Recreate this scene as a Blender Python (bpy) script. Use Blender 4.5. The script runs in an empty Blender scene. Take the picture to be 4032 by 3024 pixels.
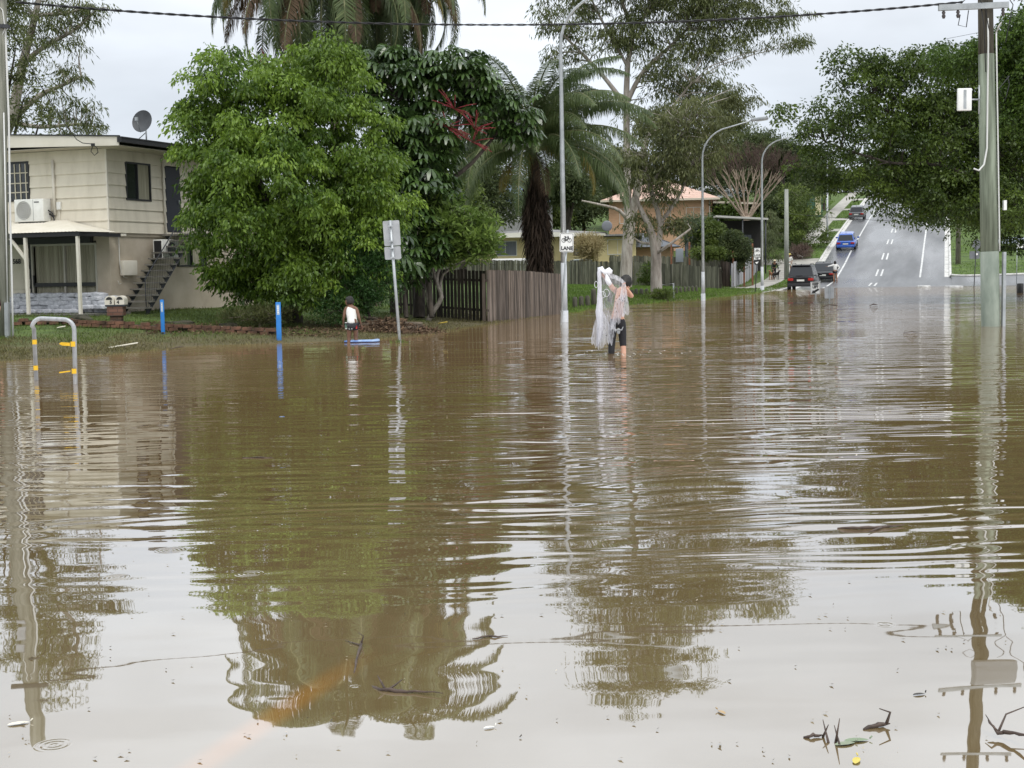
import bpy, bmesh, math, random
import numpy as np
from mathutils import Vector, Matrix
random.seed(7); RNG = np.random.default_rng(7)
sc = bpy.context.scene
C = sc.collection
R = math.radians

# ---------------------------------------------------------------- camera
F = 5400.0; PITCH = math.atan((1512-1065)/F); ROLL = -R(1.0); CAMZ = 1.6
cam = bpy.data.cameras.new('camera'); camo = bpy.data.objects.new('camera', cam); C.objects.link(camo)
cam.sensor_width = 36; cam.lens = 36*F/4032; cam.clip_start = .1; cam.clip_end = 6000
CM = Matrix.Rotation(R(90)-PITCH, 3, 'X') @ Matrix.Rotation(ROLL, 3, 'Z')
camo.matrix_world = Matrix.Translation((0, 0, CAMZ)) @ CM.to_4x4()
sc.camera = camo

# ---------------------------------------------------------------- world, sun, exposure
w = bpy.data.worlds.new('World'); sc.world = w; w.use_nodes = True
nt = w.node_tree; nt.nodes.clear()
def NN(nt, t, **k):
    n = nt.nodes.new(t)
    for a, b in k.items():
        if a.startswith('i_'):
            n.inputs[int(a[2:])].default_value = b
        else: setattr(n, a, b)
    return n
SUN_EL, SUN_ROT = R(58), R(150)
sky = NN(nt, 'ShaderNodeTexSky', sky_type='NISHITA', sun_disc=False, sun_elevation=SUN_EL, sun_rotation=SUN_ROT)
skm = NN(nt, 'ShaderNodeVectorMath', operation='SCALE'); skm.inputs['Scale'].default_value = .09
nt.links.new(sky.outputs[0], skm.inputs[0])
tc = NN(nt, 'ShaderNodeTexCoord'); sep = NN(nt, 'ShaderNodeSeparateXYZ'); nt.links.new(tc.outputs['Generated'], sep.inputs[0])
ramp = NN(nt, 'ShaderNodeValToRGB'); nt.links.new(sep.outputs[2], ramp.inputs[0])
e = ramp.color_ramp.elements
e[0].position = 0; e[0].color = (.66, .70, .75, 1)
e[1].position = 1; e[1].color = (1.62, 1.72, 1.82, 1)
for p, c in ((.12, (.73, .785, .86, 1)), (.3, (.98, 1.0, 1.03, 1)), (.6, (1.35, 1.4, 1.46, 1))):
    q = ramp.color_ramp.elements.new(p); q.color = c
mp = NN(nt, 'ShaderNodeMapping'); mp.inputs['Scale'].default_value = (1, 1, 3.2); nt.links.new(tc.outputs['Generated'], mp.inputs[0])
nz = NN(nt, 'ShaderNodeTexNoise'); nz.inputs['Scale'].default_value = 3.2; nz.inputs['Detail'].default_value = 5; nt.links.new(mp.outputs[0], nz.inputs[0])
mr = NN(nt, 'ShaderNodeMapRange'); mr.inputs[1].default_value = .3; mr.inputs[2].default_value = .7; mr.inputs[3].default_value = .80; mr.inputs[4].default_value = 1.17
nt.links.new(nz.outputs[0], mr.inputs[0])
cl = NN(nt, 'ShaderNodeVectorMath', operation='SCALE'); nt.links.new(ramp.outputs[0], cl.inputs[0]); nt.links.new(mr.outputs[0], cl.inputs['Scale'])
mx = NN(nt, 'ShaderNodeMix', data_type='RGBA'); mx.inputs[0].default_value = .93
nt.links.new(skm.outputs[0], mx.inputs[6]); nt.links.new(cl.outputs[0], mx.inputs[7])
bg = NN(nt, 'ShaderNodeBackground'); bg.inputs[1].default_value = 1.0; nt.links.new(mx.outputs[2], bg.inputs[0])
wo = NN(nt, 'ShaderNodeOutputWorld'); nt.links.new(bg.outputs[0], wo.inputs[0])
sl = bpy.data.lights.new('sun', 'SUN'); sl.energy = 1.4; sl.angle = R(25); sl.color = (1, .96, .9)
so = bpy.data.objects.new('sun', sl); C.objects.link(so)
sd = Vector((math.sin(SUN_ROT)*math.cos(SUN_EL), math.cos(SUN_ROT)*math.cos(SUN_EL), math.sin(SUN_EL)))
so.rotation_euler = sd.to_track_quat('Z', 'Y').to_euler()
sc.view_settings.view_transform = 'Standard'; sc.view_settings.look = 'None'
sc.view_settings.exposure = 0.22; sc.view_settings.gamma = 1
sc.render.engine = 'CYCLES'
sc.cycles.max_bounces = 6; sc.cycles.transparent_max_bounces = 12; sc.cycles.diffuse_bounces = 3; sc.cycles.glossy_bounces = 3

# ---------------------------------------------------------------- picture <-> place
def P(px, py, Y):
    d = CM @ Vector(((px-2016)/F, -(py-1512)/F, -1)); t = Y/d.y
    return Vector((d.x*t, Y, CAMZ+d.z*t))
def G(px, py, z=0.):
    d = CM @ Vector(((px-2016)/F, -(py-1512)/F, -1)); t = (z-CAMZ)/d.z
    return Vector((d.x*t, d.y*t, z))
U = Vector((.301, .9536)); NV = Vector((.9536, -.301)); R0 = Vector((28.6, 107.))
def sw(x, y):
    dx, dy = x-R0.x, y-R0.y
    return dx*U.x+dy*U.y, dx*NV.x+dy*NV.y
def xy(s, w_): return R0.x+U.x*s+NV.x*w_, R0.y+U.y*s+NV.y*w_
ZS = [-300, -120, -60, -30, -18, -10, -3, 0, 10, 20, 49, 100, 115, 140, 300, 2500]
ZZ = [-.38, -.38, -.38, -.28, -.09, .03, .3, .52, 1.7, 3.1, 6.6, 12.2, 12.9, 13, 9, 9]
def zr(s): return float(np.interp(s, ZS, ZZ))
SHS = [-200, -110, -95, -89, -86, -83, -81.7, -81, -76, -68, -57, -48, -35, -20, 0]
SHW = [120, 60, 22, 13.4, 12., 11.2, 10, 8.3, 8.2, 8.4, 8.9, 7.8, 6.2, 5.6, 5.4]
def sm(a, b, t):
    t = min(1, max(0, (t-a)/(b-a))); return t*t*(3-2*t)
def gsw(s, w_):
    z0 = zr(s)
    if abs(w_) <= 5.45: return z0-.03
    n = .03*math.sin(s*.37+w_*.21)+.02*math.sin(s*1.13-w_*.9)
    if w_ < 0:
        e = -w_-5.45
        b = z0+.12+.035*max(0, min(e, 60)-4)
        d = -w_-float(np.interp(s, SHS, SHW))
        a = (max(.09*d, -.35) if d < 0 else (.055*d if d < 5 else .275+.06*(min(d, 10)-5)+.012*min(max(d-10, 0), 60)))
        a += n*.5
        t = sm(-32, -10, s)
        z = a*(1-t)+b*t
        if s < -5: z += .05*max(0, min(e-25, 60))*sm(-60, -15, s)
        return z
    e = w_-5.45
    t = sm(-13, -2, s)
    b = z0+.12+.02*min(e, 60)
    a = -.3+.006*min(e, 10)+.02*max(0, min(e-22, 60))
    return a*(1-t)+b*t+n*.4*t
def gz(x, y): return gsw(*sw(x, y))
def GP(px, Y):
    d = CM @ Vector(((px-2016)/F, -(1065-1512)/F, -1)); x = d.x/d.y*Y
    return Vector((x, Y, gz(x, Y)))

# ---------------------------------------------------------------- materials
MATS = {}
def pm(name, c1, c2=None, scale=5, rough=.7, bump=0, metal=0, st=(1, 1, 1), lo=.35, hi=.65, bs=None, spec=.4, coord='Object', c3=None, coat=0):
    if name in MATS: return MATS[name]
    m = bpy.data.materials.new(name); m.use_nodes = True; n = m.node_tree; b = n.nodes['Principled BSDF']
    b.inputs['Base Color'].default_value = (*c1, 1); b.inputs['Roughness'].default_value = rough
    b.inputs['Metallic'].default_value = metal; b.inputs['Specular IOR Level'].default_value = spec
    b.inputs['Coat Weight'].default_value = coat
    if c2 is not None or bump:
        t = NN(n, 'ShaderNodeTexCoord'); mp = NN(n, 'ShaderNodeMapping'); mp.inputs['Scale'].default_value = st
        n.links.new(t.outputs[coord], mp.inputs[0])
        z = NN(n, 'ShaderNodeTexNoise'); z.inputs['Scale'].default_value = scale; z.inputs['Detail'].default_value = 6; z.inputs['Roughness'].default_value = .62
        n.links.new(mp.outputs[0], z.inputs[0])
        if c2 is not None:
            r = NN(n, 'ShaderNodeValToRGB'); r.color_ramp.elements[0].position = lo; r.color_ramp.elements[1].position = hi
            r.color_ramp.elements[0].color = (*c1, 1); r.color_ramp.elements[1].color = (*c2, 1)
            if c3 is not None:
                q = r.color_ramp.elements.new((lo+hi)/2); q.color = (*c3, 1)
            n.links.new(z.outputs[0], r.inputs[0]); n.links.new(r.outputs[0], b.inputs['Base Color'])
        if bump:
            z2 = NN(n, 'ShaderNodeTexNoise'); z2.inputs['Scale'].default_value = bs or scale*3; z2.inputs['Detail'].default_value = 5
            n.links.new(mp.outputs[0], z2.inputs[0])
            bu = NN(n, 'ShaderNodeBump'); bu.inputs['Distance'].default_value = bump; n.links.new(z2.outputs[0], bu.inputs['Height'])
            n.links.new(bu.outputs[0], b.inputs['Normal'])
    MATS[name] = m; return m
def leafmat(name, ca, cb, cc=None, trans=.35, rough=.45, nscale=.6, spec=.35):
    # each leaf its own tone; young clusters paler, old ones deeper
    m = bpy.data.materials.new(name); m.use_nodes = True; n = m.node_tree; n.nodes.clear()
    at = NN(n, 'ShaderNodeAttribute', attribute_name='tint')
    gi = NN(n, 'ShaderNodeNewGeometry')
    ad = NN(n, 'ShaderNodeMath', operation='MULTIPLY_ADD'); n.links.new(gi.outputs['Random Per Island'], ad.inputs[0]); ad.inputs[1].default_value = .45; 
    n.links.new(at.outputs['Fac'], ad.inputs[2])
    r = NN(n, 'ShaderNodeValToRGB'); r.color_ramp.elements[0].position = .15; r.color_ramp.elements[1].position = 1.25 if cc is None else .85
    r.color_ramp.elements[0].color = (*ca, 1); r.color_ramp.elements[1].color = (*cb, 1)
    if cc is not None:
        r.color_ramp.elements[1].position = .8
        q = r.color_ramp.elements.new(1.0); q.color = (*cc, 1)
    mu = NN(n, 'ShaderNodeMath', operation='MULTIPLY'); mu.inputs[1].default_value = .72
    n.links.new(ad.outputs[0], mu.inputs[0]); n.links.new(mu.outputs[0], r.inputs[0])
    b = NN(n, 'ShaderNodeBsdfPrincipled'); b.inputs['Roughness'].default_value = rough; b.inputs['Specular IOR Level'].default_value = spec
    n.links.new(r.outputs[0], b.inputs['Base Color'])
    t = NN(n, 'ShaderNodeBsdfTranslucent'); n.links.new(r.outputs[0], t.inputs[0])
    mi = NN(n, 'ShaderNodeMixShader'); mi.inputs[0].default_value = trans
    n.links.new(b.outputs[0], mi.inputs[1]); n.links.new(t.outputs[0], mi.inputs[2])
    o = NN(n, 'ShaderNodeOutputMaterial'); n.links.new(mi.outputs[0], o.inputs[0])
    MATS[name] = m; return m

# ---------------------------------------------------------------- objects
def tag(o, label=None, cat=None, group=None, kind=None):
    if label: o['label'] = label
    if cat: o['category'] = cat
    if group: o['group'] = group
    if kind: o['kind'] = kind
    return o
def thing(name, label, cat, loc=(0, 0, 0), rz=0, group=None, rot=None):
    o = bpy.data.objects.new(name, None); C.objects.link(o); o.location = loc
    o.rotation_euler = rot if rot else (0, 0, rz); o.empty_display_size = .2
    return tag(o, label, cat, group)
def link(name, me, mat, parent=None, loc=None, smooth=None):
    o = bpy.data.objects.new(name, me); C.objects.link(o)
    if mat and not me.materials: me.materials.append(mat)
    if parent: o.parent = parent
    if loc is not None: o.location = loc
    return o
def copy_tree(o, parent=None):
    c = o.copy(); C.objects.link(c); c.parent = parent
    for ch in o.children: copy_tree(ch, c)
    return c
class MB:
    def __init__(s): s.v = []; s.f = []; s.sm = []
    def add(s, vs, fs, smooth=False):
        k = len(s.v); s.v += [tuple(v) for v in vs]; s.f += [tuple(i+k for i in f) for f in fs]; s.sm += [smooth]*len(fs); return s
    def box(s, a, b, M=None):
        x0, y0, z0 = a; x1, y1, z1 = b
        vs = [Vector(p) for p in ((x0,y0,z0),(x1,y0,z0),(x1,y1,z0),(x0,y1,z0),(x0,y0,z1),(x1,y0,z1),(x1,y1,z1),(x0,y1,z1))]
        if M: vs = [M @ v for v in vs]
        return s.add(vs, [(0,3,2,1),(4,5,6,7),(0,1,5,4),(1,2,6,5),(2,3,7,6),(3,0,4,7)])
    def cbox(s, c, d, M=None):
        return s.box((c[0]-d[0]/2, c[1]-d[1]/2, c[2]-d[2]/2), (c[0]+d[0]/2, c[1]+d[1]/2, c[2]+d[2]/2), M)
    def tube(s, pts, rs, n=8, cap=True):
        pts = [Vector(p) for p in pts]
        if not hasattr(rs, '__len__'): rs = [rs]*len(pts)
        vs = []; N = len(pts); prev = None
        for i, p in enumerate(pts):
            d = (pts[min(i+1, N-1)]-pts[max(i-1, 0)])
            if d.length < 1e-7: d = Vector((0, 0, 1))
            d.normalize()
            if prev is None:
                a = Vector((1, 0, 0)) if abs(d.x) < .8 else Vector((0, 1, 0))
                a = (a-d*a.dot(d)).normalized()
            else:
                a = (prev-d*prev.dot(d)); a = a.normalized() if a.length > 1e-5 else Vector((1, 0, 0))
            prev = a; b = d.cross(a)
            for k in range(n):
                t = 2*math.pi*k/n; vs.append(p+(a*math.cos(t)+b*math.sin(t))*rs[i])
        fs = []
        for i in range(N-1):
            for k in range(n):
                fs.append((i*n+k, i*n+(k+1) % n, (i+1)*n+(k+1) % n, (i+1)*n+k))
        if cap: fs += [tuple(range(n-1, -1, -1)), tuple(range((N-1)*n, N*n))]
        return s.add(vs, fs, True)
    def poly(s, pts2, y0, y1, M=None):
        # polygon given in (x,z), extruded along y
        n = len(pts2); vs = [Vector((x, y0, z)) for x, z in pts2]+[Vector((x, y1, z)) for x, z in pts2]
        if M: vs = [M @ v for v in vs]
        return s.add(vs, [tuple(range(n)), tuple(range(2*n-1, n-1, -1))]+[(i, i+n, (i+1) % n+n, (i+1) % n) for i in range(n)])
    def quad(s, a, b, c, d): return s.add([a, b, c, d], [(0, 1, 2, 3)])
    def ball(s, c, r, nu=12, nv=8, M=None):
        r = r if hasattr(r, '__len__') else (r, r, r); vs = []; fs = []
        for j in range(1, nv):
            for i in range(nu):
                a = 2*math.pi*i/nu; b = math.pi*j/nv
                vs.append(Vector((r[0]*math.sin(b)*math.cos(a), r[1]*math.sin(b)*math.sin(a), r[2]*math.cos(b))))
        vs.append(Vector((0, 0, r[2]))); vs.append(Vector((0, 0, -r[2]))); T = len(vs)-2
        for j in range(nv-2):
            for i in range(nu): fs.append((j*nu+i, (j+1)*nu+i, (j+1)*nu+(i+1) % nu, j*nu+(i+1) % nu))
        for i in range(nu):
            fs.append((T, i, (i+1) % nu)); fs.append((T+1, (nv-2)*nu+(i+1) % nu, (nv-2)*nu+i))
        if M: vs = [M @ v for v in vs]
        c = Vector(c); return s.add([v+c for v in vs], fs, True)
    def mesh(s, name):
        me = bpy.data.meshes.new(name); me.from_pydata(s.v, [], s.f)
        me.polygons.foreach_set('use_smooth', s.sm); me.update()
        return me
    def build(s, name, mat, parent=None, loc=None, bevel=0):
        me = s.mesh(name)
        if bevel:
            bm = bmesh.new(); bm.from_mesh(me)
            bmesh.ops.remove_doubles(bm, verts=bm.verts, dist=1e-5)
            bmesh.ops.bevel(bm, geom=bm.edges[:]+bm.verts[:], offset=bevel, segments=2, affect='EDGES', profile=.6, clamp_overlap=True)
            for f in bm.faces: f.smooth = True
            bm.to_mesh(me); bm.free()
        return link(name, me, mat, parent, loc)
def text_obj(txt, size, mat, parent, loc, rot=(R(90), 0, 0), name='lettering', bold=.0, sx=1):
    cu = bpy.data.curves.new(name, 'FONT'); cu.body = txt; cu.size = size; cu.align_x = 'CENTER'; cu.align_y = 'CENTER'; cu.extrude = .002; cu.offset = bold
    t = bpy.data.objects.new(name, cu); C.objects.link(t)
    bpy.context.view_layer.update()
    me = bpy.data.meshes.new_from_object(t.evaluated_get(bpy.context.evaluated_depsgraph_get()))
    bpy.data.objects.remove(t); bpy.data.curves.remove(cu)
    me.materials.clear()
    o = link(name, me, mat, parent, loc); o.rotation_euler = rot; o.scale = (sx, 1, 1); return o

def np_mesh(name, V, faces_n, mat, parent=None, tint=None, smooth=False):
    """V (k,n,3): k islands of n verts; faces_n: list of index tuples per island"""
    k, n, _ = V.shape
    me = bpy.data.meshes.new(name); me.vertices.add(k*n); me.vertices.foreach_set('co', V.reshape(-1).astype(np.float32))
    fl = [len(f) for f in faces_n]; per = sum(fl)
    idx = np.concatenate([np.array(f) for f in faces_n])
    L = (np.arange(k)[:, None]*n+idx[None, :]).reshape(-1)
    me.loops.add(k*per); me.loops.foreach_set('vertex_index', L.astype(np.int32))
    st = np.concatenate([[0], np.cumsum(fl)[:-1]])
    me.polygons.add(k*len(fl)); me.polygons.foreach_set('loop_start', (np.arange(k)[:, None]*per+st[None, :]).reshape(-1).astype(np.int32))
    me.polygons.foreach_set('loop_total', np.tile(fl, k).astype(np.int32))
    if tint is not None:
        a = me.attributes.new('tint', 'FLOAT', 'POINT'); a.data.foreach_set('value', np.repeat(tint, n).astype(np.float32))
    me.update(calc_edges=True); me.validate()
    return link(name, me, mat, parent)
def unit(a): return a/np.maximum(np.linalg.norm(a, axis=1, keepdims=True), 1e-9)
def leaves(name, P0, D, L, W, mat, parent, tint, fold=.15):
    D = unit(D); n = len(P0)
    S = unit(np.cross(D, RNG.normal(size=(n, 3)))); Nn = np.cross(D, S)
    L = np.broadcast_to(L, (n,))[:, None]; W = np.broadcast_to(W, (n,))[:, None]
    mid = P0+D*L*.45+Nn*L*fold
    V = np.stack([P0, mid+S*W*.5, P0+D*L, mid-S*W*.5], 1)
    return np_mesh(name, V, [(0, 1, 2, 3)], mat, parent, tint)
def crown_pts(lobes, n, shell=.72, upper=.0, seed=0, edge=.18):
    """clump centres spread through a group of ellipsoids, mostly near their skins"""
    rg = np.random.default_rng(seed); vol = np.array([l[3]*l[4]*l[5] for l in lobes])**.72; cnt = rg.multinomial(n, vol/vol.sum())
    out = []
    for l, c in zip(lobes, cnt):
        d = unit(rg.normal(size=(c, 3))); d[:, 2] += upper; d = unit(d)
        r = shell+(1-shell)*rg.random(c)**.7; r *= 1+edge*rg.normal(size=c)*.6
        r[rg.random(c) < .22] *= .6
        out.append(np.array(l[:3])+d*r[:, None]*np.array(l[3:6]))
    return np.concatenate(out)
def clump_leaves(cp, per, cr, L, W, mat, parent, seed=0, droop=.6, flat=.6, dome=.5, name='crown', tint_amp=.6, tint_base=.1):
    rg = np.random.default_rng(seed+99); n = len(cp); k = per
    sz = cr*(.6+.8*rg.random(n)); ct = rg.random(n)
    d = unit(rg.normal(size=(n*k, 3))); 
    up = rg.random(n*k) < dome; d[up, 2] = np.abs(d[up, 2])
    r = rg.random(n*k)**.45
    off = d*r[:, None]*np.repeat(sz, k)[:, None]; off[:, 2] *= flat
    # the rim of a spray hangs lower than its middle
    off[:, 2] -= .35*(off[:, 0]**2+off[:, 1]**2)/np.repeat(sz, k)
    P0 = np.repeat(cp, k, 0)+off
    D = d*.7+rg.normal(size=d.shape)*.35; D[:, 2] -= droop
    t = tint_base+tint_amp*np.repeat(ct, k)*(.65+.35*rg.random(n*k))
    return leaves(name, P0, D, L*(.5+.95*rg.random(n*k)), W*(.55+.8*rg.random(n*k)), mat, parent, t)
def limbs_mesh(limbs, nseg=8):
    m = MB()
    for l in limbs:
        pts = [Vector(p[:3]) for p in l]; rs = [p[3] for p in l]
        # subdivide with Catmull-Rom so limbs bend
        P2, R2 = [], []
        for i in range(len(pts)-1):
            p0 = pts[max(i-1, 0)]; p1 = pts[i]; p2 = pts[i+1]; p3 = pts[min(i+2, len(pts)-1)]
            for q in range(3):
                t = q/3
                P2.append(.5*((2*p1)+(p2-p0)*t+(2*p0-5*p1+4*p2-p3)*t*t+(3*p1-p0-3*p2+p3)*t**3)); R2.append(rs[i]*(1-t)+rs[i+1]*t)
        P2.append(pts[-1]); R2.append(rs[-1]); m.tube(P2, R2, nseg, cap=False)
    return m
def twigs(m, limbs, cp, r0=.03, frac=1., seed=0, sag=.12, n=4, skip=1, maxl=2.4):
    rg = random.Random(seed)
    nodes = []
    for l in limbs:
        for i in range(len(l)-1):
            a, b = Vector(l[i][:3]), Vector(l[i+1][:3])
            for t in (0, .25, .5, .75): nodes.append((a.lerp(b, t), l[i][3]*(1-t)+l[i+1][3]*t))
        nodes.append((Vector(l[-1][:3]), l[-1][3]))
    nodes = nodes[skip:]
    A = np.array([p for p, _ in nodes])
    for c in cp:
        if rg.random() > frac: continue
        cv = Vector(c); dd = np.linalg.norm(A-np.array(c), axis=1)+np.maximum(0, A[:, 2]-c[2])*1.2
        i = int(np.argmin(dd)); a, r = nodes[i]; ln = (cv-a).length
        if ln < .1: continue
        if ln > maxl and rg.random() < .88: continue
        mid = a.lerp(cv, .5)+Vector((rg.uniform(-.1, .1), rg.uniform(-.1, .1), sag*rg.uniform(.0, 1)))*ln
        m.tube([a, a.lerp(mid, .5)+Vector((rg.uniform(-.05, .05)*ln, 0, .03*ln)), mid, cv], [min(r*.6, r0), min(r*.5, r0*.8), r0*.5, r0*.25], n, cap=False)
def simple_tree(name, label, loc, H, lobes, leafm, barkm, nclump, per, cr, L, W, trunk_r=.15, group=None, cat='tree', seed=1, droop=.5, flat=.6, fork=.35, twigf=.5, lean=(0, 0), shell=.6, tw=.03, dome=.5, ta=.6, tb=.1):
    """a tapered trunk that forks towards each lobe, with leaf sprays over the lobes. lobes relative to loc"""
    t = thing(name, label, cat, loc, group=group); rg = random.Random(seed)
    fk = Vector((lean[0]*fork, lean[1]*fork, H*fork))
    limbs = [[(0, 0, -.3, trunk_r*1.25), (fk.x*.4+.05, fk.y*.4, fk.z*.5, trunk_r), (fk.x, fk.y, fk.z, trunk_r*.85)]]
    for l in lobes:
        c = Vector(l[:3]); mid = fk.lerp(c, .5)+Vector((rg.uniform(-.1, .1), rg.uniform(-.1, .1), .1))*(c-fk).length*.6
        limbs.append([(*fk, trunk_r*.6), (*mid, trunk_r*.38), (*c, trunk_r*.15)])
    cp = crown_pts(lobes, nclump, shell=shell, seed=seed)
    m = limbs_mesh(limbs, 7); twigs(m, limbs, cp, tw, twigf, seed)
    m.build('trunk', barkm, t)
    clump_leaves(cp, per, cr, L, W, leafm, t, seed, droop=droop, flat=flat, dome=dome, tint_amp=ta, tint_base=tb)
    return t

# ================================================================ the setting
M_grass = pm('grass_ground', (.035, .060, .012), (.105, .165, .030), scale=1.3, rough=.95, bump=.03, bs=30, c3=(.07, .11, .022), lo=.3, hi=.72)
def silt():
    n = M_grass.node_tree; b = n.nodes['Principled BSDF']; src = b.inputs['Base Color'].links[0].from_socket
    g = NN(n, 'ShaderNodeNewGeometry'); s_ = NN(n, 'ShaderNodeSeparateXYZ'); n.links.new(g.outputs['Position'], s_.inputs[0])
    z = NN(n, 'ShaderNodeTexNoise'); z.inputs['Scale'].default_value = 1.6; z.inputs['Detail'].default_value = 4; n.links.new(g.outputs['Position'], z.inputs[0])
    a = NN(n, 'ShaderNodeMath', operation='MULTIPLY_ADD'); n.links.new(z.outputs[0], a.inputs[0]); a.inputs[1].default_value = -.45; n.links.new(s_.outputs[2], a.inputs[2])
    r = NN(n, 'ShaderNodeMapRange'); n.links.new(a.outputs[0], r.inputs[0])
    for i, v in zip((1, 2, 3, 4), (-.16, .10, .85, 0)): r.inputs[i].default_value = v
    m_ = NN(n, 'ShaderNodeMix', data_type='RGBA'); n.links.new(r.outputs[0], m_.inputs[0]); n.links.new(src, m_.inputs[6]); m_.inputs[7].default_value = (.10, .075, .040, 1); n.links.new(m_.outputs[2], b.inputs['Base Color'])
silt()
M_conc = pm('concrete', (.22, .21, .185), (.42, .40, .355), scale=1.1, rough=.6, bump=.004, bs=40, lo=.3, hi=.7, c3=(.32, .305, .27))
M_kerb = pm('kerb_concrete', (.38, .37, .34), (.62, .61, .58), scale=2, rough=.5)
M_white = pm('white_line_paint', (.38, .38, .37), (.66, .66, .64), scale=3, rough=.5)
def asphalt():
    m = pm('wet_asphalt', (.068, .070, .073), (.155, .16, .17), scale=.5, rough=.4, bump=.003, bs=60, lo=.25, hi=.8, spec=.4, st=(1, .05, 1), c3=(.10, .103, .108))
    n = m.node_tree; b = n.nodes['Principled BSDF']
    for q in n.nodes:
        if q.type == 'MAPPING': q.vector_type = 'TEXTURE'; q.inputs['Scale'].default_value = (1, 16, 1); q.inputs['Rotation'].default_value = (0, 0, R(-17.5))
    t = NN(n, 'ShaderNodeTexCoord'); z = NN(n, 'ShaderNodeTexNoise'); z.inputs['Scale'].default_value = .35; z.inputs['Detail'].default_value = 5; mp = NN(n, 'ShaderNodeMapping'); mp.vector_type = 'TEXTURE'; mp.inputs['Scale'].default_value = (1, 14, 1); mp.inputs['Rotation'].default_value = (0, 0, R(-17.5)); n.links.new(t.outputs['Object'], mp.inputs[0])
    n.links.new(mp.outputs[0], z.inputs[0]); r = NN(n, 'ShaderNodeMapRange'); r.inputs[1].default_value = .35; r.inputs[2].default_value = .65; r.inputs[3].default_value = .16; r.inputs[4].default_value = .5
    n.links.new(z.outputs[0], r.inputs[0]); n.links.new(r.outputs[0], b.inputs['Roughness']); return m
M_asph = asphalt()
Sg = np.unique(np.round(np.concatenate([[-400, -250, -180, -150, -130, -115, -105], np.arange(-100, -55, .8), np.arange(-55, 130, 1.25), [135, 145, 160, 200, 300, 500, 900, 1600, 2500]]), 3))
Wg = np.unique(np.round(np.concatenate([[-1800, -900, -500, -300, -200, -150, -120, -100, -85, -75], np.arange(-66, -20, 1.5), np.arange(-20, -5.5, .5), [-9.1, -7, -5.5, -5.46, -5.44, 5.44, 5.46, 5.5, 0, -3, 3], np.arange(6, 20, 1), [23, 27, 32, 40, 50, 70, 100, 150, 250, 400, 700, 1300]]), 3))
def sheet(name, S, W, fz, mat, parent=None):
    V = [(*xy(s, w_), fz(s, w_)) for s in S for w_ in W]; n = len(W)
    Fs = [(i*n+j, i*n+j+1, (i+1)*n+j+1, (i+1)*n+j) for i in range(len(S)-1) for j in range(n-1)]
    me = bpy.data.meshes.new(name); me.from_pydata(V, [], Fs); me.polygons.foreach_set('use_smooth', [True]*len(Fs))
    if me.polygons[0].normal.z < 0: me.flip_normals()
    return link(name, me, mat, parent)
tag(sheet('ground', Sg, Wg, gsw, M_grass), kind='structure')
sub = lambda a, b: [s for s in Sg if a <= s <= b]
tag(sheet('road', sub(-150, 300), [-5.44, -3, 0, 3, 5.44], lambda s, w_: zr(s), M_asph), kind='structure')
# side street joining on the right, just above the water
def side():
    W = [5.44, 5.46, 6, 8, 11, 15, 20, 27, 32, 40, 50, 70]
    tag(sheet('side_street', sub(-13, -1.2), W, lambda s, w_: max(gsw(s, w_), zr(s)*(.9 if w_ > 6 else 1))+.012, M_asph), kind='structure')
side()
def strip(name, s0, s1, W, dz, mat): return tag(sheet(name, sub(s0, s1), W, lambda s, w_: (gsw(s, w_) if abs(w_) > 5.45 else zr(s))+dz, mat), kind='structure')
strip('footpath', -16, 120, [-8.5, -8, -7.5, -7], .014, M_conc)
for a, b in ((8, 12.6), (23, 26.9), (34, 38.2), (47, 50.5), (62, 66), (80, 84)):
    strip('driveway', a, b, [-7, -6.5, -6, -5.5], .018, M_conc)
strip('driveway', 8, 13.0, [-17, -15, -13, -12, -11, -10, -9.5, -9.1, -8.5], .018, M_conc)
strip('driveway', -15.5, -12, [-16, -14, -12, -11, -10, -9.5, -9.1, -8.5], .02, M_conc)
strip('driveway', -27, -15, [-7, -6.5, -6, -5.5], .03, M_conc)
strip('gutter', -60, 125, [-5.30, -4.95], .006, M_kerb)
strip('gutter', 0, 125, [4.95, 5.30], .006, M_kerb)
def kerb(s0, s1, sgn):
    S = [s for s in Sg if s0 <= s <= s1]; V = []; Fs = []
    for s in S:
        z = zr(s)
        for w_, dz in ((5.28, -.05), (5.30, .11), (5.34, .135), (5.47, .135), (5.49, -.05)): V.append((*xy(s, sgn*w_), z+dz))
    for i in range(len(S)-1):
        for j in range(4): Fs.append((i*5+j, i*5+j+1, (i+1)*5+j+1, (i+1)*5+j))
    me = bpy.data.meshes.new('kerb'); me.from_pydata(V, [], Fs); tag(link('kerb', me, M_kerb), kind='structure')
kerb(-60, 125, -1); kerb(0, 125, 1)
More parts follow.
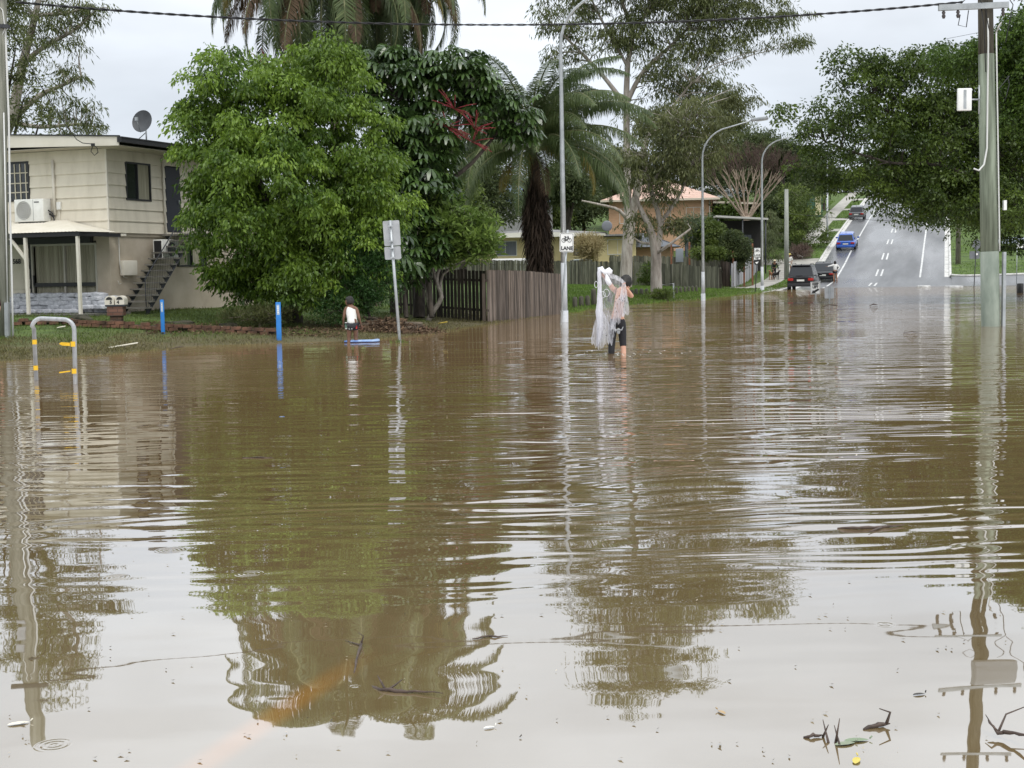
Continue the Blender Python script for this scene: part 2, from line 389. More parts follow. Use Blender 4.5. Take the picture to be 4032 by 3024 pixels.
# kerb return curving into the side street
mb = MB(); pts = []
for k in range(9):
    a = k/8*R(80); s, w_ = -1.6*math.sin(a)+0, 5.38+1.7*(1-math.cos(a)); pts.append((*xy(s, w_), max(zr(s), gsw(s, w_))+.05))
pts += [(*xy(-1.9, w_), gsw(-1.9, w_)+.05) for w_ in (8, 11, 15)]
mb.tube(pts, .11, 6); tag(mb.build('kerb', M_kerb), kind='structure')
def line(name, s0, s1, w0, w1): return strip(name, s0, s1, [w0, w1], .006, M_white)
line('road_marking', -14, 125, -3.22, -3.08); line('road_marking', 0, 125, 3.08, 3.22)
mb = MB()
for k in range(-1, 12):
    a = 1.2+k*10.7; 
    for w0 in (-.26, .12):
        ss = np.linspace(a, a+4.2, 6)
        for i in range(5):
            mb.add([(*xy(ss[i], w0), zr(ss[i])+.008), (*xy(ss[i], w0+.14), zr(ss[i])+.008), (*xy(ss[i+1], w0+.14), zr(ss[i+1])+.008), (*xy(ss[i+1], w0), zr(ss[i+1])+.008)], [(0, 1, 2, 3)])
tag(mb.build('road_marking', M_white), kind='structure')
# two white painted kerb noses at the water's edge
for i, (px, py, wd) in enumerate(((3637, 1124, .30), (3756, 1125, .42))):
    g = G(px, py, .10); m = MB().box((-wd, -.6, -.2), (wd, .6, .10)); o = m.build('kerb_nose', M_white, None, (g.x, g.y, .0), bevel=.03)
    tag(o, ['small white painted kerb block at the flood edge, in line with the right lane line', 'larger white painted kerb block at the flood edge by the right gutter'][i], 'kerb block', 'white kerb blocks at the flood edge')

# ---- flood water
def water_mat():
    m = bpy.data.materials.new('flood_water'); m.use_nodes = True; n = m.node_tree; n.nodes.clear(); lk = n.links.new
    def mth(op, a, b=None, c=None, clamp=False):
        q = NN(n, 'ShaderNodeMath', operation=op); q.use_clamp = clamp
        for i, x in enumerate((a, b, c)):
            if x is None: continue
            if isinstance(x, (int, float)): q.inputs[i].default_value = x
            else: lk(x, q.inputs[i])
        return q.outputs[0]
    geo = NN(n, 'ShaderNodeNewGeometry'); pos = geo.outputs['Position']
    def noise(sx, sy, scale, detail=3, off=0, rough=.5, dist=0):
        mp = NN(n, 'ShaderNodeMapping'); mp.inputs['Scale'].default_value = (sx, sy, 1); mp.inputs['Location'].default_value = (off, off*.7, 0); mp.inputs['Rotation'].default_value = (0, 0, R(-6))
        lk(pos, mp.inputs[0]); z = NN(n, 'ShaderNodeTexNoise'); z.inputs['Scale'].default_value = scale; z.inputs['Detail'].default_value = detail; z.inputs['Roughness'].default_value = rough; z.inputs['Distortion'].default_value = dist
        lk(mp.outputs[0], z.inputs[0]); return z.outputs[0]
    def smooth(x, a, b, o0=0., o1=1.):
        r = NN(n, 'ShaderNodeMapRange', interpolation_type='SMOOTHSTEP'); lk(x, r.inputs[0])
        for i, v in zip((1, 2, 3, 4), (a, b, o0, o1)): r.inputs[i].default_value = v
        return r.outputs[0]
    sep = NN(n, 'ShaderNodeSeparateXYZ'); lk(pos, sep.inputs[0]); X, Y = sep.outputs[0], sep.outputs[1]
    far = smooth(Y, 6.5, 22)                                   # the shallows near the shore lie calmer
    patch = smooth(noise(.6, 1, .12, 2, 3), .42, .62)
    patch2 = smooth(noise(.35, 1, .5, 2, 9), .40, .62)
    swell = mth('MULTIPLY', mth('SUBTRACT', noise(.5, 1, .8, 2, 1), .5), .0115)
    rip = mth('MULTIPLY', mth('SUBTRACT', noise(.33, 1, 2.3, 2, 5, .45), .5), mth('MULTIPLY_ADD', mth('MULTIPLY', far, mth('MULTIPLY', patch2, smooth(X, -3., 1.5, .5, 1.))), .034, .0014))
    chop = mth('MULTIPLY', mth('SUBTRACT', noise(.45, 1, 11, 2, 7), .5), mth('MULTIPLY', mth('MULTIPLY', far, patch), .0050))
    # ripples spreading from where the wader stands
    mc = G(2425, 1392)
    dx = mth('SUBTRACT', X, mc.x); dy = mth('SUBTRACT', Y, mc.y)
    rr = mth('SQRT', mth('ADD', mth('MULTIPLY', dx, dx), mth('MULTIPLY', dy, dy)))
    wob = mth('MULTIPLY', noise(1, 1, .5, 2, 2), 2.2)
    ring = mth('SINE', mth('MULTIPLY', mth('ADD', rr, wob), 13.5))
    ringA = mth('MULTIPLY', mth('MULTIPLY', smooth(rr, .1, .8), smooth(rr, 17, 2.)), mth('MULTIPLY', smooth(X, -4.5, 3.5, .15, 1), .0026))
    ring = mth('MULTIPLY', ring, mth('MULTIPLY', ringA, mth('MULTIPLY_ADD', patch2, .6, .2)))
    # long low wavelets running towards the near shore
    ph = mth('ADD', mth('ADD', Y, mth('MULTIPLY', X, .10)), mth('MULTIPLY', noise(.30, 1, .55, 3, 11, .55), 2.6))
    band_ = mth('MULTIPLY', smooth(Y, 5.6, 8.5), smooth(Y, 33, 20)); gust = smooth(noise(.22, .6, .45, 3, 13), .36, .60, .12, 1)
    rows = mth('MULTIPLY', mth('SINE', mth('MULTIPLY', ph, 12.5)), mth('MULTIPLY', mth('MULTIPLY', band_, gust), mth('MULTIPLY', smooth(X, -3.2, 1.5, .30, 1.), mth('MULTIPLY_ADD', smooth(Y, 7.5, 12), .0024, .0022))))
    ph2 = mth('ADD', mth('SUBTRACT', Y, mth('MULTIPLY', X, .16)), mth('MULTIPLY', noise(.4, 1, .8, 2, 17), 1.5))
    rows2 = mth('MULTIPLY', mth('SINE', mth('MULTIPLY', ph2, 23.)), mth('MULTIPLY', mth('MULTIPLY', band_, patch2), mth('MULTIPLY', smooth(X, -3.2, .5, .5, 1.), .0019)))
    ring = mth('ADD', ring, mth('ADD', rows, rows2))
    # rain drop rings
    vo = NN(n, 'ShaderNodeTexVoronoi', feature='F1'); vo.voronoi_dimensions = '2D'; vo.inputs['Scale'].default_value = 1.5; lk(pos, vo.inputs['Vector'])
    sc_ = NN(n, 'ShaderNodeSeparateColor'); lk(vo.outputs['Color'], sc_.inputs[0])
    d = mth('DIVIDE', vo.outputs['Distance'], 1.5)
    rad = mth('MULTIPLY_ADD', sc_.outputs[0], .08, .015)
    on = mth('MULTIPLY', mth('GREATER_THAN', sc_.outputs[1], .80), smooth(Y, 15, 9))
    env = mth('MULTIPLY', smooth(mth('SUBTRACT', rad, d), -.01, .02), smooth(d, .0, .02))
    drop = mth('MULTIPLY', mth('SINE', mth('MULTIPLY', d, 260.)), mth('MULTIPLY', mth('MULTIPLY', env, on), .00035))
    h = mth('ADD', mth('ADD', mth('ADD', swell, rip), mth('ADD', chop, ring)), drop)
    bu = NN(n, 'ShaderNodeBump'); bu.inputs['Strength'].default_value = 1; bu.inputs['Distance'].default_value = 1; lk(h, bu.inputs['Height'])
    # silt colour, a little uneven, and a drowned yellow line showing through near the shore
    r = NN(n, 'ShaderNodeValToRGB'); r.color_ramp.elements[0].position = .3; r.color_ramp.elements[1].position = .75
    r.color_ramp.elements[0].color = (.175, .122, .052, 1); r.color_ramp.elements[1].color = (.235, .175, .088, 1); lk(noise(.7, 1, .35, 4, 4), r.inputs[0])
    a, b = G(960, 2900), G(1450, 2570); dv = (b-a).normalized()
    px_ = mth('SUBTRACT', X, a.x); py_ = mth('SUBTRACT', Y, a.y)
    cross = mth('ABSOLUTE', mth('SUBTRACT', mth('MULTIPLY', px_, dv.y), mth('MULTIPLY', py_, dv.x)))
    along = mth('ADD', mth('MULTIPLY', px_, dv.x), mth('MULTIPLY', py_, dv.y)); L = (b-a).length
    band = mth('MULTIPLY', smooth(cross, .10, .01), mth('MULTIPLY', smooth(along, -1.3, .2), smooth(along, L+.15, L*.35)))
    band = mth('MULTIPLY', band, .6)
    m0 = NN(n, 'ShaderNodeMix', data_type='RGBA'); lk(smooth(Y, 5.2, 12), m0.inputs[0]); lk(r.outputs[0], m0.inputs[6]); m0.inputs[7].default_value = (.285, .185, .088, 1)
    mx = NN(n, 'ShaderNodeMix', data_type='RGBA'); lk(band, mx.inputs[0]); lk(m0.outputs[2], mx.inputs[6]); mx.inputs[7].default_value = (.42, .19, .04, 1)
    df = NN(n, 'ShaderNodeBsdfDiffuse'); lk(mx.outputs[2], df.inputs[0])
    gl = NN(n, 'ShaderNodeBsdfGlossy'); gl.inputs['Roughness'].default_value = .015; gl.inputs['Color'].default_value = (.86, .885, .915, 1); lk(bu.outputs[0], gl.inputs['Normal'])
    fr = NN(n, 'ShaderNodeFresnel'); fr.inputs[0].default_value = 1.45; lk(bu.outputs[0], fr.inputs['Normal'])
    fac = NN(n, 'ShaderNodeMapRange'); lk(fr.outputs[0], fac.inputs[0])
    for i, v in zip((1, 2, 3, 4), (.02, .45, .40, .80)): fac.inputs[i].default_value = v
    mi = NN(n, 'ShaderNodeMixShader'); lk(fac.outputs[0], mi.inputs[0]); lk(df.outputs[0], mi.inputs[1]); lk(gl.outputs[0], mi.inputs[2])
    o = NN(n, 'ShaderNodeOutputMaterial'); lk(mi.outputs[0], o.inputs[0]); return m
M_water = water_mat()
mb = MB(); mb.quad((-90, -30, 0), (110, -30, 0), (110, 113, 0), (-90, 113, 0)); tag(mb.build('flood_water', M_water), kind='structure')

# ================================================================ trees and plants
M_barkg = pm('grey_gum_bark', (.17, .14, .115), (.44, .40, .36), scale=2.2, rough=.8, bump=.02, st=(1.5, 1.5, .35), c3=(.32, .285, .25), lo=.33, hi=.66)
M_barkd = pm('dark_bark', (.022, .018, .014), (.09, .075, .06), scale=5, rough=.9, bump=.02, st=(1, 1, .3))
M_barkb = pm('brown_bark', (.09, .065, .045), (.22, .18, .14), scale=5, rough=.85, bump=.015, st=(1, 1, .3))
L_fig = leafmat('fig_leaf', (.050, .100, .012), (.23, .35, .045), (.50, .60, .13), trans=.33, rough=.36)
L_dark = leafmat('dark_fig_leaf', (.032, .056, .012), (.14, .205, .032), (.36, .43, .10), trans=.36, rough=.4)
L_gum = leafmat('gum_leaf', (.065, .085, .028), (.20, .225, .085), (.30, .29, .13), trans=.4, rough=.5)
L_umb = leafmat('umbrella_leaf', (.026, .050, .016), (.095, .165, .04), (.32, .38, .12), trans=.25, rough=.24, spec=.6)
L_palm = leafmat('palm_leaf', (.035, .06, .022), (.13, .175, .065), (.22, .25, .10), trans=.35, rough=.35)
L_palmy = leafmat('dying_palm_leaf', (.12, .10, .02), (.28, .22, .04), (.33, .24, .06), trans=.3, rough=.5)
L_palmb = leafmat('dead_palm_leaf', (.05, .030, .018), (.14, .09, .05), (.2, .15, .09), trans=.2, rough=.7)
L_fran = leafmat('frangipani_leaf', (.09, .15, .03), (.24, .34, .075), (.38, .45, .14), trans=.4, rough=.4)
L_bush = leafmat('bush_leaf', (.05, .08, .02), (.18, .235, .045), (.34, .38, .08), trans=.3, rough=.5)
L_far = leafmat('far_leaf', (.035, .055, .02), (.13, .16, .055), (.22, .24, .10), trans=.35, rough=.6)
L_tan = leafmat('tan_leaf', (.25, .20, .09), (.48, .40, .22), (.55, .48, .3), trans=.3, rough=.6)
L_purp = leafmat('bare_twig', (.10, .065, .052), (.19, .135, .11), (.24, .18, .15), trans=.1, rough=.8)

def ell(px, py, Y, rx, rz, ry=None, base=None):
    p = P(px, py, Y); b = base or Vector((0, 0, 0)); sc_ = Y/F
    return (p.x-b.x, p.y-b.y, p.z-b.z, rx*sc_, ry if ry else (rx*sc_+rz*sc_)*.45, rz*sc_)
def lp(base, pts, Y=None):
    # limb through picture points (px, py, depth, radius)
    out = []
    for px, py, y, r in pts:
        p = P(px, py, y)-base; out.append((p.x, p.y, p.z, r))
    return out

# -- the big weeping fig beside the stair
def weeping_fig():
    b = GP(1165, 38.3); t = thing('weeping_fig_tree', 'big rounded bright green weeping fig tree between the cream house and the umbrella tree', 'tree', b)
    Y = 38
    lobes = [ell(*a, base=b) for a in ((905, 350, Y, 160, 140), (1240, 330, Y, 220, 140), (1060, 480, Y-.5, 330, 200), (1400, 560, Y, 170, 170), (860, 640, Y, 160, 200), (1130, 760, Y-1, 380, 280),
        (1460, 800, Y, 140, 200), (905, 930, Y, 160, 220), (1250, 1010, Y-.8, 270, 190), (980, 1110, Y-.3, 140, 100), (1400, 1080, Y, 120, 120), (775, 445, Y, 85, 50), (1330, 260, Y+.3, 110, 60), (900, 270, Y, 60, 50))]
    limbs = [lp(b, ((1165, 1290, 38.3, .22), (1160, 1180, 38.3, .19), (1150, 1080, 38.2, .17)))]
    for q in ((1010, 900, 38, .07), (1300, 880, 38, .07), (1160, 760, 37.6, .09), (900, 650, 38, .05), (1380, 600, 38, .05), (1240, 400, 38.2, .04), (880, 380, 38.2, .04)):
        limbs.append([*lp(b, ((1150, 1080, 38.2, .13), ((1150+q[0])/2, (1060+q[1])/2-20, 38.1, .09), q))])
    limbs.append(lp(b, ((1165, 1285, 38.1, .12), (1090, 1200, 38, .09), (1040, 1080, 38, .06))))
    cp = crown_pts(lobes, 590, shell=.82, upper=.12, seed=3, edge=.15)
    m = limbs_mesh(limbs, 9); twigs(m, limbs, cp, .02, .3, 3); m.build('trunk', M_barkd, t)
    clump_leaves(cp, 165, .46, .135, .062, L_fig, t, 3, droop=1.2, flat=.8, dome=.88, tint_amp=.85, tint_base=.0)
weeping_fig()
# a feathery dark green shrub tree tucked against its right side
b = GP(1440, 37.2)
simple_tree('feathery_tree', 'small feathery green tree tucked against the right side of the weeping fig, behind the boy', 'tree' and b, 2.4,
    [ell(1450, 1000, 37, 120, 110, base=b), ell(1480, 1090, 37, 110, 110, base=b), ell(1390, 1170, 36.8, 130, 75, base=b), ell(1330, 1225, 36.3, 90, 60, base=b)], leafmat('feather_leaf', (.02, .055, .012), (.06, .14, .028), (.12, .22, .05), trans=.3), M_barkd, 240, 90, .26, .08, .022, trunk_r=.06, seed=5, droop=.3, fork=.25)

# -- umbrella tree with red flower spikes
def umbrella_tree():
    b = GP(1700, 44.5); t = thing('umbrella_tree', 'dark umbrella tree with big fingered leaves and red flower spikes behind the timber fence', 'tree', b)
    Y = 44
    lobes = [ell(*a, base=b) for a in ((1550, 330, Y, 190, 130), (1760, 300, Y, 190, 110), (1960, 440, Y, 150, 95), (1620, 560, Y-.5, 170, 180), (1560, 800, Y-1.5, 110, 200), (1680, 800, Y-1.2, 120, 190), (1850, 340, Y, 120, 110), (1580, 1000, Y-2.5, 100, 130), (1500, 250, Y, 110, 70), (1700, 600, Y, 130, 130), (2030, 500, Y, 90, 70), (1700, 980, Y-2.2, 60, 70))]
    limbs = [lp(b, ((1650, 1250, Y-1, .2), (1660, 1000, Y-.6, .15), (1690, 800, Y, .12), (1640, 600, Y, .09), (1600, 400, Y, .06)))]
    for q in (((1690, 800, Y, .09), (1760, 720, Y, .08), (1860, 640, Y, .06), (1960, 520, Y, .04)), ((1690, 800, Y, .09), (1800, 500, Y, .06), (1800, 330, Y, .04)), ((1660, 1000, Y-.6, .09), (1590, 850, Y-1, .07), (1560, 700, Y-1, .05)),
              ((1700, 1250, Y-2.5, .08), (1690, 1050, Y-2, .07), (1720, 860, Y-1, .05)), ((1600, 1250, Y-3, .07), (1585, 1080, Y-2.6, .06), (1570, 900, Y-2, .04))):
        limbs.append(lp(b, q))
    cp = crown_pts(lobes, 820, shell=.76, upper=.15, seed=8, edge=.12); rg = np.random.default_rng(4)
    m = limbs_mesh(limbs, 8); twigs(m, limbs, cp, .02, .45, 2); m.build('trunk', M_barkd, t)
    n = len(cp); k = 10; ax = np.array([0, 0, 1.])+rg.normal(size=(n, 3))*.38; ax = unit(ax)
    s1 = unit(np.cross(ax, rg.normal(size=(n, 3)))); s2 = np.cross(ax, s1)
    th = (np.arange(k)/k*2*math.pi)[None, :]+rg.random((n, 1))*6
    rad = s1[:, None, :]*np.cos(th)[..., None]+s2[:, None, :]*np.sin(th)[..., None]
    dr = (.25+.55*rg.random((n, 1)))[..., None]
    L = (.30+.18*rg.random((n, 1)))[..., None]
    P0 = cp[:, None, :]+rad*.07; D1 = rad-ax[:, None, :]*dr*.6; D1 /= np.linalg.norm(D1, axis=2, keepdims=True)
    P1 = P0+D1*L*.5; D2 = rad*.75-np.array([0, 0, 1.])*(dr+.45); D2 /= np.linalg.norm(D2, axis=2, keepdims=True); P2 = P1+D2*L*.5
    S = np.cross(rad, np.broadcast_to(ax[:, None, :], rad.shape)); S /= np.linalg.norm(S, axis=2, keepdims=True)
    W = L*.155
    V = np.stack([P0-S*W*.3, P0+S*W*.3, P1+S*W, P1-S*W, P2+S*W*.35, P2-S*W*.35], 2).reshape(n*k, 6, 3)
    tint = np.repeat(rg.random(n)**1.4*.7+.05, k)
    np_mesh('crown', V, [(0, 1, 2, 3), (3, 2, 4, 5)], L_umb, t, tint)
    mr = pm('red_flower', (.13, .010, .015), (.27, .03, .038), scale=30, rough=.6)
    for j, (px, py) in enumerate(((1760, 500), (1860, 560), (1790, 430), (1870, 510), (1060, 270))):
        m = MB(); c = P(px, py, Y-1.2 if j < 4 else 43)-b; rg2 = random.Random(j)
        for q in range(11 if j < 4 else 5):
            a = rg2.uniform(-2.6, .9) if j < 4 else rg2.uniform(-3, 0); l = rg2.uniform(.45, .95); d = Vector((math.cos(a)*1., rg2.uniform(-.8, .1), -math.sin(a)*.5+rg2.uniform(-.2, .3))).normalized()
            pts = [c+d*l*u_+Vector((0, 0, -.10*u_*u_)) for u_ in (0, .35, .7, 1)]; m.tube(pts, [.007, .011, .011, .005], 4)
            for z in range(18):
                u_ = .2+.8*rg2.random(); p = c+d*l*u_+Vector((0, 0, -.10*u_*u_)); m.ball(p+Vector((rg2.uniform(-.02, .02), rg2.uniform(-.02, .02), rg2.uniform(-.02, .02))), .010, 4, 3)
        m.build('flower_spike', mr, t)
umbrella_tree()

# -- queen palms
def palm(name, label, b, trunk, crown, fl, nf, matf, seed, skirt=None, dead=(), barkm=M_barkd, spread=(5, 88), yoff=None, leaf=.55, droopy=1., wl=.024, pw=.8):
    t = thing(name, label, 'palm tree', b, group=None); rg = random.Random(seed)
    limbs_mesh([trunk], 12).build('trunk', barkm, t)
    rm = MB()
    acc = {}
    def frond(az, el, ln, mt, arch, hang=1.):
        V, T = acc.setdefault(mt, ([], []))
        d = Vector((math.cos(az), math.sin(az), 0)); p = Vector(crown); e0 = el; pts = [p.copy()]; N = 16
        for i in range(N):
            ee = e0-arch*((i+1)/N)**1.3
            p = p+(d*math.cos(ee)+Vector((0, 0, math.sin(ee))))*ln/N; pts.append(p.copy())
        rm.tube(pts, [.05*(1-i/(N+1))+.008 for i in range(N+1)], 4, cap=False)
        tt = rg.random()
        nl = int(ln*24)
        for i in range(nl):
            u = .14+.86*i/nl; f = u*N; k = min(int(f), N-1); c = pts[k].lerp(pts[k+1], f-k); dr = (pts[k+1]-pts[k]).normalized()
            sd = dr.cross(Vector((0, 0, 1))); sd = sd.normalized() if sd.length > .01 else Vector((d.y, -d.x, 0))
            l = leaf*math.sin(math.pi*min(1, .2+u*.78))**.6*rg.uniform(.85, 1.15)
            for sg in (-1, 1):
                up = rg.uniform(-.1, .35)
                a = (sd*sg*rg.uniform(.7, 1.)+dr*.55+Vector((0, 0, up-.35*hang))).normalized(); q1 = c+a*l*.45
                a2 = (a*.32+Vector((rg.uniform(-.16, .16), rg.uniform(-.16, .16), -1.1*hang))).normalized(); q2 = q1+a2*l*.62
                wv = dr*wl
                V.append([c-wv*.5, c+wv*.5, q1+wv, q1-wv, q2]); T.append(.1+.5*tt+.3*rg.random())
    for i in range(nf):
        u = (i+.5)/nf; el = R(spread[1]-(spread[1]-spread[0])*u**pw)
        frond(i*2.39996+rg.uniform(-.25, .25), el, fl*rg.uniform(.85, 1.1), matf, R(100)*droopy*rg.uniform(.85, 1.15))
    for az, el, ln, mt, ar in dead: frond(az, el, ln, mt, ar, 1.1)
    for mt, (V, T) in acc.items():
        np_mesh('fronds', np.array([[tuple(q) for q in v] for v in V]), [(0, 1, 2, 3), (3, 2, 4)], mt, t, np.array(T))
    rm.build('frond_stems', pm('palm_stem', (.10, .12, .05), (.2, .2, .1), scale=4), t)
    if skirt: skirt(t, rg)
    return t
b = GP(1335, 49.5); cr = P(1290, -170, 49.5)-b
dead = [(a, R(el), 5.4, m_, R(ar)) for a, el, m_, ar in ((-2.9, 15, L_palmy, 110), (-2.3, 0, L_palmb, 85), (-1.2, -10, L_palmb, 75), (2.9, 5, L_palmb, 85), (-.2, -5, L_palmb, 90), (-2.7, 25, L_palmy, 120), (.6, 0, L_palmb, 85), (-1.9, -15, L_palmb, 70), (0., 20, L_palmy, 105))]
palm('queen_palm', 'tall queen palm hanging green, yellow and brown fronds above the weeping fig', b, [(0, 0, -.2, .24), (.05, 0, 3, .2), (.02, 0, 7, .18), (cr.x, cr.y, cr.z, .17)], cr, 6.3, 44, L_palm, 11, dead=dead, spread=(-48, 80), leaf=1.1, barkm=M_barkb, droopy=1.28)
b = GP(1480, 51.5); cr = P(1510, -190, 51.5)-b
palm('queen_palm', 'tall queen palm at the top edge, hanging over the umbrella tree', b, [(0, 0, -.2, .2), (0, 0, 5, .17), (cr.x, cr.y, cr.z, .15)], cr, 5.8, 34, L_palm, 12, dead=[(a, R(-5), 4.2, m_, R(85)) for a, m_ in ((-.3, L_palmb), (-.9, L_palmb), (.3, L_palmy), (-1.6, L_palmb))], spread=(-48, 78), leaf=1.05, barkm=M_barkb, droopy=1.28)
b = GP(2120, 60)
cr = P(2095, 590, 60)-b
def skirt(t, rg):
    # thatch of dead leaf bases hanging round the trunk
    n = 2600; g = np.random.default_rng(5); tr0, tr1 = P(2130, 1075, 60)-b, P(2100, 700, 60)-b
    u = g.random(n); a = g.random(n)*6.283
    rr = .20+.20*np.sin(np.pi*np.clip(u*.75+.12, 0, 1))*(.6+.4*g.random(n))
    base = np.array(tr0)[None, :]*(1-u[:, None])+np.array(tr1)[None, :]*u[:, None]
    P0 = base+np.stack([np.cos(a)*rr, np.sin(a)*rr, np.zeros(n)], 1)
    D = np.stack([np.cos(a)*.35, np.sin(a)*.35, -np.ones(n)], 1)+g.normal(size=(n, 3))*.12
    leaves('dead_thatch', P0, D, .5+.5*g.random(n), .035+.05*g.random(n), leafmat('thatch', (.020, .013, .009), (.075, .05, .034), (.16, .12, .09), trans=.1, rough=.9), t, g.random(n)*.6)
palm('queen_palm', 'low wide queen palm with a shaggy dark trunk before the yellow house', b, lp(b, ((2135, 1100, 60, .34), (2130, 900, 60, .33), (2108, 740, 60, .30), (2095, 590, 60, .2))), cr, 6.0, 56, L_palm, 23, skirt=skirt,
     dead=[(-2.6, R(-15), 2.6, L_palmy, R(72)), (-2.2, R(-25), 2.3, L_palmy, R(60)), (-.35, R(22), 4.2, L_palmy, R(125)), (-1.2, R(-30), 2.6, L_palmb, R(50))], spread=(4, 86), leaf=.95, wl=.021, pw=1.15, droopy=.95)

# -- gum trees
def gum(name, label, base, limbs, lobes, seed, ncl=420, per=60, cr=.75, L=.30, W=.055, mat=L_gum, bark=M_barkg, tw=.05, droop=1.3, twf=.75, ta=.6):
    t = thing(name, label, 'tree', base)
    lm = [lp(base, l) for l in limbs]; lb = [ell(*l, base=base) for l in lobes]
    cp = crown_pts(lb, ncl, shell=.45, seed=seed, edge=.15)
    m = limbs_mesh(lm, 9); twigs(m, lm, cp, tw, twf, seed, n=5); m.build('trunk', bark, t)
    clump_leaves(cp, per, cr, L, W, mat, t, seed, droop=droop, flat=.55, dome=.65, tint_amp=ta)
    return t
Y = 85
gum('gum_tree', 'tallest pale smooth trunked gum tree, its crown reaching past the top edge', GP(2470, Y),
    [((2462, 1130, Y, .42), (2468, 1000, Y, .35), (2472, 860, Y, .26), (2470, 700, Y, .22), (2466, 420, Y, .2), (2472, 250, Y, .16), (2490, 120, Y, .13), (2440, -20, Y, .11), (2430, -200, Y, .08), (2460, -400, Y, .05)),
     ((2472, 960, Y, .33), (2493, 830, Y, .27), (2520, 690, Y-1, .2), (2548, 540, Y-1, .14), (2640, 430, Y-1, .1), (2720, 330, Y-1, .06)),
     ((2466, 420, Y, .17), (2430, 370, Y, .15), (2375, 300, Y, .12), (2320, 240, Y, .1), (2200, 120, Y, .06), (2120, 40, Y, .04)),
     ((2470, 400, Y, .17), (2520, 300, Y, .14), (2580, 235, Y, .11), (2700, 120, Y, .08), (2760, 10, Y, .06), (2830, -150, Y, .04)),
     ((2490, 120, Y, .12), (2560, 20, Y, .1), (2600, -150, Y, .06)), ((2440, -20, Y, .1), (2330, -150, Y, .06)),
     ((2470, 260, Y, .1), (2380, 100, Y, .08), (2330, 0, Y, .05)),
     ((2480, 880, Y-1, .13), (2440, 830, Y-1.5, .11), (2380, 810, Y-1.5, .08), (2290, 790, Y-2, .05)),
     ((2520, 690, Y-1, .08), (2600, 610, Y-1.5, .07), (2740, 605, Y-1.5, .05))],
    [(2200, 60, Y, 130, 90), (2330, -60, Y, 150, 130), (2620, -100, Y, 250, 170), (2480, 120, Y, 130, 80), (2650, 230, Y, 170, 120), (2850, 120, Y, 190, 130), (2880, -60, Y, 180, 130), (3050, 40, Y, 140, 80), (2560, 330, Y, 100, 60), (2480, -250, Y, 260, 120), (2440, -430, Y, 230, 110), (2620, -400, Y, 180, 100), (2780, 380, Y, 180, 90), (2400, 160, Y, 120, 80), (2560, 480, Y, 110, 70), (2700, 0, Y, 200, 120), (3110, 160, Y, 80, 50), (2230, 200, Y, 110, 60), (3010, -150, Y, 120, 90)], 31, ncl=900, per=66, cr=.85, L=.33, W=.065)
Y = 67
gum('gum_tree', 'grey streaky trunked gum tree by the bollards, right of the tallest pale one', GP(2578, Y),
    [((2585, 1180, Y, .32), (2583, 1060, Y, .26), (2583, 1000, Y, .25), (2560, 900, Y, .18), (2530, 840, Y, .13), (2500, 770, Y, .08)),
     ((2583, 1000, Y, .17), (2600, 880, Y, .13), (2560, 740, Y, .1), (2540, 620, Y, .06)), ((2600, 880, Y, .1), (2680, 760, Y, .07), (2720, 650, Y, .05)),
     ((2583, 1000, Y, .09), (2640, 960, Y-1, .07), (2720, 900, Y-1, .04)), ((2560, 740, Y, .07), (2640, 600, Y, .05), (2700, 500, Y, .03)),
     ((2580, 960, Y, .08), (2525, 955, Y, .06), (2490, 930, Y, .03))],
    [(2610, 740, Y, 90, 80), (2560, 640, Y, 130, 110), (2700, 620, Y, 130, 110), (2650, 880, Y, 70, 50), (2720, 480, Y, 150, 100), (2590, 470, Y+2, 110, 90), (2800, 560, Y+3, 110, 100), (2520, 880, Y, 50, 60), (2860, 420, Y+3, 100, 70), (2900, 380, Y+3, 110, 40)], 37, ncl=400, per=50, cr=.6, L=.26, W=.055,
    mat=leafmat('grey_gum_leaf', (.065, .08, .030), (.20, .215, .08), (.31, .30, .14), trans=.4))
Y = 62
gum('gum_tree', 'drooping sparse gum tree behind the cream house roof at the left edge', GP(-120, Y),
    [((-150, 1080, Y, .4), (-60, 700, Y, .32), (40, 480, Y, .25), (90, 250, Y, .2), (140, 60, Y, .14), (180, -150, Y, .08)),
     ((90, 250, Y, .14), (180, 180, Y, .1), (290, 120, Y, .07), (380, 40, Y, .04)), ((40, 480, Y, .16), (150, 380, Y, .12), (260, 330, Y, .07), (320, 300, Y, .04)),
     ((40, 480, Y, .12), (160, 500, Y, .09), (300, 490, Y, .06), (380, 500, Y, .03)), ((140, 60, Y, .1), (270, 50, Y, .07), (360, 20, Y, .04)), ((-60, 700, Y, .15), (-20, 400, Y, .12), (-80, 100, Y, .08))],
    [(260, 60, Y, 130, 60), (340, 30, Y, 90, 40), (200, 170, Y, 110, 60), (120, 60, Y, 120, 90), (270, 290, Y, 80, 70), (230, 400, Y, 90, 60), (340, 420, Y, 50, 40), (390, 510, Y, 50, 45), (290, 500, Y, 90, 50), (60, -120, Y, 200, 100), (290, 170, Y, 50, 40), (100, -250, Y, 160, 100)], 41, ncl=250, per=42, cr=.6, L=.26, W=.05)
b = GP(60, 58)
simple_tree('leafy_tree', 'dense dark leafy tree rising behind the left end of the cream house roof', b, 11, [ell(*a, base=b) for a in ((60, 200, 58, 90, 120), (90, 400, 58, 110, 130), (150, 500, 58, 100, 80), (20, 60, 58, 70, 90), (-80, 200, 58, 120, 250), (-60, -100, 58, 150, 150))], L_gum, M_barkd, 170, 60, .5, .16, .07, trunk_r=.2, seed=43, twigf=.3)

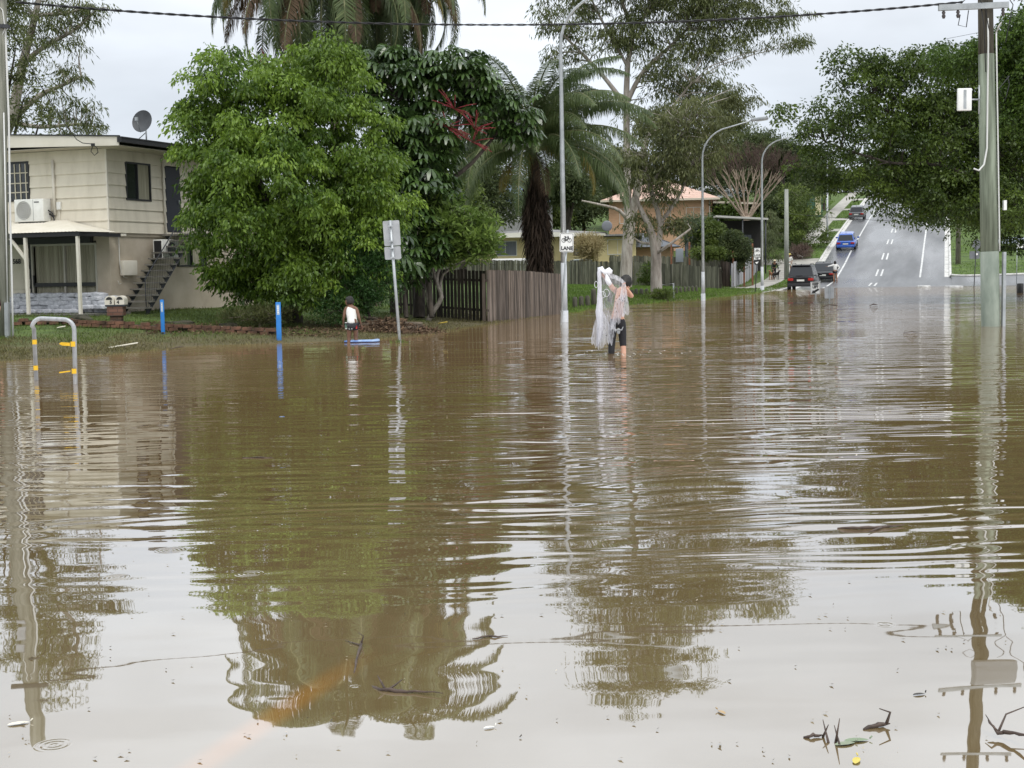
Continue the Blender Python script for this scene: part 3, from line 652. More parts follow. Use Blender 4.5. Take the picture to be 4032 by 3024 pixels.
# -- dark spreading figs on the right bank
def right_trees():
    Y = 55; b = Vector((22.5, 56, -.35)); t = thing('spreading_fig_tree', 'huge dark spreading fig tree overhanging the right side of the road and the flood', 'tree', b)
    lobes = [ell(*a, base=b) for a in ((3380, 250, Y, 110, 60), (3560, 230, Y, 110, 60), (3480, 400, Y, 210, 150), (3260, 480, Y, 170, 80), (3180, 640, Y, 80, 50), (3420, 600, Y, 260, 170), (3680, 330, Y, 190, 150), (3700, 600, Y, 260, 220), (3620, 780, Y, 200, 90), (3330, 735, Y, 100, 50), (3800, 760, Y-1, 230, 120), (3950, 500, Y, 200, 260), (3950, 800, Y-2, 170, 90), (4150, 600, Y, 260, 320), (4120, 300, Y, 240, 230), (3900, 300, Y, 150, 140), (4040, 860, Y-3, 120, 70), (3130, 430, Y, 70, 40))]
    lobes += [(1.5, 7, 6, 6, 5, 3.5), (-2, 5, 6.5, 5, 4, 3)]
    limbs = [[(0, 0, -.2, .55), (-.2, 0, 1.6, .42), (-.6, 0, 2.6, .38)]]
    for q in (((3980, 640, Y, .14), (3700, 520, Y, .08), (3450, 420, Y, .05)), ((3950, 760, Y-1, .12), (3700, 650, Y-1, .07), (3500, 640, Y-1, .05), (3250, 560, Y, .04)), ((4050, 500, Y, .2), (3900, 300, Y, .1), (3820, 180, Y, .05)), ((4150, 500, Y, .2), (4250, 300, Y, .1)), ((3950, 780, Y, .12), (3750, 760, Y, .08), (3560, 720, Y, .05))):
        limbs.append([(-.6, 0, 2.6, .22)]+lp(b, q))
    cp = crown_pts(lobes, 2150, shell=.75, upper=.1, seed=51, edge=.12)
    m = limbs_mesh(limbs, 9); twigs(m, limbs, cp, .03, .3, 5); m.build('trunk', M_barkd, t)
    clump_leaves(cp, 78, .55, .15, .078, L_dark, t, 51, droop=.8, flat=.6, dome=.7, tint_amp=.8, tint_base=.0)
    b = Vector((19.5, 43, -.35))
    t = thing('bright_leafed_tree', 'brighter green tree at the right edge behind the timber power pole', 'tree', b)
    lobes = [ell(*a, base=b) for a in ((3990, 200, 45, 90, 160), (4100, 300, 45, 130, 250), (3960, 420, 45, 80, 100), (4150, 60, 45, 120, 120), (3860, 230, 46, 70, 70), (3740, 240, 47, 90, 60), (4060, 60, 45, 50, 60))]
    limbs = [[(0, 0, -.2, .25), (0, 0, 2.5, .2), (-.2, .5, 5, .14), (-1, 1, 8, .07)], [(-.2, .5, 5, .1), (-2.5, 2.5, 7, .05)]]
    cp = crown_pts(lobes, 330, shell=.7, seed=53, edge=.12)
    m = limbs_mesh(limbs, 8); twigs(m, limbs, cp, .02, .4, 6); m.build('trunk', M_barkd, t)
    clump_leaves(cp, 85, .42, .13, .065, leafmat('bright_leaf', (.03, .06, .010), (.12, .20, .028), (.26, .36, .06), trans=.35), t, 53, droop=.8, flat=.7, dome=.7, tint_amp=.6)
right_trees()

# -- frangipani in front of the fence
b = GP(1700, 42.3)
t = thing('frangipani_tree', 'low crooked limbed frangipani with pale green leaves in front of the dark timber fence', 'tree', b)
Y = 42.2
limbs = [lp(b, l) for l in (((1680, 1275, Y, .09), (1700, 1235, Y, .08), (1738, 1170, Y, .07), (1720, 1110, Y, .06), (1735, 1050, Y, .05), (1800, 980, Y, .035)), ((1700, 1235, Y, .07), (1682, 1160, Y, .06), (1690, 1090, Y, .045), (1660, 1020, Y, .03)),
     ((1738, 1170, Y, .05), (1745, 1080, Y, .04), (1860, 1010, Y-.3, .03), (1930, 960, Y-.3, .02)), ((1720, 1110, Y, .05), (1700, 1030, Y, .04), (1720, 940, Y, .03)), ((1735, 1050, Y, .04), (1850, 930, Y, .03), (1850, 850, Y, .02)))]
cp = crown_pts([ell(*a, base=b) for a in ((1760, 860, Y, 90, 90), (1840, 920, Y, 100, 90), (1740, 960, Y, 80, 60), (1900, 970, Y-.3, 70, 50), (1800, 1010, Y, 90, 40), (1700, 1000, Y, 40, 60))], 230, shell=.6, seed=61)
m = limbs_mesh(limbs, 7); twigs(m, limbs, cp, .018, .8, 7); m.build('trunk', pm('frangipani_bark', (.15, .13, .11), (.3, .27, .23), scale=6), t)
clump_leaves(cp, 26, .24, .22, .075, L_fran, t, 61, droop=.15, flat=.6, dome=.8)

# -- shrubs in front of and behind the long fence
def bush(label, px, py, Y, rx, rz, mat, seed, n=110, per=70, cr=.28, L=.14, W=.05, name='shrub', cat='shrub', droop=.2, extra=()):
    b = GP(px, Y); top = [ell(px, py, Y, rx, rz, base=b)]+[ell(*e_, base=b) for e_ in extra]
    return simple_tree(name, label, b, max(.8, top[0][2]), top, mat, M_barkb, n, per, cr, L, W, trunk_r=.05, cat=cat, seed=seed, droop=droop, fork=.2, twigf=.5)
bush('pale tan spiky leaved shrub against the yellow house, left of the tall pale gum', 2320, 975, 104, 48, 52, L_tan, 71, n=60, per=45, cr=.38, L=.45, W=.05, droop=-.3)
bush('round yellow green bush before the dark carport, right of the second street lamp', 2800, 960, 102, 70, 90, L_bush, 72, n=120, cr=.4, L=.2, W=.1)
bush('pale weeping bush hanging over the far end of the grey fence', 2960, 940, 117, 85, 75, leafmat('weeping_leaf', (.06, .08, .03), (.17, .20, .08), (.25, .27, .12), trans=.3), 73, n=170, cr=.45, L=.3, W=.04, droop=1.6, extra=((2925, 985, 118, 55, 45), (3025, 985, 119, 50, 60), (3030, 900, 120, 50, 60)))
bush('dark green bush between the grey fence and the round yellow green one', 2900, 985, 100, 55, 80, L_far, 74, n=110, cr=.4, L=.18, W=.08)
bush('small dark green creeper bush on the long fence behind the wader', 2548, 1085, 96, 35, 45, L_dark, 75, n=40, cr=.35, L=.12, W=.06)
bush('low clump of weeds round the foot of the grey streaky gum', 2600, 1160, 66, 60, 18, L_bush, 76, n=50, per=40, cr=.2, L=.14, W=.03, droop=-.5)
bush('big olive bush on the bank beside the upper footpath', 3180, 900, 128, 90, 110, L_bush, 77, n=150, cr=.6, L=.25, W=.1, extra=((3110, 860, 130, 80, 120), (3150, 800, 132, 90, 90)))
bush('dry brown bush at the edge of the footpath below the olive one', 3150, 1000, 121, 45, 28, L_purp, 78, n=50, cr=.4, L=.3, W=.03, droop=-.4)
bush('small palm like plant with pale fan leaves beside the grey board fence', 2740, 900, 103, 60, 60, leafmat('fan_leaf', (.05, .08, .035), (.14, .18, .09), (.2, .25, .13), trans=.3), 79, n=60, per=40, cr=.5, L=.5, W=.05, droop=.6, name='fan_palm', cat='palm')
bush('low leafy weeds along the foot of the grey board fence', 2790, 1000, 98.5, 80, 20, L_bush, 80, n=60, cr=.35, L=.2, W=.08)
bush('scrubby twiggy weeds at the foot of the weeping fig behind the left blue post', 1010, 1240, 36.2, 150, 30, leafmat('weed', (.05, .065, .02), (.16, .17, .06), (.25, .22, .1), trans=.3), 81, n=90, per=40, cr=.16, L=.12, W=.02, droop=-.5)

# -- woods and garden trees on the hill behind
rgb = random.Random(9)
def bgtree(label, px, pyt, Y, rx, mat=L_far, seed=1, pyb=None, n=200, bark=M_barkd, L=.32, W=.15, cr=1.1, name='hill_tree', per=60, droop=.4, group=None):
    b = GP(px, Y); top = P(px, pyt, Y).z-b.z; r = rx*Y/F; pyb_z = top*.3
    rg = random.Random(seed); lobes = []
    for k in range(7):
        a = rg.random()*6.28; q = rg.random(); hz = pyb_z+(top-pyb_z)*(.15+.72*q); rr = r*(.42+.18*rg.random())
        lobes.append((math.cos(a)*r*.55*(1.1-q), math.sin(a)*r*.5, hz, rr, rr, rr*.7))
    lobes.append((0, 0, top-r*.4, r*.5, r*.5, r*.4))
    return simple_tree(name, label, b, top, lobes, mat, bark, n, per, cr, L, W, trunk_r=.12+.02*top, seed=seed, droop=droop, group=group, twigf=.35, shell=.5, tw=.05)
bgtree('dark bushy tree behind the yellow house, left of the low wide palm', 1900, 560, 118, 170, seed=91)
bgtree('dark leafy tree right behind the low wide palm, above the yellow house', 2240, 640, 125, 150, seed=92)
bgtree('dull green tree between the two gum trunks, above the orange brick house', 2420, 600, 150, 160, seed=93, n=240)
bgtree('olive tree rising behind the roof of the orange brick house', 2700, 540, 160, 190, seed=94, n=260)
bgtree('bare headed olive tree behind the white roofed house', 2900, 440, 165, 130, seed=95, mat=L_gum)
bgtree('dark tree beside the upper footpath, behind the olive bush', 3090, 560, 142, 110, seed=96, n=260)
bgtree('tall dark tree on the rise right of the twiggy bare tree', 3010, 500, 155, 130, seed=97, n=240)
bgtree('gum tree near the crest on the left side of the road', 3180, 570, 175, 110, seed=98, mat=L_gum, n=200)
bgtree('dark rounded tree half way up the hill beside the footpath', 3240, 640, 170, 80, seed=99, n=200)
bgtree('small bushy tree at the crest of the road', 3330, 690, 205, 70, seed=100, n=120)
bgtree('green tree above the timber fence seen between the umbrella tree and the yellow house', 1820, 700, 100, 130, seed=101, mat=L_bush)
bgtree('far tree on the crest right of the road, behind the spreading fig', 3620, 640, 215, 150, seed=102)
bgtree('far tree beyond the crest left of the road', 3440, 655, 235, 120, seed=103)
bgtree('garden tree beyond the side street at the right edge', 4060, 820, 150, 150, seed=104, n=220)
bgtree('bushy tree on the right bank above the far timber pole', 3740, 780, 160, 110, seed=105, n=200)
bgtree('leafy tree behind the umbrella tree and the tall palms', 1650, 420, 75, 190, seed=106, mat=L_dark, n=240, cr=.8, L=.2)
bgtree('shade tree beyond the right bank lawn, behind the park roof', 3950, 800, 175, 150, seed=107, n=200)
for i, (px, pt, Y, rx, lb) in enumerate(((2010, 690, 150, 130, 'low dense tree on the hill behind the blue roofed house'), (2150, 780, 138, 100, 'dark hedge tree between the palm trunk and the yellow house roof'), (2300, 745, 140, 110, 'bushy tree behind the right end of the yellow house roof'), (2560, 690, 172, 150, 'dense tree behind the roof ridge of the orange brick house'), (2800, 640, 178, 130, 'dull tree on the hill left of the white roofed house'),
     (2940, 620, 180, 140, 'far olive tree behind the bare purple tree'), (3080, 690, 150, 90, 'dark bushy tree directly behind the short timber pole'), (2870, 800, 128, 90, 'dark shrubby tree behind the carport'), (3010, 780, 132, 90, 'dark garden tree right of the bare purple tree stems'), (2480, 780, 150, 90, 'low garden tree in front of the orange brick house wall'), (1760, 760, 125, 120, 'low tree on the rise seen through the frangipani'), (3200, 720, 190, 70, 'small far tree by the crest above the footpath'),
     (300, 700, 120, 300, 'broad tree on the rise behind the cream house'), (1000, 600, 115, 300, 'broad tree hidden behind the weeping fig'), (1400, 620, 120, 260, 'broad tree hidden behind the umbrella tree'))):
    bgtree(lb, px, pt, Y, rx, seed=120+i, n=150, mat=(L_far, L_bush, L_far, L_dark)[i % 4])
# the leafless multi-stemmed tree
def bare_tree():
    Y = 122; b = GP(2935, Y); t = thing('bare_tree', 'leafless purple brown tree fanning up from pale stems above the carport', 'tree', b); rg = random.Random(3); m = MB()
    o = P(2940, 850, Y)-b; m.tube([(0, 0, -.3), (o.x, 0, o.z*.5), tuple(o)], [.4, .36, .3], 8)
    fine = MB()
    def br(p, d, l, r, k):
        q = p+d*l; (m if k > 2 else fine).tube([p, p+d*l*.5+Vector((rg.uniform(-.05, .05), 0, 0))*l, q], [r, r*.8, r*.62], 5 if k > 2 else 3, cap=False)
        if k == 0: return
        for j in range(3 if k > 1 else 4):
            nd = (d+Vector((rg.uniform(-.42, .42), rg.uniform(-.42, .42), rg.uniform(-.05, .25)))).normalized(); br(q, nd, l*rg.uniform(.62, .85), r*.58, k-1)
    for j in range(8):
        a = -1.05+j*.3; br(o+Vector((a*.3, rg.uniform(-.2, .2), -.1)), Vector((a*.75, rg.uniform(-.5, .5), 1)).normalized(), 2.0, .12, 5)
    m.build('stems', pm('pale_bark', (.22, .165, .12), (.38, .30, .23), scale=4), t); fine.build('twigs', L_purp, t)
bare_tree()

# ================================================================ buildings
M_cream = pm('cream_siding', (.50, .455, .355), (.66, .61, .50), scale=1.3, rough=.55, bump=.001, bs=90, st=(1.6, 1.6, .45), lo=.28, hi=.6, c3=(.61, .56, .455))
M_creamt = pm('cream_trim', (.62, .58, .49), (.68, .64, .56), scale=2, rough=.5)
M_render = pm('beige_render', (.33, .285, .22), (.49, .43, .345), lo=.25, hi=.65, c3=(.43, .37, .29), scale=1.1, rough=.85, bump=.003, bs=70)
M_black = pm('black_frame', (.018, .018, .02), rough=.4)
M_glass = pm('window_glass', (.02, .024, .026), rough=.04, spec=.9)
M_dkmetal = pm('dark_metal', (.03, .032, .037), (.05, .052, .058), scale=8, rough=.5)
M_whitep = pm('white_plastic', (.62, .62, .58), (.72, .72, .68), scale=4, rough=.45)
M_galv = pm('galvanised_steel', (.33, .35, .36), (.47, .49, .50), scale=3, rough=.42, metal=.55, bs=30)
M_curt = pm('curtain', (.25, .235, .17), (.40, .38, .29), scale=9, rough=.9, st=(1, 1, .03))
M_brick = None
def brickmat(name, c1, c2, mort, sc_=1., bw=.24, rh=.086):
    m = bpy.data.materials.new(name); m.use_nodes = True; n = m.node_tree; b = n.nodes['Principled BSDF']; b.inputs['Roughness'].default_value = .85
    t = NN(n, 'ShaderNodeTexCoord'); s = NN(n, 'ShaderNodeSeparateXYZ'); n.links.new(t.outputs['Object'], s.inputs[0])
    a = NN(n, 'ShaderNodeMath', operation='ADD'); n.links.new(s.outputs[0], a.inputs[0]); n.links.new(s.outputs[1], a.inputs[1])
    c = NN(n, 'ShaderNodeCombineXYZ'); n.links.new(a.outputs[0], c.inputs[0]); n.links.new(s.outputs[2], c.inputs[1])
    k = NN(n, 'ShaderNodeTexBrick'); k.inputs['Scale'].default_value = sc_; k.inputs['Brick Width'].default_value = bw; k.inputs['Row Height'].default_value = rh; k.inputs['Mortar Size'].default_value = .008
    k.inputs['Color1'].default_value = (*c1, 1); k.inputs['Color2'].default_value = (*c2, 1); k.inputs['Mortar'].default_value = (*mort, 1)
    n.links.new(c.outputs[0], k.inputs[0]); n.links.new(k.outputs['Color'], b.inputs['Base Color']); return m
M_obrick = brickmat('orange_brick', (.54, .30, .17), (.62, .37, .22), (.42, .33, .26))
M_bbrick = brickmat('brown_brick', (.30, .18, .10), (.36, .23, .13), (.33, .27, .2))
M_gbrick = brickmat('garden_brick', (.20, .085, .05), (.30, .13, .075), (.10, .08, .06), bw=.23, rh=.075)

def siding(name, mat, parent, x0, x1, y, z0, z1, step, axis='x', holes=(), out=1, lap=.034):
    """weatherboards on a wall plane with openings (u0,u1,z0,z1)"""
    m = MB(); nb = int(round((z1-z0)/step)); st = (z1-z0)/nb
    for i in range(nb):
        a, b = z0+i*st, z0+(i+1)*st; segs = [(x0, x1)]
        cuts = sorted({a, b}|{h[k] for h in holes for k in (2, 3) if a < h[k] < b})
        for c0, c1 in zip(cuts[:-1], cuts[1:]):
            mid = (c0+c1)/2; seg = [(x0, x1)]
            for h in holes:
                if h[2] < mid < h[3]:
                    ns = []
                    for s0, s1 in seg:
                        if h[1] <= s0 or h[0] >= s1: ns.append((s0, s1)); continue
                        if h[0] > s0: ns.append((s0, h[0]))
                        if h[1] < s1: ns.append((h[1], s1))
                    seg = ns
            o0 = lap*(1-(c0-a)/st); o1 = lap*(1-(c1-a)/st)
            for s0, s1 in seg:
                if axis == 'x': pts = [(s0, y-out*o0, c0), (s1, y-out*o0, c0), (s1, y-out*o1, c1), (s0, y-out*o1, c1)]; pt2 = [(s0, y, c0), (s1, y, c0), (s1, y-out*o0, c0), (s0, y-out*o0, c0)]
                else: pts = [(y+out*o0, s0, c0), (y+out*o0, s1, c0), (y+out*o1, s1, c1), (y+out*o1, s0, c1)]; pt2 = [(y, s0, c0), (y, s1, c0), (y+out*o0, s1, c0), (y+out*o0, s0, c0)]
                m.quad(*pts)
                if c0 == a: m.quad(*pt2)
    return m.build(name, mat, parent)
def window(parent, axis, u0, u1, z0, z1, y, out, frame_mat=M_black, mull=(), fr=.05, curtain=None, depth=.06, inner=None):
    """out: +1 means outward is -y for axis x, or +x for axis y"""
    def pt(u, d, z): return (u, y-d*out, z) if axis == 'x' else (y+d*out, u, z)
    def bx(m, a, b):
        p, q = pt(*a), pt(*b); m.box(tuple(min(i, j) for i, j in zip(p, q)), tuple(max(i, j) for i, j in zip(p, q)))
    m = MB(); d0, d1 = -.03, .035
    for a, b in (((u0, d0, z0), (u1, d1, z0+fr)), ((u0, d0, z1-fr), (u1, d1, z1)), ((u0, d0, z0+fr), (u0+fr, d1, z1-fr)), ((u1-fr, d0, z0+fr), (u1, d1, z1-fr))): bx(m, a, b)
    for f in mull: bx(m, (u0+(u1-u0)*f-fr*.4, d0, z0+fr), (u0+(u1-u0)*f+fr*.4, d1-.005, z1-fr))
    w_ = m.build('window', frame_mat, parent)
    g = MB(); bx(g, (u0+fr, -.02, z0+fr), (u1-fr, -.012, z1-fr)); g.build('pane', inner or M_glass, w_)
    if curtain:
        for a, b in curtain:
            c = MB(); N = 24; ua, ub = u0+(u1-u0)*a, u0+(u1-u0)*b
            for i in range(N):
                f0, f1 = ua+(ub-ua)*i/N, ua+(ub-ua)*(i+1)/N
                o0, o1 = -.008+.003*math.sin(i*1.7), -.008+.003*math.sin((i+1)*1.7)
                c.quad(pt(f0, o0, z0+fr), pt(f1, o1, z0+fr), pt(f1, o1, z1-fr), pt(f0, o0, z1-fr))
            c.build('curtain', M_curt, w_)
    return w_

# -- cream two storey house
H0 = Vector((-11.6, 40.0, 0)); ROTH = -R(21.1)
hs = thing('two_storey_house', 'cream weatherboard two storey house with an outside steel stair and a front verandah', 'house', H0, ROTH)
GH = .5
upper_h = [(-4.9, -2.75, 3.9, 5.07)]
siding('wall', M_cream, hs, -8, 0, 0, 2.9, 5.32, .345, 'x', upper_h)
siding('wall', M_cream, hs, 0, 8, 0, 2.9, 5.32, .345, 'y', [(.85, 2.07, 3.87, 5.0), (2.82, 3.6, 2.96, 5.0)])
MB().box((-.03, -.028, 2.88), (.026, .026, 5.30)).build('corner_trim', M_creamt, hs)
m = MB(); m.box((-8, 7.9, 0), (0, 8, 5.4)); m.box((-8.1, 0, 0), (-8, 8, 5.4)); m.box((-7.99, .12, 2.80), (-.02, 7.9, 2.899)); m.box((-7.9, .2, 3), (-.2, 7.8, 3.02)); m.build('back_wall', M_render, hs)
m = MB(); m.box((-7.9, .25, 2.95), (-.25, .27, 5.3)); m.box((-.27, .27, 2.95), (-.25, 7.8, 5.3)); m.build('room_interior', pm('dark_room', (.03, .03, .03), rough=.9), hs)
# ground floor: render pier and side wall, boards left of the sliding doors
m = MB(); m.box((-.52, .06, 0), (-.06, .26, 2.80)); m.box((-.26, .26, 0), (-.06, 3.4, 2.80)); m.box((-.26, 3.4, 0), (-.06, 5.0, 1.9)); m.box((-.26, 3.4, 2.6), (-.06, 5.0, 2.80)); m.box((-.26, 5.0, 0), (-.06, 7.9, 2.80)); m.box((-3.0, .06, 2.68), (-.52, .26, 2.80)); m.build('lower_wall', M_render, hs)
siding('lower_wall', M_cream, hs, -8, -2.98, .08, .4, 2.8, .3, 'x')
# roof: low gable sheet with black gutter along the right and a cream fascia board in front
m = MB(); m.add([(.95, -.62, 5.56), (.95, 8.5, 5.56), (-4.2, 8.5, 5.86), (-4.2, -.62, 5.86), (-9.0, 8.5, 5.6), (-9.0, -.62, 5.6)], [(0, 1, 2, 3), (3, 2, 4, 5)])
m.add([(.95, -.62, 5.535), (.95, 8.5, 5.535), (-4.2, 8.5, 5.835), (-4.2, -.62, 5.835), (-9.0, 8.5, 5.575), (-9.0, -.62, 5.575)], [(3, 2, 1, 0), (5, 4, 2, 3)])
rf = m.build('roof', pm('dark_roof', (.06, .06, .062), (.1, .1, .1), scale=3, rough=.6), hs)
MB().poly([(.95, 5.30), (.95, 5.55), (-4.2, 5.85), (-9, 5.57), (-9, 5.36), (-4.2, 5.46)], -.66, -.625).build('fascia', M_creamt, rf)
MB().poly([(.98, 5.548), (.98, 5.585), (-4.2, 5.885), (-9, 5.61), (-9, 5.575), (-4.2, 5.853)], -.69, -.615).build('barge_cap', M_black, rf)
m = MB(); m.box((.92, -.69, 5.39), (1.07, 8.5, 5.535)); m.box((1.05, -.70, 5.51), (1.09, 8.5, 5.545)); m.build('gutter', M_black, rf)
m = MB(); m.box((0.03, -.60, 5.30), (.92, 8.4, 5.325)); m.box((-8, -.6, 5.325), (.02, -.03, 5.345)); m.build('soffit', pm('soffit', (.42, .38, .31), rough=.7), rf)
# windows
w1 = window(hs, 'x', -4.9, -2.75, 3.9, 5.07, 0, 1, mull=(.46,), curtain=((.1, .2), (.36, .5)))
m = MB()
for i in range(5): u = -3.72+.2*i; m.box((u, -.01, 3.96), (u+.035, .004, 5.0))
for z in (4.15, 4.42, 4.72): m.box((-3.85, -.012, z), (-2.81, .002, z+.03))
m.build('security_lattice', pm('lattice', (.50, .46, .36), rough=.6), w1)
window(hs, 'y', .85, 2.07, 3.87, 5.0, 0, 1, mull=(.47,), curtain=((.52, .95),))
window(hs, 'y', 3.4, 5.0, 1.9, 2.6, -.06, 1, mull=(.5,), curtain=((.1, .35), (.55, .8)))
dr = MB().box((-.01, 2.84, 2.98), (.02, 3.58, 4.97)).build('security_door', pm('security_mesh', (.012, .014, .022), (.03, .035, .05), scale=60, rough=.5), hs)
MB().box((.02, 3.45, 3.85), (.06, 3.5, 3.97)).build('handle', M_galv, dr)
m = MB(); m.box((0.004, 2.70, 2.9), (.045, 2.76, 5.3)); m.tube([(.07, 2.66, 2.9), (.07, 2.66, 5.32)], .028, 8); m.build('downpipe', M_creamt, hs)
m = MB(); m.tube([(-1.85, -.06, 3.45), (-1.85, -.06, 5.05)], .045, 8); m.tube([(-1.70, -.05, 2.98), (-1.70, -.05, 3.75)], .015, 6); m.build('vent_pipe', M_creamt, hs)
MB().cbox((-1.69, -.06, 3.72), (.14, .07, .22)).build('junction_box', M_whitep, hs, bevel=.01)
# sliding glass doors
sd_ = MB()
for u in (-2.9, -1.72, -.58): sd_.box((u, .05, .62), (u+.06, .12, 2.62))
sd_.box((-2.84, .052, 2.56), (-.52, .118, 2.615)); sd_.box((-2.84, .052, .62), (-.52, .118, .68))
sdo = sd_.build('sliding_door', pm('light_frame', (.42, .40, .34), rough=.5), hs)
MB().box((-2.84, .045, 1.36), (-.58, .1, 1.47)).build('mid_rail', M_black, sdo)
m = MB(); m.box((-2.93, .03, .62), (-2.905, .13, 2.6)); m.cbox((-2.80, .03, 1.55), (.04, .04, .3)); m.build('handle', M_black, sdo)
c = MB()
for i in range(70):
    u0, u1 = -2.80+i*.0317, -2.80+(i+1)*.0317; f = lambda k: .15+.02*math.sin(k*1.9)+.01*math.sin(k*.7); c.quad((u0, f(i), .68), (u1, f(i+1), .68), (u1, f(i+1), 2.57), (u0, f(i), 2.57))
c.build('curtain', M_curt, sdo)
MB().box((-4.2, -.10, 2.62), (-.60, .045, 2.80)).build('awning_box', pm('awning_box', (.035, .035, .04), rough=.5), hs)
text_obj('568', .20, M_black, hs, (-3.42, .045, 2.12), name='house_number', bold=.006)
# verandah
vd = MB(); E = (-7, -1.95, 2.86), (.48, -1.95, 2.86), (-1.45, -.03, 3.28), (-7, -.03, 3.28)
N = 120
for i in range(N):   # corrugations run down the slope
    a, b = -7+(7.48)*i/N, -7+(7.48)*(i+1)/N
    za = 2.88+.012*(i % 2); zb = 2.88+.012*((i+1) % 2)
    ta = min(1, (.48-a)/1.93) if a > -1.45 else 1; tb = min(1, (.48-b)/1.93) if b > -1.45 else 1
    vd.quad((a, -1.97, za), (b, -1.97, zb), (b, -1.97+1.93*tb, zb+.42*tb), (a, -1.97+1.93*ta, za+.42*ta))
vd.add([(.48, -1.97, 2.88), (.30, -.03, 2.90), (-1.45, -.04, 3.30)], [(0, 1, 2)])
vr = vd.build('verandah_roof', pm('corrugated_cream', (.60, .56, .46), (.68, .64, .55), scale=2, rough=.5), hs)
m = MB(); m.box((-7, -1.93, 2.76), (.46, -1.86, 2.865)); m.box((.34, -1.86, 2.76), (.40, .0, 2.86)); m.box((-7, -1.85, 2.80), (.33, .0, 2.82)); m.build('beam', M_black, vr)
for x in (-1.42, .37): m = MB(); m.box((x-.04, -1.92, .5), (x+.04, -1.84, 2.755)); m.build('post', M_creamt, vr)
MB().add([(-2.0, -1.9, 2.74), (-1.9, -1.9, 2.74), (-1.47, -1.9, 2.25), (-1.47, -1.9, 2.12), (-2.0, -1.84, 2.74), (-1.9, -1.84, 2.74), (-1.47, -1.84, 2.25), (-1.47, -1.84, 2.12)], [(0, 1, 2, 3), (7, 6, 5, 4), (0, 4, 5, 1), (3, 2, 6, 7), (0, 3, 7, 4), (1, 5, 6, 2)]).build('brace', M_creamt, vr)
MB().box((-7, -2.1, .1), (.6, .06, .60)).build('patio_slab', pm('patio', (.10, .095, .085), (.17, .16, .14), scale=2, rough=.6), hs)
# outside stair
st = MB(); tr = MB(); N = 13; t0, t1, z0_, z1_ = .35, 2.62, .70, 2.86
for i in range(N):
    f = i/(N-1); y = t0+(t1-t0)*f; z = z0_+(z1_-z0_)*f
    tr.box((.06, y-.14, z-.02), (1.02, y+.14, z+.025))
    for x in (.12, .93): st.add([(x, y-.10, z-.025), (x, y+.12, z-.025), (x, y+.05, z-.14), (x+.04, y-.10, z-.025), (x+.04, y+.12, z-.025), (x+.04, y+.05, z-.14)], [(0, 1, 2), (5, 4, 3), (0, 3, 4, 1), (1, 4, 5, 2), (2, 5, 3, 0)])
for x in (.14, .95): st.tube([(x, t0-.25, z0_-.42), (x, t1+.1, z1_-.1)], .05, 4)
stair = st.build('stair', M_dkmetal, hs)
tr.build('tread', pm('tread', (.14, .13, .11), (.25, .235, .205), scale=5), stair)
MB().box((.04, 2.62, 2.84), (1.04, 3.8, 2.90)).build('landing', pm('landing', (.25, .24, .22), rough=.7), stair)
m = MB()
for x in (1.0,):
    m.tube([(x, t0-.1, z0_-.3), (x, t0-.1, z0_+.85), (x, t1, z1_+.9), (x, 3.8, z1_+.95), (x, 3.8, z1_)], .018, 6)
    for i in range(28):
        f = i/27; y = t0+(t1-t0)*f; z = z0_+(z1_-z0_)*f; m.tube([(x, y, z-.05), (x, y, z+.86)], .008, 4, cap=False)
    for i in range(10): y = t1+.12*i; m.tube([(x, y, z1_), (x, y, z1_+.92)], .008, 4, cap=False)
m.build('handrail', M_dkmetal, stair)
# fittings on the side wall
mb_ = MB().cbox((.02, .82, 1.87), (.14, .66, .44)).build('meter_box', M_creamt, hs, bevel=.015)
m = MB(); m.tube([(.01, .42, 2.8), (.01, .42, 2.0), (.01, .48, 1.75), (.01, .6, 1.6), (.01, .75, 1.58)], .012, 5); m.tube([(.01, .3, 1.5), (.01, .36, 1.4), (.01, .45, 1.42)], .008, 4); m.build('conduit', M_whitep, hs)
MB().cbox((.12, .35, 2.83), (.34, .12, .07)).build('gutter_outlet', M_creamt, hs)
def aircon(parent, axis):
    b = MB().cbox((0, 0, 0), (1.05, .34, .66) if axis == 'x' else (.34, .85, .60)).build('air_conditioner', M_whitep, parent, bevel=.02)
    m = MB(); 
    if axis == 'x':
        N = 28; m.add([(-.18+.27*math.cos(2*math.pi*k/N), -.176, .27*math.sin(2*math.pi*k/N)) for k in range(N)], [tuple(range(N))]); o = m.build('fan_grille', pm('fan_grille', (.20, .20, .19), (.34, .34, .32), scale=90, rough=.6), b)
        g = MB()
        for r_ in (.06, .12, .18, .24, .275): g.tube([(-.18+r_*math.cos(2*math.pi*k/24), -.182, r_*math.sin(2*math.pi*k/24)) for k in range(25)], .005, 4)
        g.build('guard', M_whitep, o)
        MB().box((.16, -.176, -.31), (.165, -.171, .31)).build('panel_seam', M_black, b)
        m = MB(); m.box((.21, -.176, .22), (.38, -.172, .25)); m.build('badge', M_black, b)
    else:
        for k in range(2): pass
        N = 24; m.add([(.176, .05+.22*math.cos(2*math.pi*k/N), .22*math.sin(2*math.pi*k/N)) for k in range(N)], [tuple(range(N))]); m.build('fan_grille', M_black, b)
        MB().box((-.12, -.431, -.26), (.14, -.427, .26)).build('side_recess', M_black, b)
    return b
a = aircon(hs, 'x'); a.location = (-2.50, -.24, 3.60)
MB().box((-2.95, -.35, 3.22), (-2.0, -.02, 3.26)).build('bracket', M_dkmetal, hs)
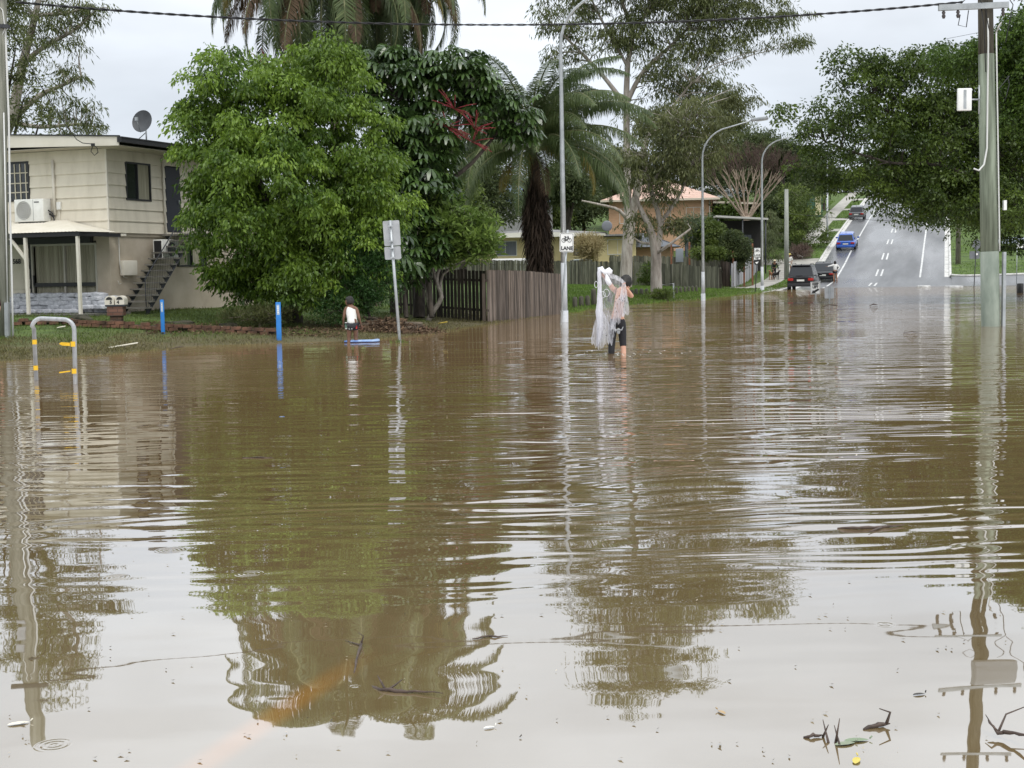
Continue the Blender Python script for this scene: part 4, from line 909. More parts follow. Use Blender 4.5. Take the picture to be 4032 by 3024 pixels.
m = MB(); m.tube([(-1.97, -.15, 3.5), (-1.88, -.1, 3.4), (-1.85, -.05, 3.5)], .03, 6); m.tube([(-1.97, -.2, 3.6), (-1.86, -.15, 3.5), (-1.83, -.05, 3.1), (-1.83, -.02, 2.95)], .02, 6); m.build('pipework', M_black, hs)
a = aircon(hs, 'y'); a.location = (.28, 2.35, 2.42)
# satellite dish on the roof
ds = thing('satellite_dish', 'dark grey satellite dish on the roof of the cream house', 'satellite dish', H0, ROTH)
m = MB(); m.tube([(1.0*-.0+.55, 1.2, 5.5), (.55, 1.2, 5.98)], .025, 6); m.tube([(.0, 1.4, 5.6), (.55, 1.2, 5.85)], .015, 5); m.tube([(.55, 1.2, 5.98), (.52, 1.0, 6.1)], .03, 6); m.build('mast', M_galv, ds)
Md = Matrix.Translation((.6, 1.0, 6.12)) @ Matrix.Rotation(R(12), 4, 'Z') @ Matrix.Rotation(R(72), 4, 'X')
m = MB(); vs = []; N = 28
for j in range(6):
    r_ = .33*j/5+.001
    for k in range(N): vs.append(Md @ Vector((r_*math.cos(2*math.pi*k/N)*.92, r_*math.sin(2*math.pi*k/N)*1.05, r_*r_*.7)))
m.add(vs, [(j*N+k, j*N+(k+1) % N, (j+1)*N+(k+1) % N, (j+1)*N+k) for j in range(5) for k in range(N)], True); m.build('dish', pm('dish_grey', (.035, .038, .042), (.055, .06, .065), scale=4, rough=.5), ds)
m = MB(); p0, p1 = Md @ Vector((0, -.36, .1)), Md @ Vector((0, -.1, .45)); m.tube([p0, p1], .012, 5); m.cbox(p1, (.07, .07, .1)); m.build('feed_arm', M_galv, ds)

# -- sandbags along the verandah
ORD = ('first', 'second', 'third', 'fourth', 'fifth', 'sixth', 'seventh', 'eighth')
def bag_mesh(seed):
    rg = random.Random(seed); bm = bmesh.new(); bmesh.ops.create_cube(bm, size=1); bmesh.ops.subdivide_edges(bm, edges=bm.edges[:], cuts=5, use_grid_fill=True)
    ph = [rg.uniform(0, 6) for _ in range(6)]
    for v in bm.verts:
        x, y, z = v.co*2
        r_ = max(abs(x), abs(y)); k = math.sqrt(max(0, 1-.72*min(1, abs(x))**4))*math.sqrt(max(0, 1-.6*min(1, abs(y))**3))
        v.co = Vector((x*.27*(1-.08*abs(y)), y*.165*(1-.1*abs(x)), z*.058*(.35+.8*k)))
        v.co += Vector((.010*math.sin(9*y+ph[0]), .008*math.sin(7*x+ph[1]), .012*math.sin(6*x+ph[2])*math.cos(5*y+ph[3])+.006*math.sin(17*x+11*y+ph[4])))
    for f in bm.faces: f.smooth = True
    me = bpy.data.meshes.new('sandbag'); bm.to_mesh(me); bm.free()
    me.materials.append(M_bag); return me
M_bag = pm('sandbag_weave', (.28, .29, .31), (.52, .53, .56), scale=5, rough=.65, bump=.01, bs=24)
bags = [bag_mesh(i) for i in range(7)]; rg = random.Random(4)
Mh = Matrix.Translation(H0) @ Matrix.Rotation(ROTH, 4, 'Z')
for row in range(5):
    n = 8 if row < 4 else 7; rown = ('bottom', 'second', 'third', 'fourth', 'top')[row]
    for k in range(n):
        x = -3.15+.47*k+(row % 2)*.22+rg.uniform(-.03, .03)+(.25 if row == 4 else 0); y = -.62+rg.uniform(-.04, .04)+row*.02
        if row == 4 and k == 0: x += .1
        o = bpy.data.objects.new('sandbag', rg.choice(bags)); C.objects.link(o)
        o.matrix_world = Mh @ Matrix.Translation((x, y, .66+row*.112)) @ Matrix.Rotation(rg.uniform(-.25, .25), 4, 'Z') @ Matrix.Rotation(rg.uniform(-.08, .08), 4, 'Y') @ Matrix.Diagonal((1, 1, rg.uniform(.95, 1.15), 1))
        tag(o, f'grey sandbag, {ORD[k]} from the left in the {rown} row of the verandah wall', 'sandbag', 'sandbags stacked before the verandah doors')
for k in range(8):
    o = bpy.data.objects.new('sandbag', rg.choice(bags)); C.objects.link(o)
    o.matrix_world = Mh @ Matrix.Translation((-3.0+.48*k, -.98+rg.uniform(-.05, .05), .66+(.11 if k > 5 else 0))) @ Matrix.Rotation(rg.uniform(-.4, .4), 4, 'Z')
    tag(o, f'grey sandbag, {ORD[k]} from the left in the loose front row before the wall', 'sandbag', 'sandbags stacked before the verandah doors')

# -- houses behind the fence
def gable_box(parent, x0, x1, y0, y1, z0, z1, mat, name='wall'):
    return MB().box((x0, y0, z0), (x1, y1, z1)).build(name, mat, parent)
def house_at(name, label, px, Y, rz, z=None):
    g = GP(px, Y); g.z = z if z is not None else g.z; return thing(name, label, 'house', g, rz)
M_yellow = pm('yellow_boards', (.60, .50, .25), (.68, .58, .31), scale=1, rough=.6)
yh = house_at('yellow_house', 'pale yellow weatherboard house with a white roof edge behind the low wide palm', 1890, 110, R(-6), .2)
siding('wall', M_yellow, yh, 0, 9.4, 0, 1.75, 4.15, .2, 'x', [(1.3, 3.0, 2.55, 3.75), (7.5, 8.6, 2.5, 3.85)], lap=.03)
gable_box(yh, -.02, 9.4, .08, 7, .0, 4.1, M_yellow, 'wall')
MB().box((0, -.02, 0), (9.4, .07, 1.72)).build('base_wall', M_bbrick, yh)
window(yh, 'x', 1.3, 3.0, 2.55, 3.75, 0, 1, frame_mat=M_whitep, mull=(.45,), inner=pm('grey_blind_glass', (.13, .145, .17), (.2, .215, .24), scale=6, rough=.3, st=(3, 1, .05)))
window(yh, 'x', 7.5, 8.6, 2.5, 3.85, 0, 1, frame_mat=pm('brown_frame', (.09, .05, .03), rough=.6), mull=(.5,), inner=pm('grey_glass', (.16, .17, .19), rough=.2))
m = MB(); m.box((-1.2, -1.2, 4.16), (10.0, 7.6, 4.24)); m.add([(-1.3, -1.25, 4.25), (10.1, -1.25, 4.25), (4.4, 3, 4.75), (-1.3, 7.6, 4.25), (10.1, 7.6, 4.25)], [(0, 1, 2), (1, 4, 2), (4, 3, 2), (3, 0, 2)]); yr = m.build('roof', pm('grey_tin', (.16, .155, .15), (.25, .24, .23), scale=1, rough=.5), yh)
MB().poly([(-1.3, 3.98), (10.1, 3.98), (10.1, 4.15), (4.4, 4.42), (-1.3, 4.12)], -1.32, -1.27).build('fascia', pm('white_fascia', (.66, .64, .56), rough=.5), yr)
gable_box(yh, 9.45, 12.4, -.5, 6, 0, 3.9, M_yellow, 'side_wing')
window(yh, 'x', 10.2, 11.8, 2.5, 3.7, -.5, 1, frame_mat=M_whitep, mull=(.5,), inner=MATS['grey_glass'])
MB().box((9.4, -1.3, 3.95), (12.9, 6.2, 4.08)).build('wing_roof', pm('grey_tin2', (.2, .2, .2), rough=.5), yh)
d2 = thing('satellite_dish', 'small grey satellite dish on the wing roof of the yellow house', 'satellite dish', yh.location, R(-6))
m = MB(); m.tube([(10.2, -.6, 4.1), (10.2, -.6, 4.5)], .03, 5); m.build('mast', M_galv, d2)
MB().ball((10.2, -.75, 4.75), (.42, .07, .42), 16, 8).build('dish', pm('dish2', (.19, .2, .22), rough=.5), d2)
# covered trailer and tank under the yellow house
g = GP(2060, 106)
tr_ = thing('covered_trailer', 'white covered trailer showing over the fence in front of the yellow house', 'trailer', g, R(-6))
m = MB(); m.box((-2.3, -1, .5), (2.0, 1, 1.75)); m.build('body', pm('trailer_white', (.62, .62, .6), (.72, .72, .70), scale=1), tr_, bevel=.12); MB().box((-2.3, -1.05, .45), (2.0, 1.0, .6)).build('chassis', M_dkmetal, tr_)
g = GP(2290, 106); tk = thing('water_tank', 'low pale green tank beside the tan shrub, behind the long fence', 'water tank', g)
MB().tube([(0, 0, 0), (0, 0, 1.5), (0, 0, 1.62)], [.95, .95, .9], 20).build('shell', pm('tank_green', (.2, .24, .22), rough=.5), tk); MB().tube([(0, 0, 1.6), (0, 0, 1.72)], [1.0, .5], 20).build('lid', pm('tank_lid', (.35, .38, .36), rough=.5), tk)

def hip_roof(parent, x0, x1, y0, y1, z, h, mat, ov=.6, inset=None, name='roof'):
    x0 -= ov; x1 += ov; y0 -= ov; y1 += ov; d = (y1-y0)/2 if inset is None else inset; ym = (y0+y1)/2
    m = MB(); m.add([(x0, y0, z), (x1, y0, z), (x1, y1, z), (x0, y1, z), (x0+d, ym, z+h), (x1-d, ym, z+h)], [(0, 1, 5, 4), (1, 2, 5), (2, 3, 4, 5), (3, 0, 4), (3, 2, 1, 0)])
    return m.build(name, mat, parent)
def tilemat(name, c1, c2):
    return brickmat(name, c1, c2, tuple(v*.4 for v in c1), bw=.33, rh=.2)
bh = house_at('blue_roofed_house', 'house with a blue grey tiled roof behind the left end of the yellow house', 1850, 132, 0)
gable_box(bh, -.5, 8, 0, 7, 0, 4.6, pm('grey_wall', (.3, .3, .3), rough=.7)); hip_roof(bh, -.5, 8, 0, 7, 4.6, 2.1, tilemat('blue_tiles', (.10, .14, .19), (.16, .21, .27)))
window(bh, 'x', 1.5, 3.5, 3.0, 4.2, 0, 1, frame_mat=M_whitep, mull=(.5,)); window(bh, 'x', 4.7, 7.0, 3.0, 4.2, 0, 1, frame_mat=M_whitep, mull=(.5,))

oh = house_at('orange_brick_house', 'orange brick two storey house with a pink tiled roof and a deck at its right', 2400, 130, R(-8), 1.4)
gable_box(oh, 0, 9.6, 0, 9, 0, 6.6, M_obrick)
hip_roof(oh, 0, 9.6, 0, 9, 6.6, 2.1, tilemat('pink_tiles', (.50, .33, .26), (.60, .42, .34)), .7)
MB().box((-.75, -.78, 6.42), (10.35, -.70, 6.6)).build('gutter', pm('cream_gutter', (.62, .55, .45), rough=.5), oh)
for u in (1.0, 4.4, 7.2): window(oh, 'x', u, u+1.4, 4.4, 5.8, 0, 1, frame_mat=M_whitep, mull=(.5,))
m = MB(); m.box((9.62, .5, 3.3), (12.8, 7, 3.5)); m.build('deck_floor', M_dkmetal, oh)
m = MB()
for x in (9.8, 11.3, 12.7):
    m.box((x-.06, .5, 0), (x+.06, .62, 3.3)); m.box((x-.06, .5, 3.5), (x+.06, .62, 6.0))
for i in range(24): m.box((9.8+i*.125, .53, 3.5), (9.83+i*.125, .56, 4.5))
m.box((9.8, .5, 4.5), (12.76, .6, 4.58)); m.build('deck_rail', M_dkmetal, oh)
m = MB(); m.add([(9.7, -.6, 6.1), (13.8, -.6, 5.9), (13.8, 7, 5.9), (9.7, 7, 6.1), (9.7, -.6, 6.3), (13.8, -.6, 6.05), (13.8, 7, 6.05), (9.7, 7, 6.3)], [(0, 3, 2, 1), (4, 5, 6, 7), (0, 1, 5, 4), (1, 2, 6, 5), (2, 3, 7, 6)]); m.build('deck_roof', pm('cream_roof', (.60, .53, .43), rough=.5), oh)
MB().box((9.62, 3.2, 0), (12.6, 3.3, 6.0)).build('deck_back_wall', pm('dark_wall', (.05, .04, .035), rough=.8), oh)
MB().tube([(9.4, -.08, .3), (9.4, -.08, 6.4)], .06, 6).build('downpipe', M_creamt, oh)

bb = house_at('brown_brick_house', 'low brown brick building with a dark tiled roof right behind the pale gum', 2400, 112, R(-5), .3)
gable_box(bb, 0, 5.2, 0, 6, 0, 3.0, M_bbrick); hip_roof(bb, 0, 5.2, 0, 6, 3.0, 1.2, tilemat('slate_tiles', (.09, .10, .115), (.15, .16, .18)), .6)
window(bb, 'x', .6, 1.8, 1.4, 2.6, 0, 1)
ac = aircon(bb, 'x'); ac.location = (.3, -.4, 1.7); ac.scale = (.9, 1, 1)
MB().tube([(1.1, -.7, 0), (1.1, -.7, 3.4)], .07, 6).build('verandah_post', M_black, bb)
m = MB(); m.box((-1.6, -1, 1.25), (1.1, -.95, 1.32)); m.box((-1.6, -1, .55), (1.1, -.95, .62)); [m.box((-1.6+i*.3, -.99, .6), (-1.56+i*.3, -.96, 1.3)) for i in range(9)]; m.build('rail', M_black, bb)

wh = house_at('white_roofed_house', 'red brick house with a bright white metal roof high up the hill', 2720, 158, R(-8), 6.2)
gable_box(wh, 0, 6.2, 0, 7, 0, 3.2, brickmat('red_brick', (.26, .10, .06), (.33, .14, .08), (.25, .2, .17)))
m = MB(); m.add([(-.5, -.8, 3.2), (6.6, -.8, 3.2), (6.4, 6, 4.9), (-.3, 6, 4.9), (-.5, -.8, 3.32), (6.6, -.8, 3.32), (6.4, 6, 5.0), (-.3, 6, 5.0)], [(3, 2, 1, 0), (4, 5, 6, 7), (0, 1, 5, 4), (1, 2, 6, 5), (3, 0, 4, 7)]); m.build('roof', pm('white_metal_roof', (.68, .7, .72), rough=.35), wh)
window(wh, 'x', 2, 4, 1.2, 2.5, 0, 1, mull=(.5,))

cp_ = thing('carport', 'flat pale roofed carport under the bare purple tree', 'carport', P(2850, 1000, 110).xy.to_3d()+Vector((0, 0, 2.0)), R(-6))
m = MB(); m.add([(-.6, 0, 3.55), (3.5, -.1, 3.25), (3.5, 5, 3.35), (-.6, 5, 3.65), (-.6, 0, 3.7), (3.5, -.1, 3.4), (3.5, 5, 3.5), (-.6, 5, 3.8)], [(3, 2, 1, 0), (4, 5, 6, 7), (0, 1, 5, 4), (1, 2, 6, 5), (3, 0, 4, 7)]); m.build('roof', pm('carport_roof', (.46, .45, .42), rough=.5), cp_)
[MB().tube([(x, .1, -1), (x, .1, 3.4)], .06, 6).build('post', M_dkmetal, cp_) for x in (-.4, 1.5, 3.3)]
MB().box((-.5, 4.6, -1), (3.4, 4.7, 3.4)).build('back_screen', pm('screen', (.03, .028, .026), rough=.9), cp_)
gb = thing('green_shed', 'small green and cream shed beside the footpath far up the hill', 'shed', GP(3222, 160)); 
MB().box((-.9, 0, 0), (.5, 2, 2.6)).build('wall', pm('green_wall', (.05, .13, .09), rough=.6), gb); MB().box((-.35, -.03, .3), (.3, -.005, 2.5)).build('door', pm('cream_door', (.6, .55, .35), rough=.6), gb); MB().box((-1.1, -.2, 2.6), (.7, 2.2, 2.7)).build('roof', M_dkmetal, gb)
sh = thing('park_shelter', 'grey roofed shelter under the trees at the right edge', 'shelter', GP(3960, 118), R(5))
g0 = sh.location.copy(); zt = P(3960, 945, 118).z-g0.z
m = MB(); m.add([(-1.6, -1, zt-.3), (4, -1, zt-.3), (4, 3, zt-.3), (-1.6, 3, zt-.3), (0, 1, zt+.25), (3, 1, zt+.25)], [(0, 1, 5, 4), (1, 2, 5), (2, 3, 4, 5), (3, 0, 4), (3, 2, 1, 0)]); m.build('roof', pm('bluegrey_roof', (.16, .19, .22), rough=.5), sh)
[MB().box((x, y, 0), (x+.15, y+.15, zt-.3)).build('post', M_dkmetal, sh) for x in (-1.2, 1.2, 3.4) for y in (-.8, 2.5)]

# ---- fences
M_pal = pm('weathered_palings', (.10, .092, .075), (.27, .25, .215), scale=9, rough=.9, st=(1.6, 1.6, .12), lo=.3, hi=.7, c3=(.17, .155, .13))
M_palm = pm('mossy_palings', (.075, .075, .055), (.23, .22, .17), scale=7, rough=.9, st=(1.6, 1.6, .12), lo=.3, hi=.7, c3=(.14, .14, .10))
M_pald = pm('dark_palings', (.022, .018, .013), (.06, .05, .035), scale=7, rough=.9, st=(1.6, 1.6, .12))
M_palg = pm('grey_palings', (.27, .27, .28), (.44, .44, .46), scale=6, rough=.8, st=(1.6, 1.6, .12))
M_palr = pm('reddish_palings', (.10, .075, .055), (.24, .19, .155), scale=9, rough=.9, st=(1.8, 1.8, .1), lo=.3, hi=.7)
def palmat(name, c1, c2, c3, nsc=9):
    m = pm(name, c1, c2, scale=nsc, rough=.9, st=(1.6, 1.6, .12), lo=.3, hi=.7, c3=c3); n = m.node_tree; b = n.nodes['Principled BSDF']
    gi = NN(n, 'ShaderNodeNewGeometry'); r = NN(n, 'ShaderNodeMapRange'); n.links.new(gi.outputs['Random Per Island'], r.inputs[0]); r.inputs[3].default_value = .45; r.inputs[4].default_value = 1.5
    src = b.inputs['Base Color'].links[0].from_socket; v = NN(n, 'ShaderNodeVectorMath', operation='SCALE'); n.links.new(src, v.inputs[0]); n.links.new(r.outputs[0], v.inputs['Scale']); n.links.new(v.outputs[0], b.inputs['Base Color']); return m
for k_ in ('mossy_palings', 'reddish_palings', 'grey_palings', 'dark_palings'): MATS.pop(k_, None)
M_palm = palmat('mossy_palings', (.055, .055, .038), (.22, .21, .165), (.12, .12, .085), 7)
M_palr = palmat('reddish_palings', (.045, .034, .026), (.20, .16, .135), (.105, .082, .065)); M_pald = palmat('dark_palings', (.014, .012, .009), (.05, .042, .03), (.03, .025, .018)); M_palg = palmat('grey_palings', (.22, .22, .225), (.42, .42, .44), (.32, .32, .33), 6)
def fence(label, pts, mat, pw=.10, gap=.004, jit=.03, th=.018, name='paling_fence', seed=1, railmat=None, rail_side=1, posts=2.4, sunk=.1, topf=None, tilt=.01):
    """pts: (x, y, zbottom, ztop)"""
    o = Vector(pts[0][:3]); t = thing(name, label, 'fence', o); rg = random.Random(seed); m = MB(); rl = MB(); po = MB()
    for (xa, ya, ba, ta), (xb, yb, bb_, tb) in zip(pts[:-1], pts[1:]):
        a, b = Vector((xa, ya, 0)), Vector((xb, yb, 0)); L = (b-a).length; d = (b-a)/L; nn = Vector((-d.y, d.x, 0)); n = max(1, int(L/(pw+gap)))
        for i in range(n):
            u0 = i/n; c = a+(b-a)*u0; zb = ba+(bb_-ba)*u0-sunk-o.z; zt = ta+(tb-ta)*u0+rg.uniform(-jit, jit)-o.z; q = c-Vector((o.x, o.y, 0)); off = nn*rg.uniform(-.006, .006); w_ = pw*rg.uniform(.93, 1.0); k = d*rg.uniform(-tilt, tilt)
            e0, e1 = q+off, q+off+d*w_
            m.add([(*e0.xy, zb), (*e1.xy, zb), (*(e1+nn*th).xy, zb), (*(e0+nn*th).xy, zb), (*(e0+k).xy, zt), (*(e1+k).xy, zt), (*(e1+nn*th+k).xy, zt), (*(e0+nn*th+k).xy, zt)], [(0, 3, 2, 1), (4, 5, 6, 7), (0, 1, 5, 4), (1, 2, 6, 5), (2, 3, 7, 6), (3, 0, 4, 7)])
        for f in (.2, .78):
            e0 = a-Vector((o.x, o.y, 0)); e1 = b-Vector((o.x, o.y, 0)); z0 = ba+(ta-ba)*f-o.z; z1 = bb_+(tb-bb_)*f-o.z; r_ = nn*rail_side
            q0, q1 = e0+r_*.03, e1+r_*.03; q2, q3 = e1+r_*.07, e0+r_*.07
            rl.add([(*q0.xy, z0), (*q1.xy, z1), (*q2.xy, z1), (*q3.xy, z0), (*q0.xy, z0+.07), (*q1.xy, z1+.07), (*q2.xy, z1+.07), (*q3.xy, z0+.07)], [(0, 3, 2, 1), (4, 5, 6, 7), (0, 1, 5, 4), (1, 2, 6, 5), (2, 3, 7, 6), (3, 0, 4, 7)])
        for i in range(int(L/posts)+1):
            c = a+d*min(i*posts, L)-Vector((o.x, o.y, 0))+nn*rail_side*.12; z0 = ba-o.z-.2; MB().box((c.x-.05, c.y-.05, z0), (c.x+.05, c.y+.05, ba+(ta-ba)*.93-o.z)).build('post', railmat or mat, t)
    m.build('palings', mat, t); rl.build('rail', railmat or mat, t)
    return t
def fp(px, Y, ptop, pbot=None):
    g = GP(px, Y); return (g.x, g.y, P(px, pbot, Y).z if pbot else g.z, P(px, ptop, Y).z)
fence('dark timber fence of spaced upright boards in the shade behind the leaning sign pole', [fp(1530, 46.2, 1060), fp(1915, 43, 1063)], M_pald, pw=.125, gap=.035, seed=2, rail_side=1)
fence('brown weathered close paling fence running along the water to the first street lamp', [fp(1917, 43, 1063), fp(2060, 46, 1066), fp(2212, 49.8, 1079)], M_palr, seed=3, gap=.012, pw=.085, jit=.012)
fence('long mossy grey paling fence behind the lawn, the wader and the gum trees', [fp(1600, 108, 1024), fp(1900, 104, 1024), fp(2290, 101, 1028), fp(2560, 98, 1034), fp(2700, 96, 1044), fp(2842, 92, 1052)], M_palm, seed=4, pw=.14, jit=.04, tilt=.02)
fence('darker upper paling fence in front of the brown brick building and garden', [fp(2400, 104.5, 1006), fp(2620, 103, 1010), fp(2850, 100, 1010)], M_palm, seed=5, pw=.14, jit=.05)
fence('short end of dark palings returning from the corner of the long fence', [fp(2842, 92, 1052), fp(2830, 99, 1040)], M_pald, seed=6)
fence('broken reddish gate panel of palings at the bend of the footpath', [fp(2838, 98.5, 1028), fp(2875, 97.5, 1033)], M_palr, seed=7, pw=.12)
fence('pale grey board fence climbing beside the footpath', [fp(2889, 97.2, 1030), (*xy(-2, -9.7), gsw(-2, -9.7), gsw(-2, -9.7)+1.65), (*xy(6.5, -9.9), gsw(6.5, -9.9), gsw(6.5, -9.9)+1.8)], M_palg, seed=8, pw=.2, rail_side=1)
fence('dark slate grey sheet fence before the orange brick house', [fp(2700, 112, 922), fp(2960, 112, 925)], pm('slate_sheet', (.065, .072, .088), (.09, .10, .12), scale=2, rough=.5), pw=.3, jit=0, seed=9, tilt=0)
fence('dark timber fence beside the uphill footpath beyond the grey board fence', [(*xy(13.5, -11), gsw(13.5, -11), gsw(13.5, -11)+1.7), (*xy(40, -11), gsw(40, -11), gsw(40, -11)+1.7)], M_pald, seed=10)
for i, (px, Y, y0, y1, lb) in enumerate(((2644, 100, 960, 1010, 'tall rusty orange garden stake right of the grey gum'), (2715, 100, 955, 1010, 'thin rusty orange stake left of the second street lamp'), (2887, 99, 990, 1012, 'short wide rusty stake over the dark fence end'), (2930, 100, 972, 1015, 'slim orange stake over the grey board fence'), (2963, 101, 960, 995, 'orange stake among the weeping bush leaves'))):
    g = P(px, y1, Y); h_ = (y1-y0)/F*Y; zb = g.z-GP(px, Y).z
    m = MB().box((-.06, -.04, 0), (.06, .04, h_+zb-.001)); m.add([(-.06, -.04, h_+zb), (.06, -.04, h_+zb), (.06, .04, h_+zb), (-.06, .04, h_+zb), (0, 0, h_+zb+.04)], [(0, 1, 4), (1, 2, 4), (2, 3, 4), (3, 0, 4)])
    tag(m.build('garden_stake', pm('rust_stake', (.15, .06, .03), (.28, .12, .06), scale=6), None, GP(px, Y)), lb, 'stake', 'rusty stakes in the garden behind the fences')
# small pale sign or bin over the fence
g = GP(2676, 101); m = MB().box((-.28, -.1, 1.7), (.28, .1, 2.7)); tag(m.build('grey_cabinet', pm('cab', (.25, .28, .31), rough=.5), None, g, bevel=.03), 'grey cabinet standing above the long fence among the garden stakes', 'cabinet')

# ---- timber bollards and pipe rail along the lawn
def bollard(h, w_):
    m = MB(); m.tube([(0, 0, -.3), (0, 0, h-.09), (0, 0, h-.03), (0, 0, h)], [w_/2, w_/2, w_*.36, w_*.12], 8); return m.mesh('timber_bollard')
M_boll = pm('bollard_timber', (.045, .045, .032), (.12, .115, .085), scale=8, rough=.9, st=(1, 1, .3))
pos = [(2262, 1168, 1215, 19), (2287, 1165, 1210, 19), (2312, 1163, 1207, 19), (2336, 1136, 1206, 20), (2358, 1160, 1200, 18), (2401, 1150, 1196, 18), (2486, 1140, 1182, 17), (2504, 1142, 1176, 16), (2525, 1141, 1175, 16), (2545, 1140, 1173, 15),
       (2663, 1130, 1168, 14), (2680, 1130, 1162, 13), (2697, 1127, 1160, 12), (2712, 1127, 1156, 12), (2727, 1125, 1153, 12), (2742, 1125, 1150, 11), (2772, 1122, 1146, 11)]
pos.sort(key=lambda q: q[0])
lab = ['first', 'second', 'third', 'fourth', 'fifth', 'sixth', 'seventh', 'eighth', 'ninth', 'tenth', 'eleventh', 'twelfth', 'thirteenth', 'fourteenth', 'fifteenth', 'sixteenth', 'last']
for i, (px, pt_, pb, wd) in enumerate(pos):
    Y = 54+i*1.25; g = GP(px, Y); Y2 = F*(CAMZ-g.z)/(pb-(1065-.0175*(px-2016)))
    Y2 = min(max(Y2, 48), 80); g = GP(px, Y2); h = P(px, pt_, Y2).z-g.z
    me = bollard(max(h, .35), wd/F*Y2); tag(link('timber_bollard', me, M_boll, None, g), 'tall dark timber bollard, noticeably higher than its neighbours, behind the net' if i == 3 else f'short dark timber bollard on the grass edge, {lab[i]} of the row from the left', 'bollard', 'timber bollards along the grass edge')
g = GP(2602, 67); rl = thing('pipe_rail', 'low galvanised pipe rail just right of the grey gum trunk', 'rail', g)
m = MB(); a_, b_ = P(2602, 1122, 67)-g, P(2652, 1116, 67)-g; m.tube([(a_.x, 0, -.3), (a_.x, 0, a_.z), (b_.x, 0, b_.z), (b_.x, 0, -.3)], .04, 8); m.build('tube', M_galv, rl)

# ================================================================ street furniture
M_conc_pole = pm('pole_lower_sleeve', (.42, .44, .46), (.55, .56, .58), scale=3, rough=.5)
def street_lamp(label, px, pw, Y, ptop, parm, psplit, rb, rt, armr=1., zt=0):
    g = G(px, pw) if pw else GP(px, Y)
    if not pw: pass
    g = Vector((g.x, Y, 0)) if pw else g
    t = thing('street_lamp', label, 'street lamp', g, group='curved arm street lamps along the left kerb')
    H = P(px, ptop, Y).z-g.z; zs = P(px, psplit, Y).z-g.z
    a = MB(); a.tube([(0, 0, -.5), (0, 0, .35)], [rb*1.25, rb*1.2], 10); a.build('base_collar', M_conc_pole, t)
    a = MB(); a.tube([(0, 0, .3), (0, 0, zs)], [rb, rb*.92], 8); a.build('lower_pole', M_conc_pole, t)
    d = Vector((NV.x, NV.y, 0)); L = parm; bend = 1.5*armr
    pts = [Vector((0, 0, zs)), Vector((0, 0, zs+(H-bend-zs)*.4)), Vector((0, 0, H-bend))]; rr = [rb*.9, rb*.75, rb*.52]
    for k in range(1, 8):
        q = k/7*R(82); pts.append(Vector((0, 0, H-bend))+d*bend*.95*(1-math.cos(q))+Vector((0, 0, bend*.93*math.sin(q)))); rr.append(rb*.5-.012*k/7)
    e_ = pts[-1]; pts.append(e_+d*(L-bend*.8)+Vector((0, 0, .28))); rr.append(rt)
    MB().tube(pts, rr, 10).build('pole', M_galv, t)
    e_ = pts[-1]; Md = Matrix.Translation(e_) @ Matrix.Rotation(math.atan2(d.y, d.x), 4, 'Z') @ Matrix.Rotation(R(-6), 4, 'Y')
    lh = MB().box((-.08, -.13, -.05), (.72, .13, .09), Md).build('lamp_head', M_galv, t, bevel=.03)
    MB().box((.2, -.1, -.085), (.68, .1, -.052), Md).build('lens', pm('lens', (.5, .5, .48), rough=.2), lh)
    return t
street_lamp('nearest curved arm street lamp, standing in the flood by the bicycle lane sign', 2222, 1267, 42, -25, 2.8, 1035, .098, .032)
street_lamp('second curved arm street lamp, in the flood right of the gum trees', 2760, 1183, 65.5, 497, 2.35, 1070, .088, .03)
street_lamp('third curved arm street lamp, on the bank beside the grey fence', 3001, None, 88, 545, 2.2, 1050, .10, .03)
street_lamp('fourth curved arm street lamp, up the hill beside the blue hatchback', 3257, None, 137, 582, 2.6, 760, .10, .035, armr=.8)

# signs
M_signw = pm('sign_white', (.76, .76, .74), (.82, .82, .80), scale=5, rough=.45)
M_signb = pm('sign_back', (.34, .35, .36), (.44, .45, .46), scale=3, rough=.45, metal=.3)
M_ink = pm('black_ink', (.02, .02, .02), rough=.5)
def rrect(w_, h_, r_, n=4):
    pts = []
    for cx, cz, a0 in ((w_/2-r_, h_/2-r_, 0), (-w_/2+r_, h_/2-r_, 90), (-w_/2+r_, -h_/2+r_, 180), (w_/2-r_, -h_/2+r_, 270)):
        for k in range(n+1): a = R(a0+90*k/n); pts.append((cx+r_*math.cos(a), cz+r_*math.sin(a)))
    return pts
def board(parent, w_, h_, c, mat, name='sign_plate', front=None, th=.006, rot=0, r_=.03, border=None):
    M = Matrix.Translation(c) @ Matrix.Rotation(rot, 4, 'Y'); pts = [(x, z) for x, z in rrect(w_, h_, r_)]
    o = MB().poly(pts, 0, th, M).build(name, mat, parent)
    if border:
        pi = [(x, z) for x, z in rrect(w_-.03, h_-.03, r_*.8)]; pj = [(x, z) for x, z in rrect(w_-.03-border*2, h_-.03-border*2, r_*.6)]; n = len(pi)
        m = MB(); m.add([M @ Vector((x, -.002, z)) for x, z in pi]+[M @ Vector((x, -.002, z)) for x, z in pj], [(i, (i+1) % n, (i+1) % n+n, i+n) for i in range(n)]); m.build('border', M_ink, o)
    return o
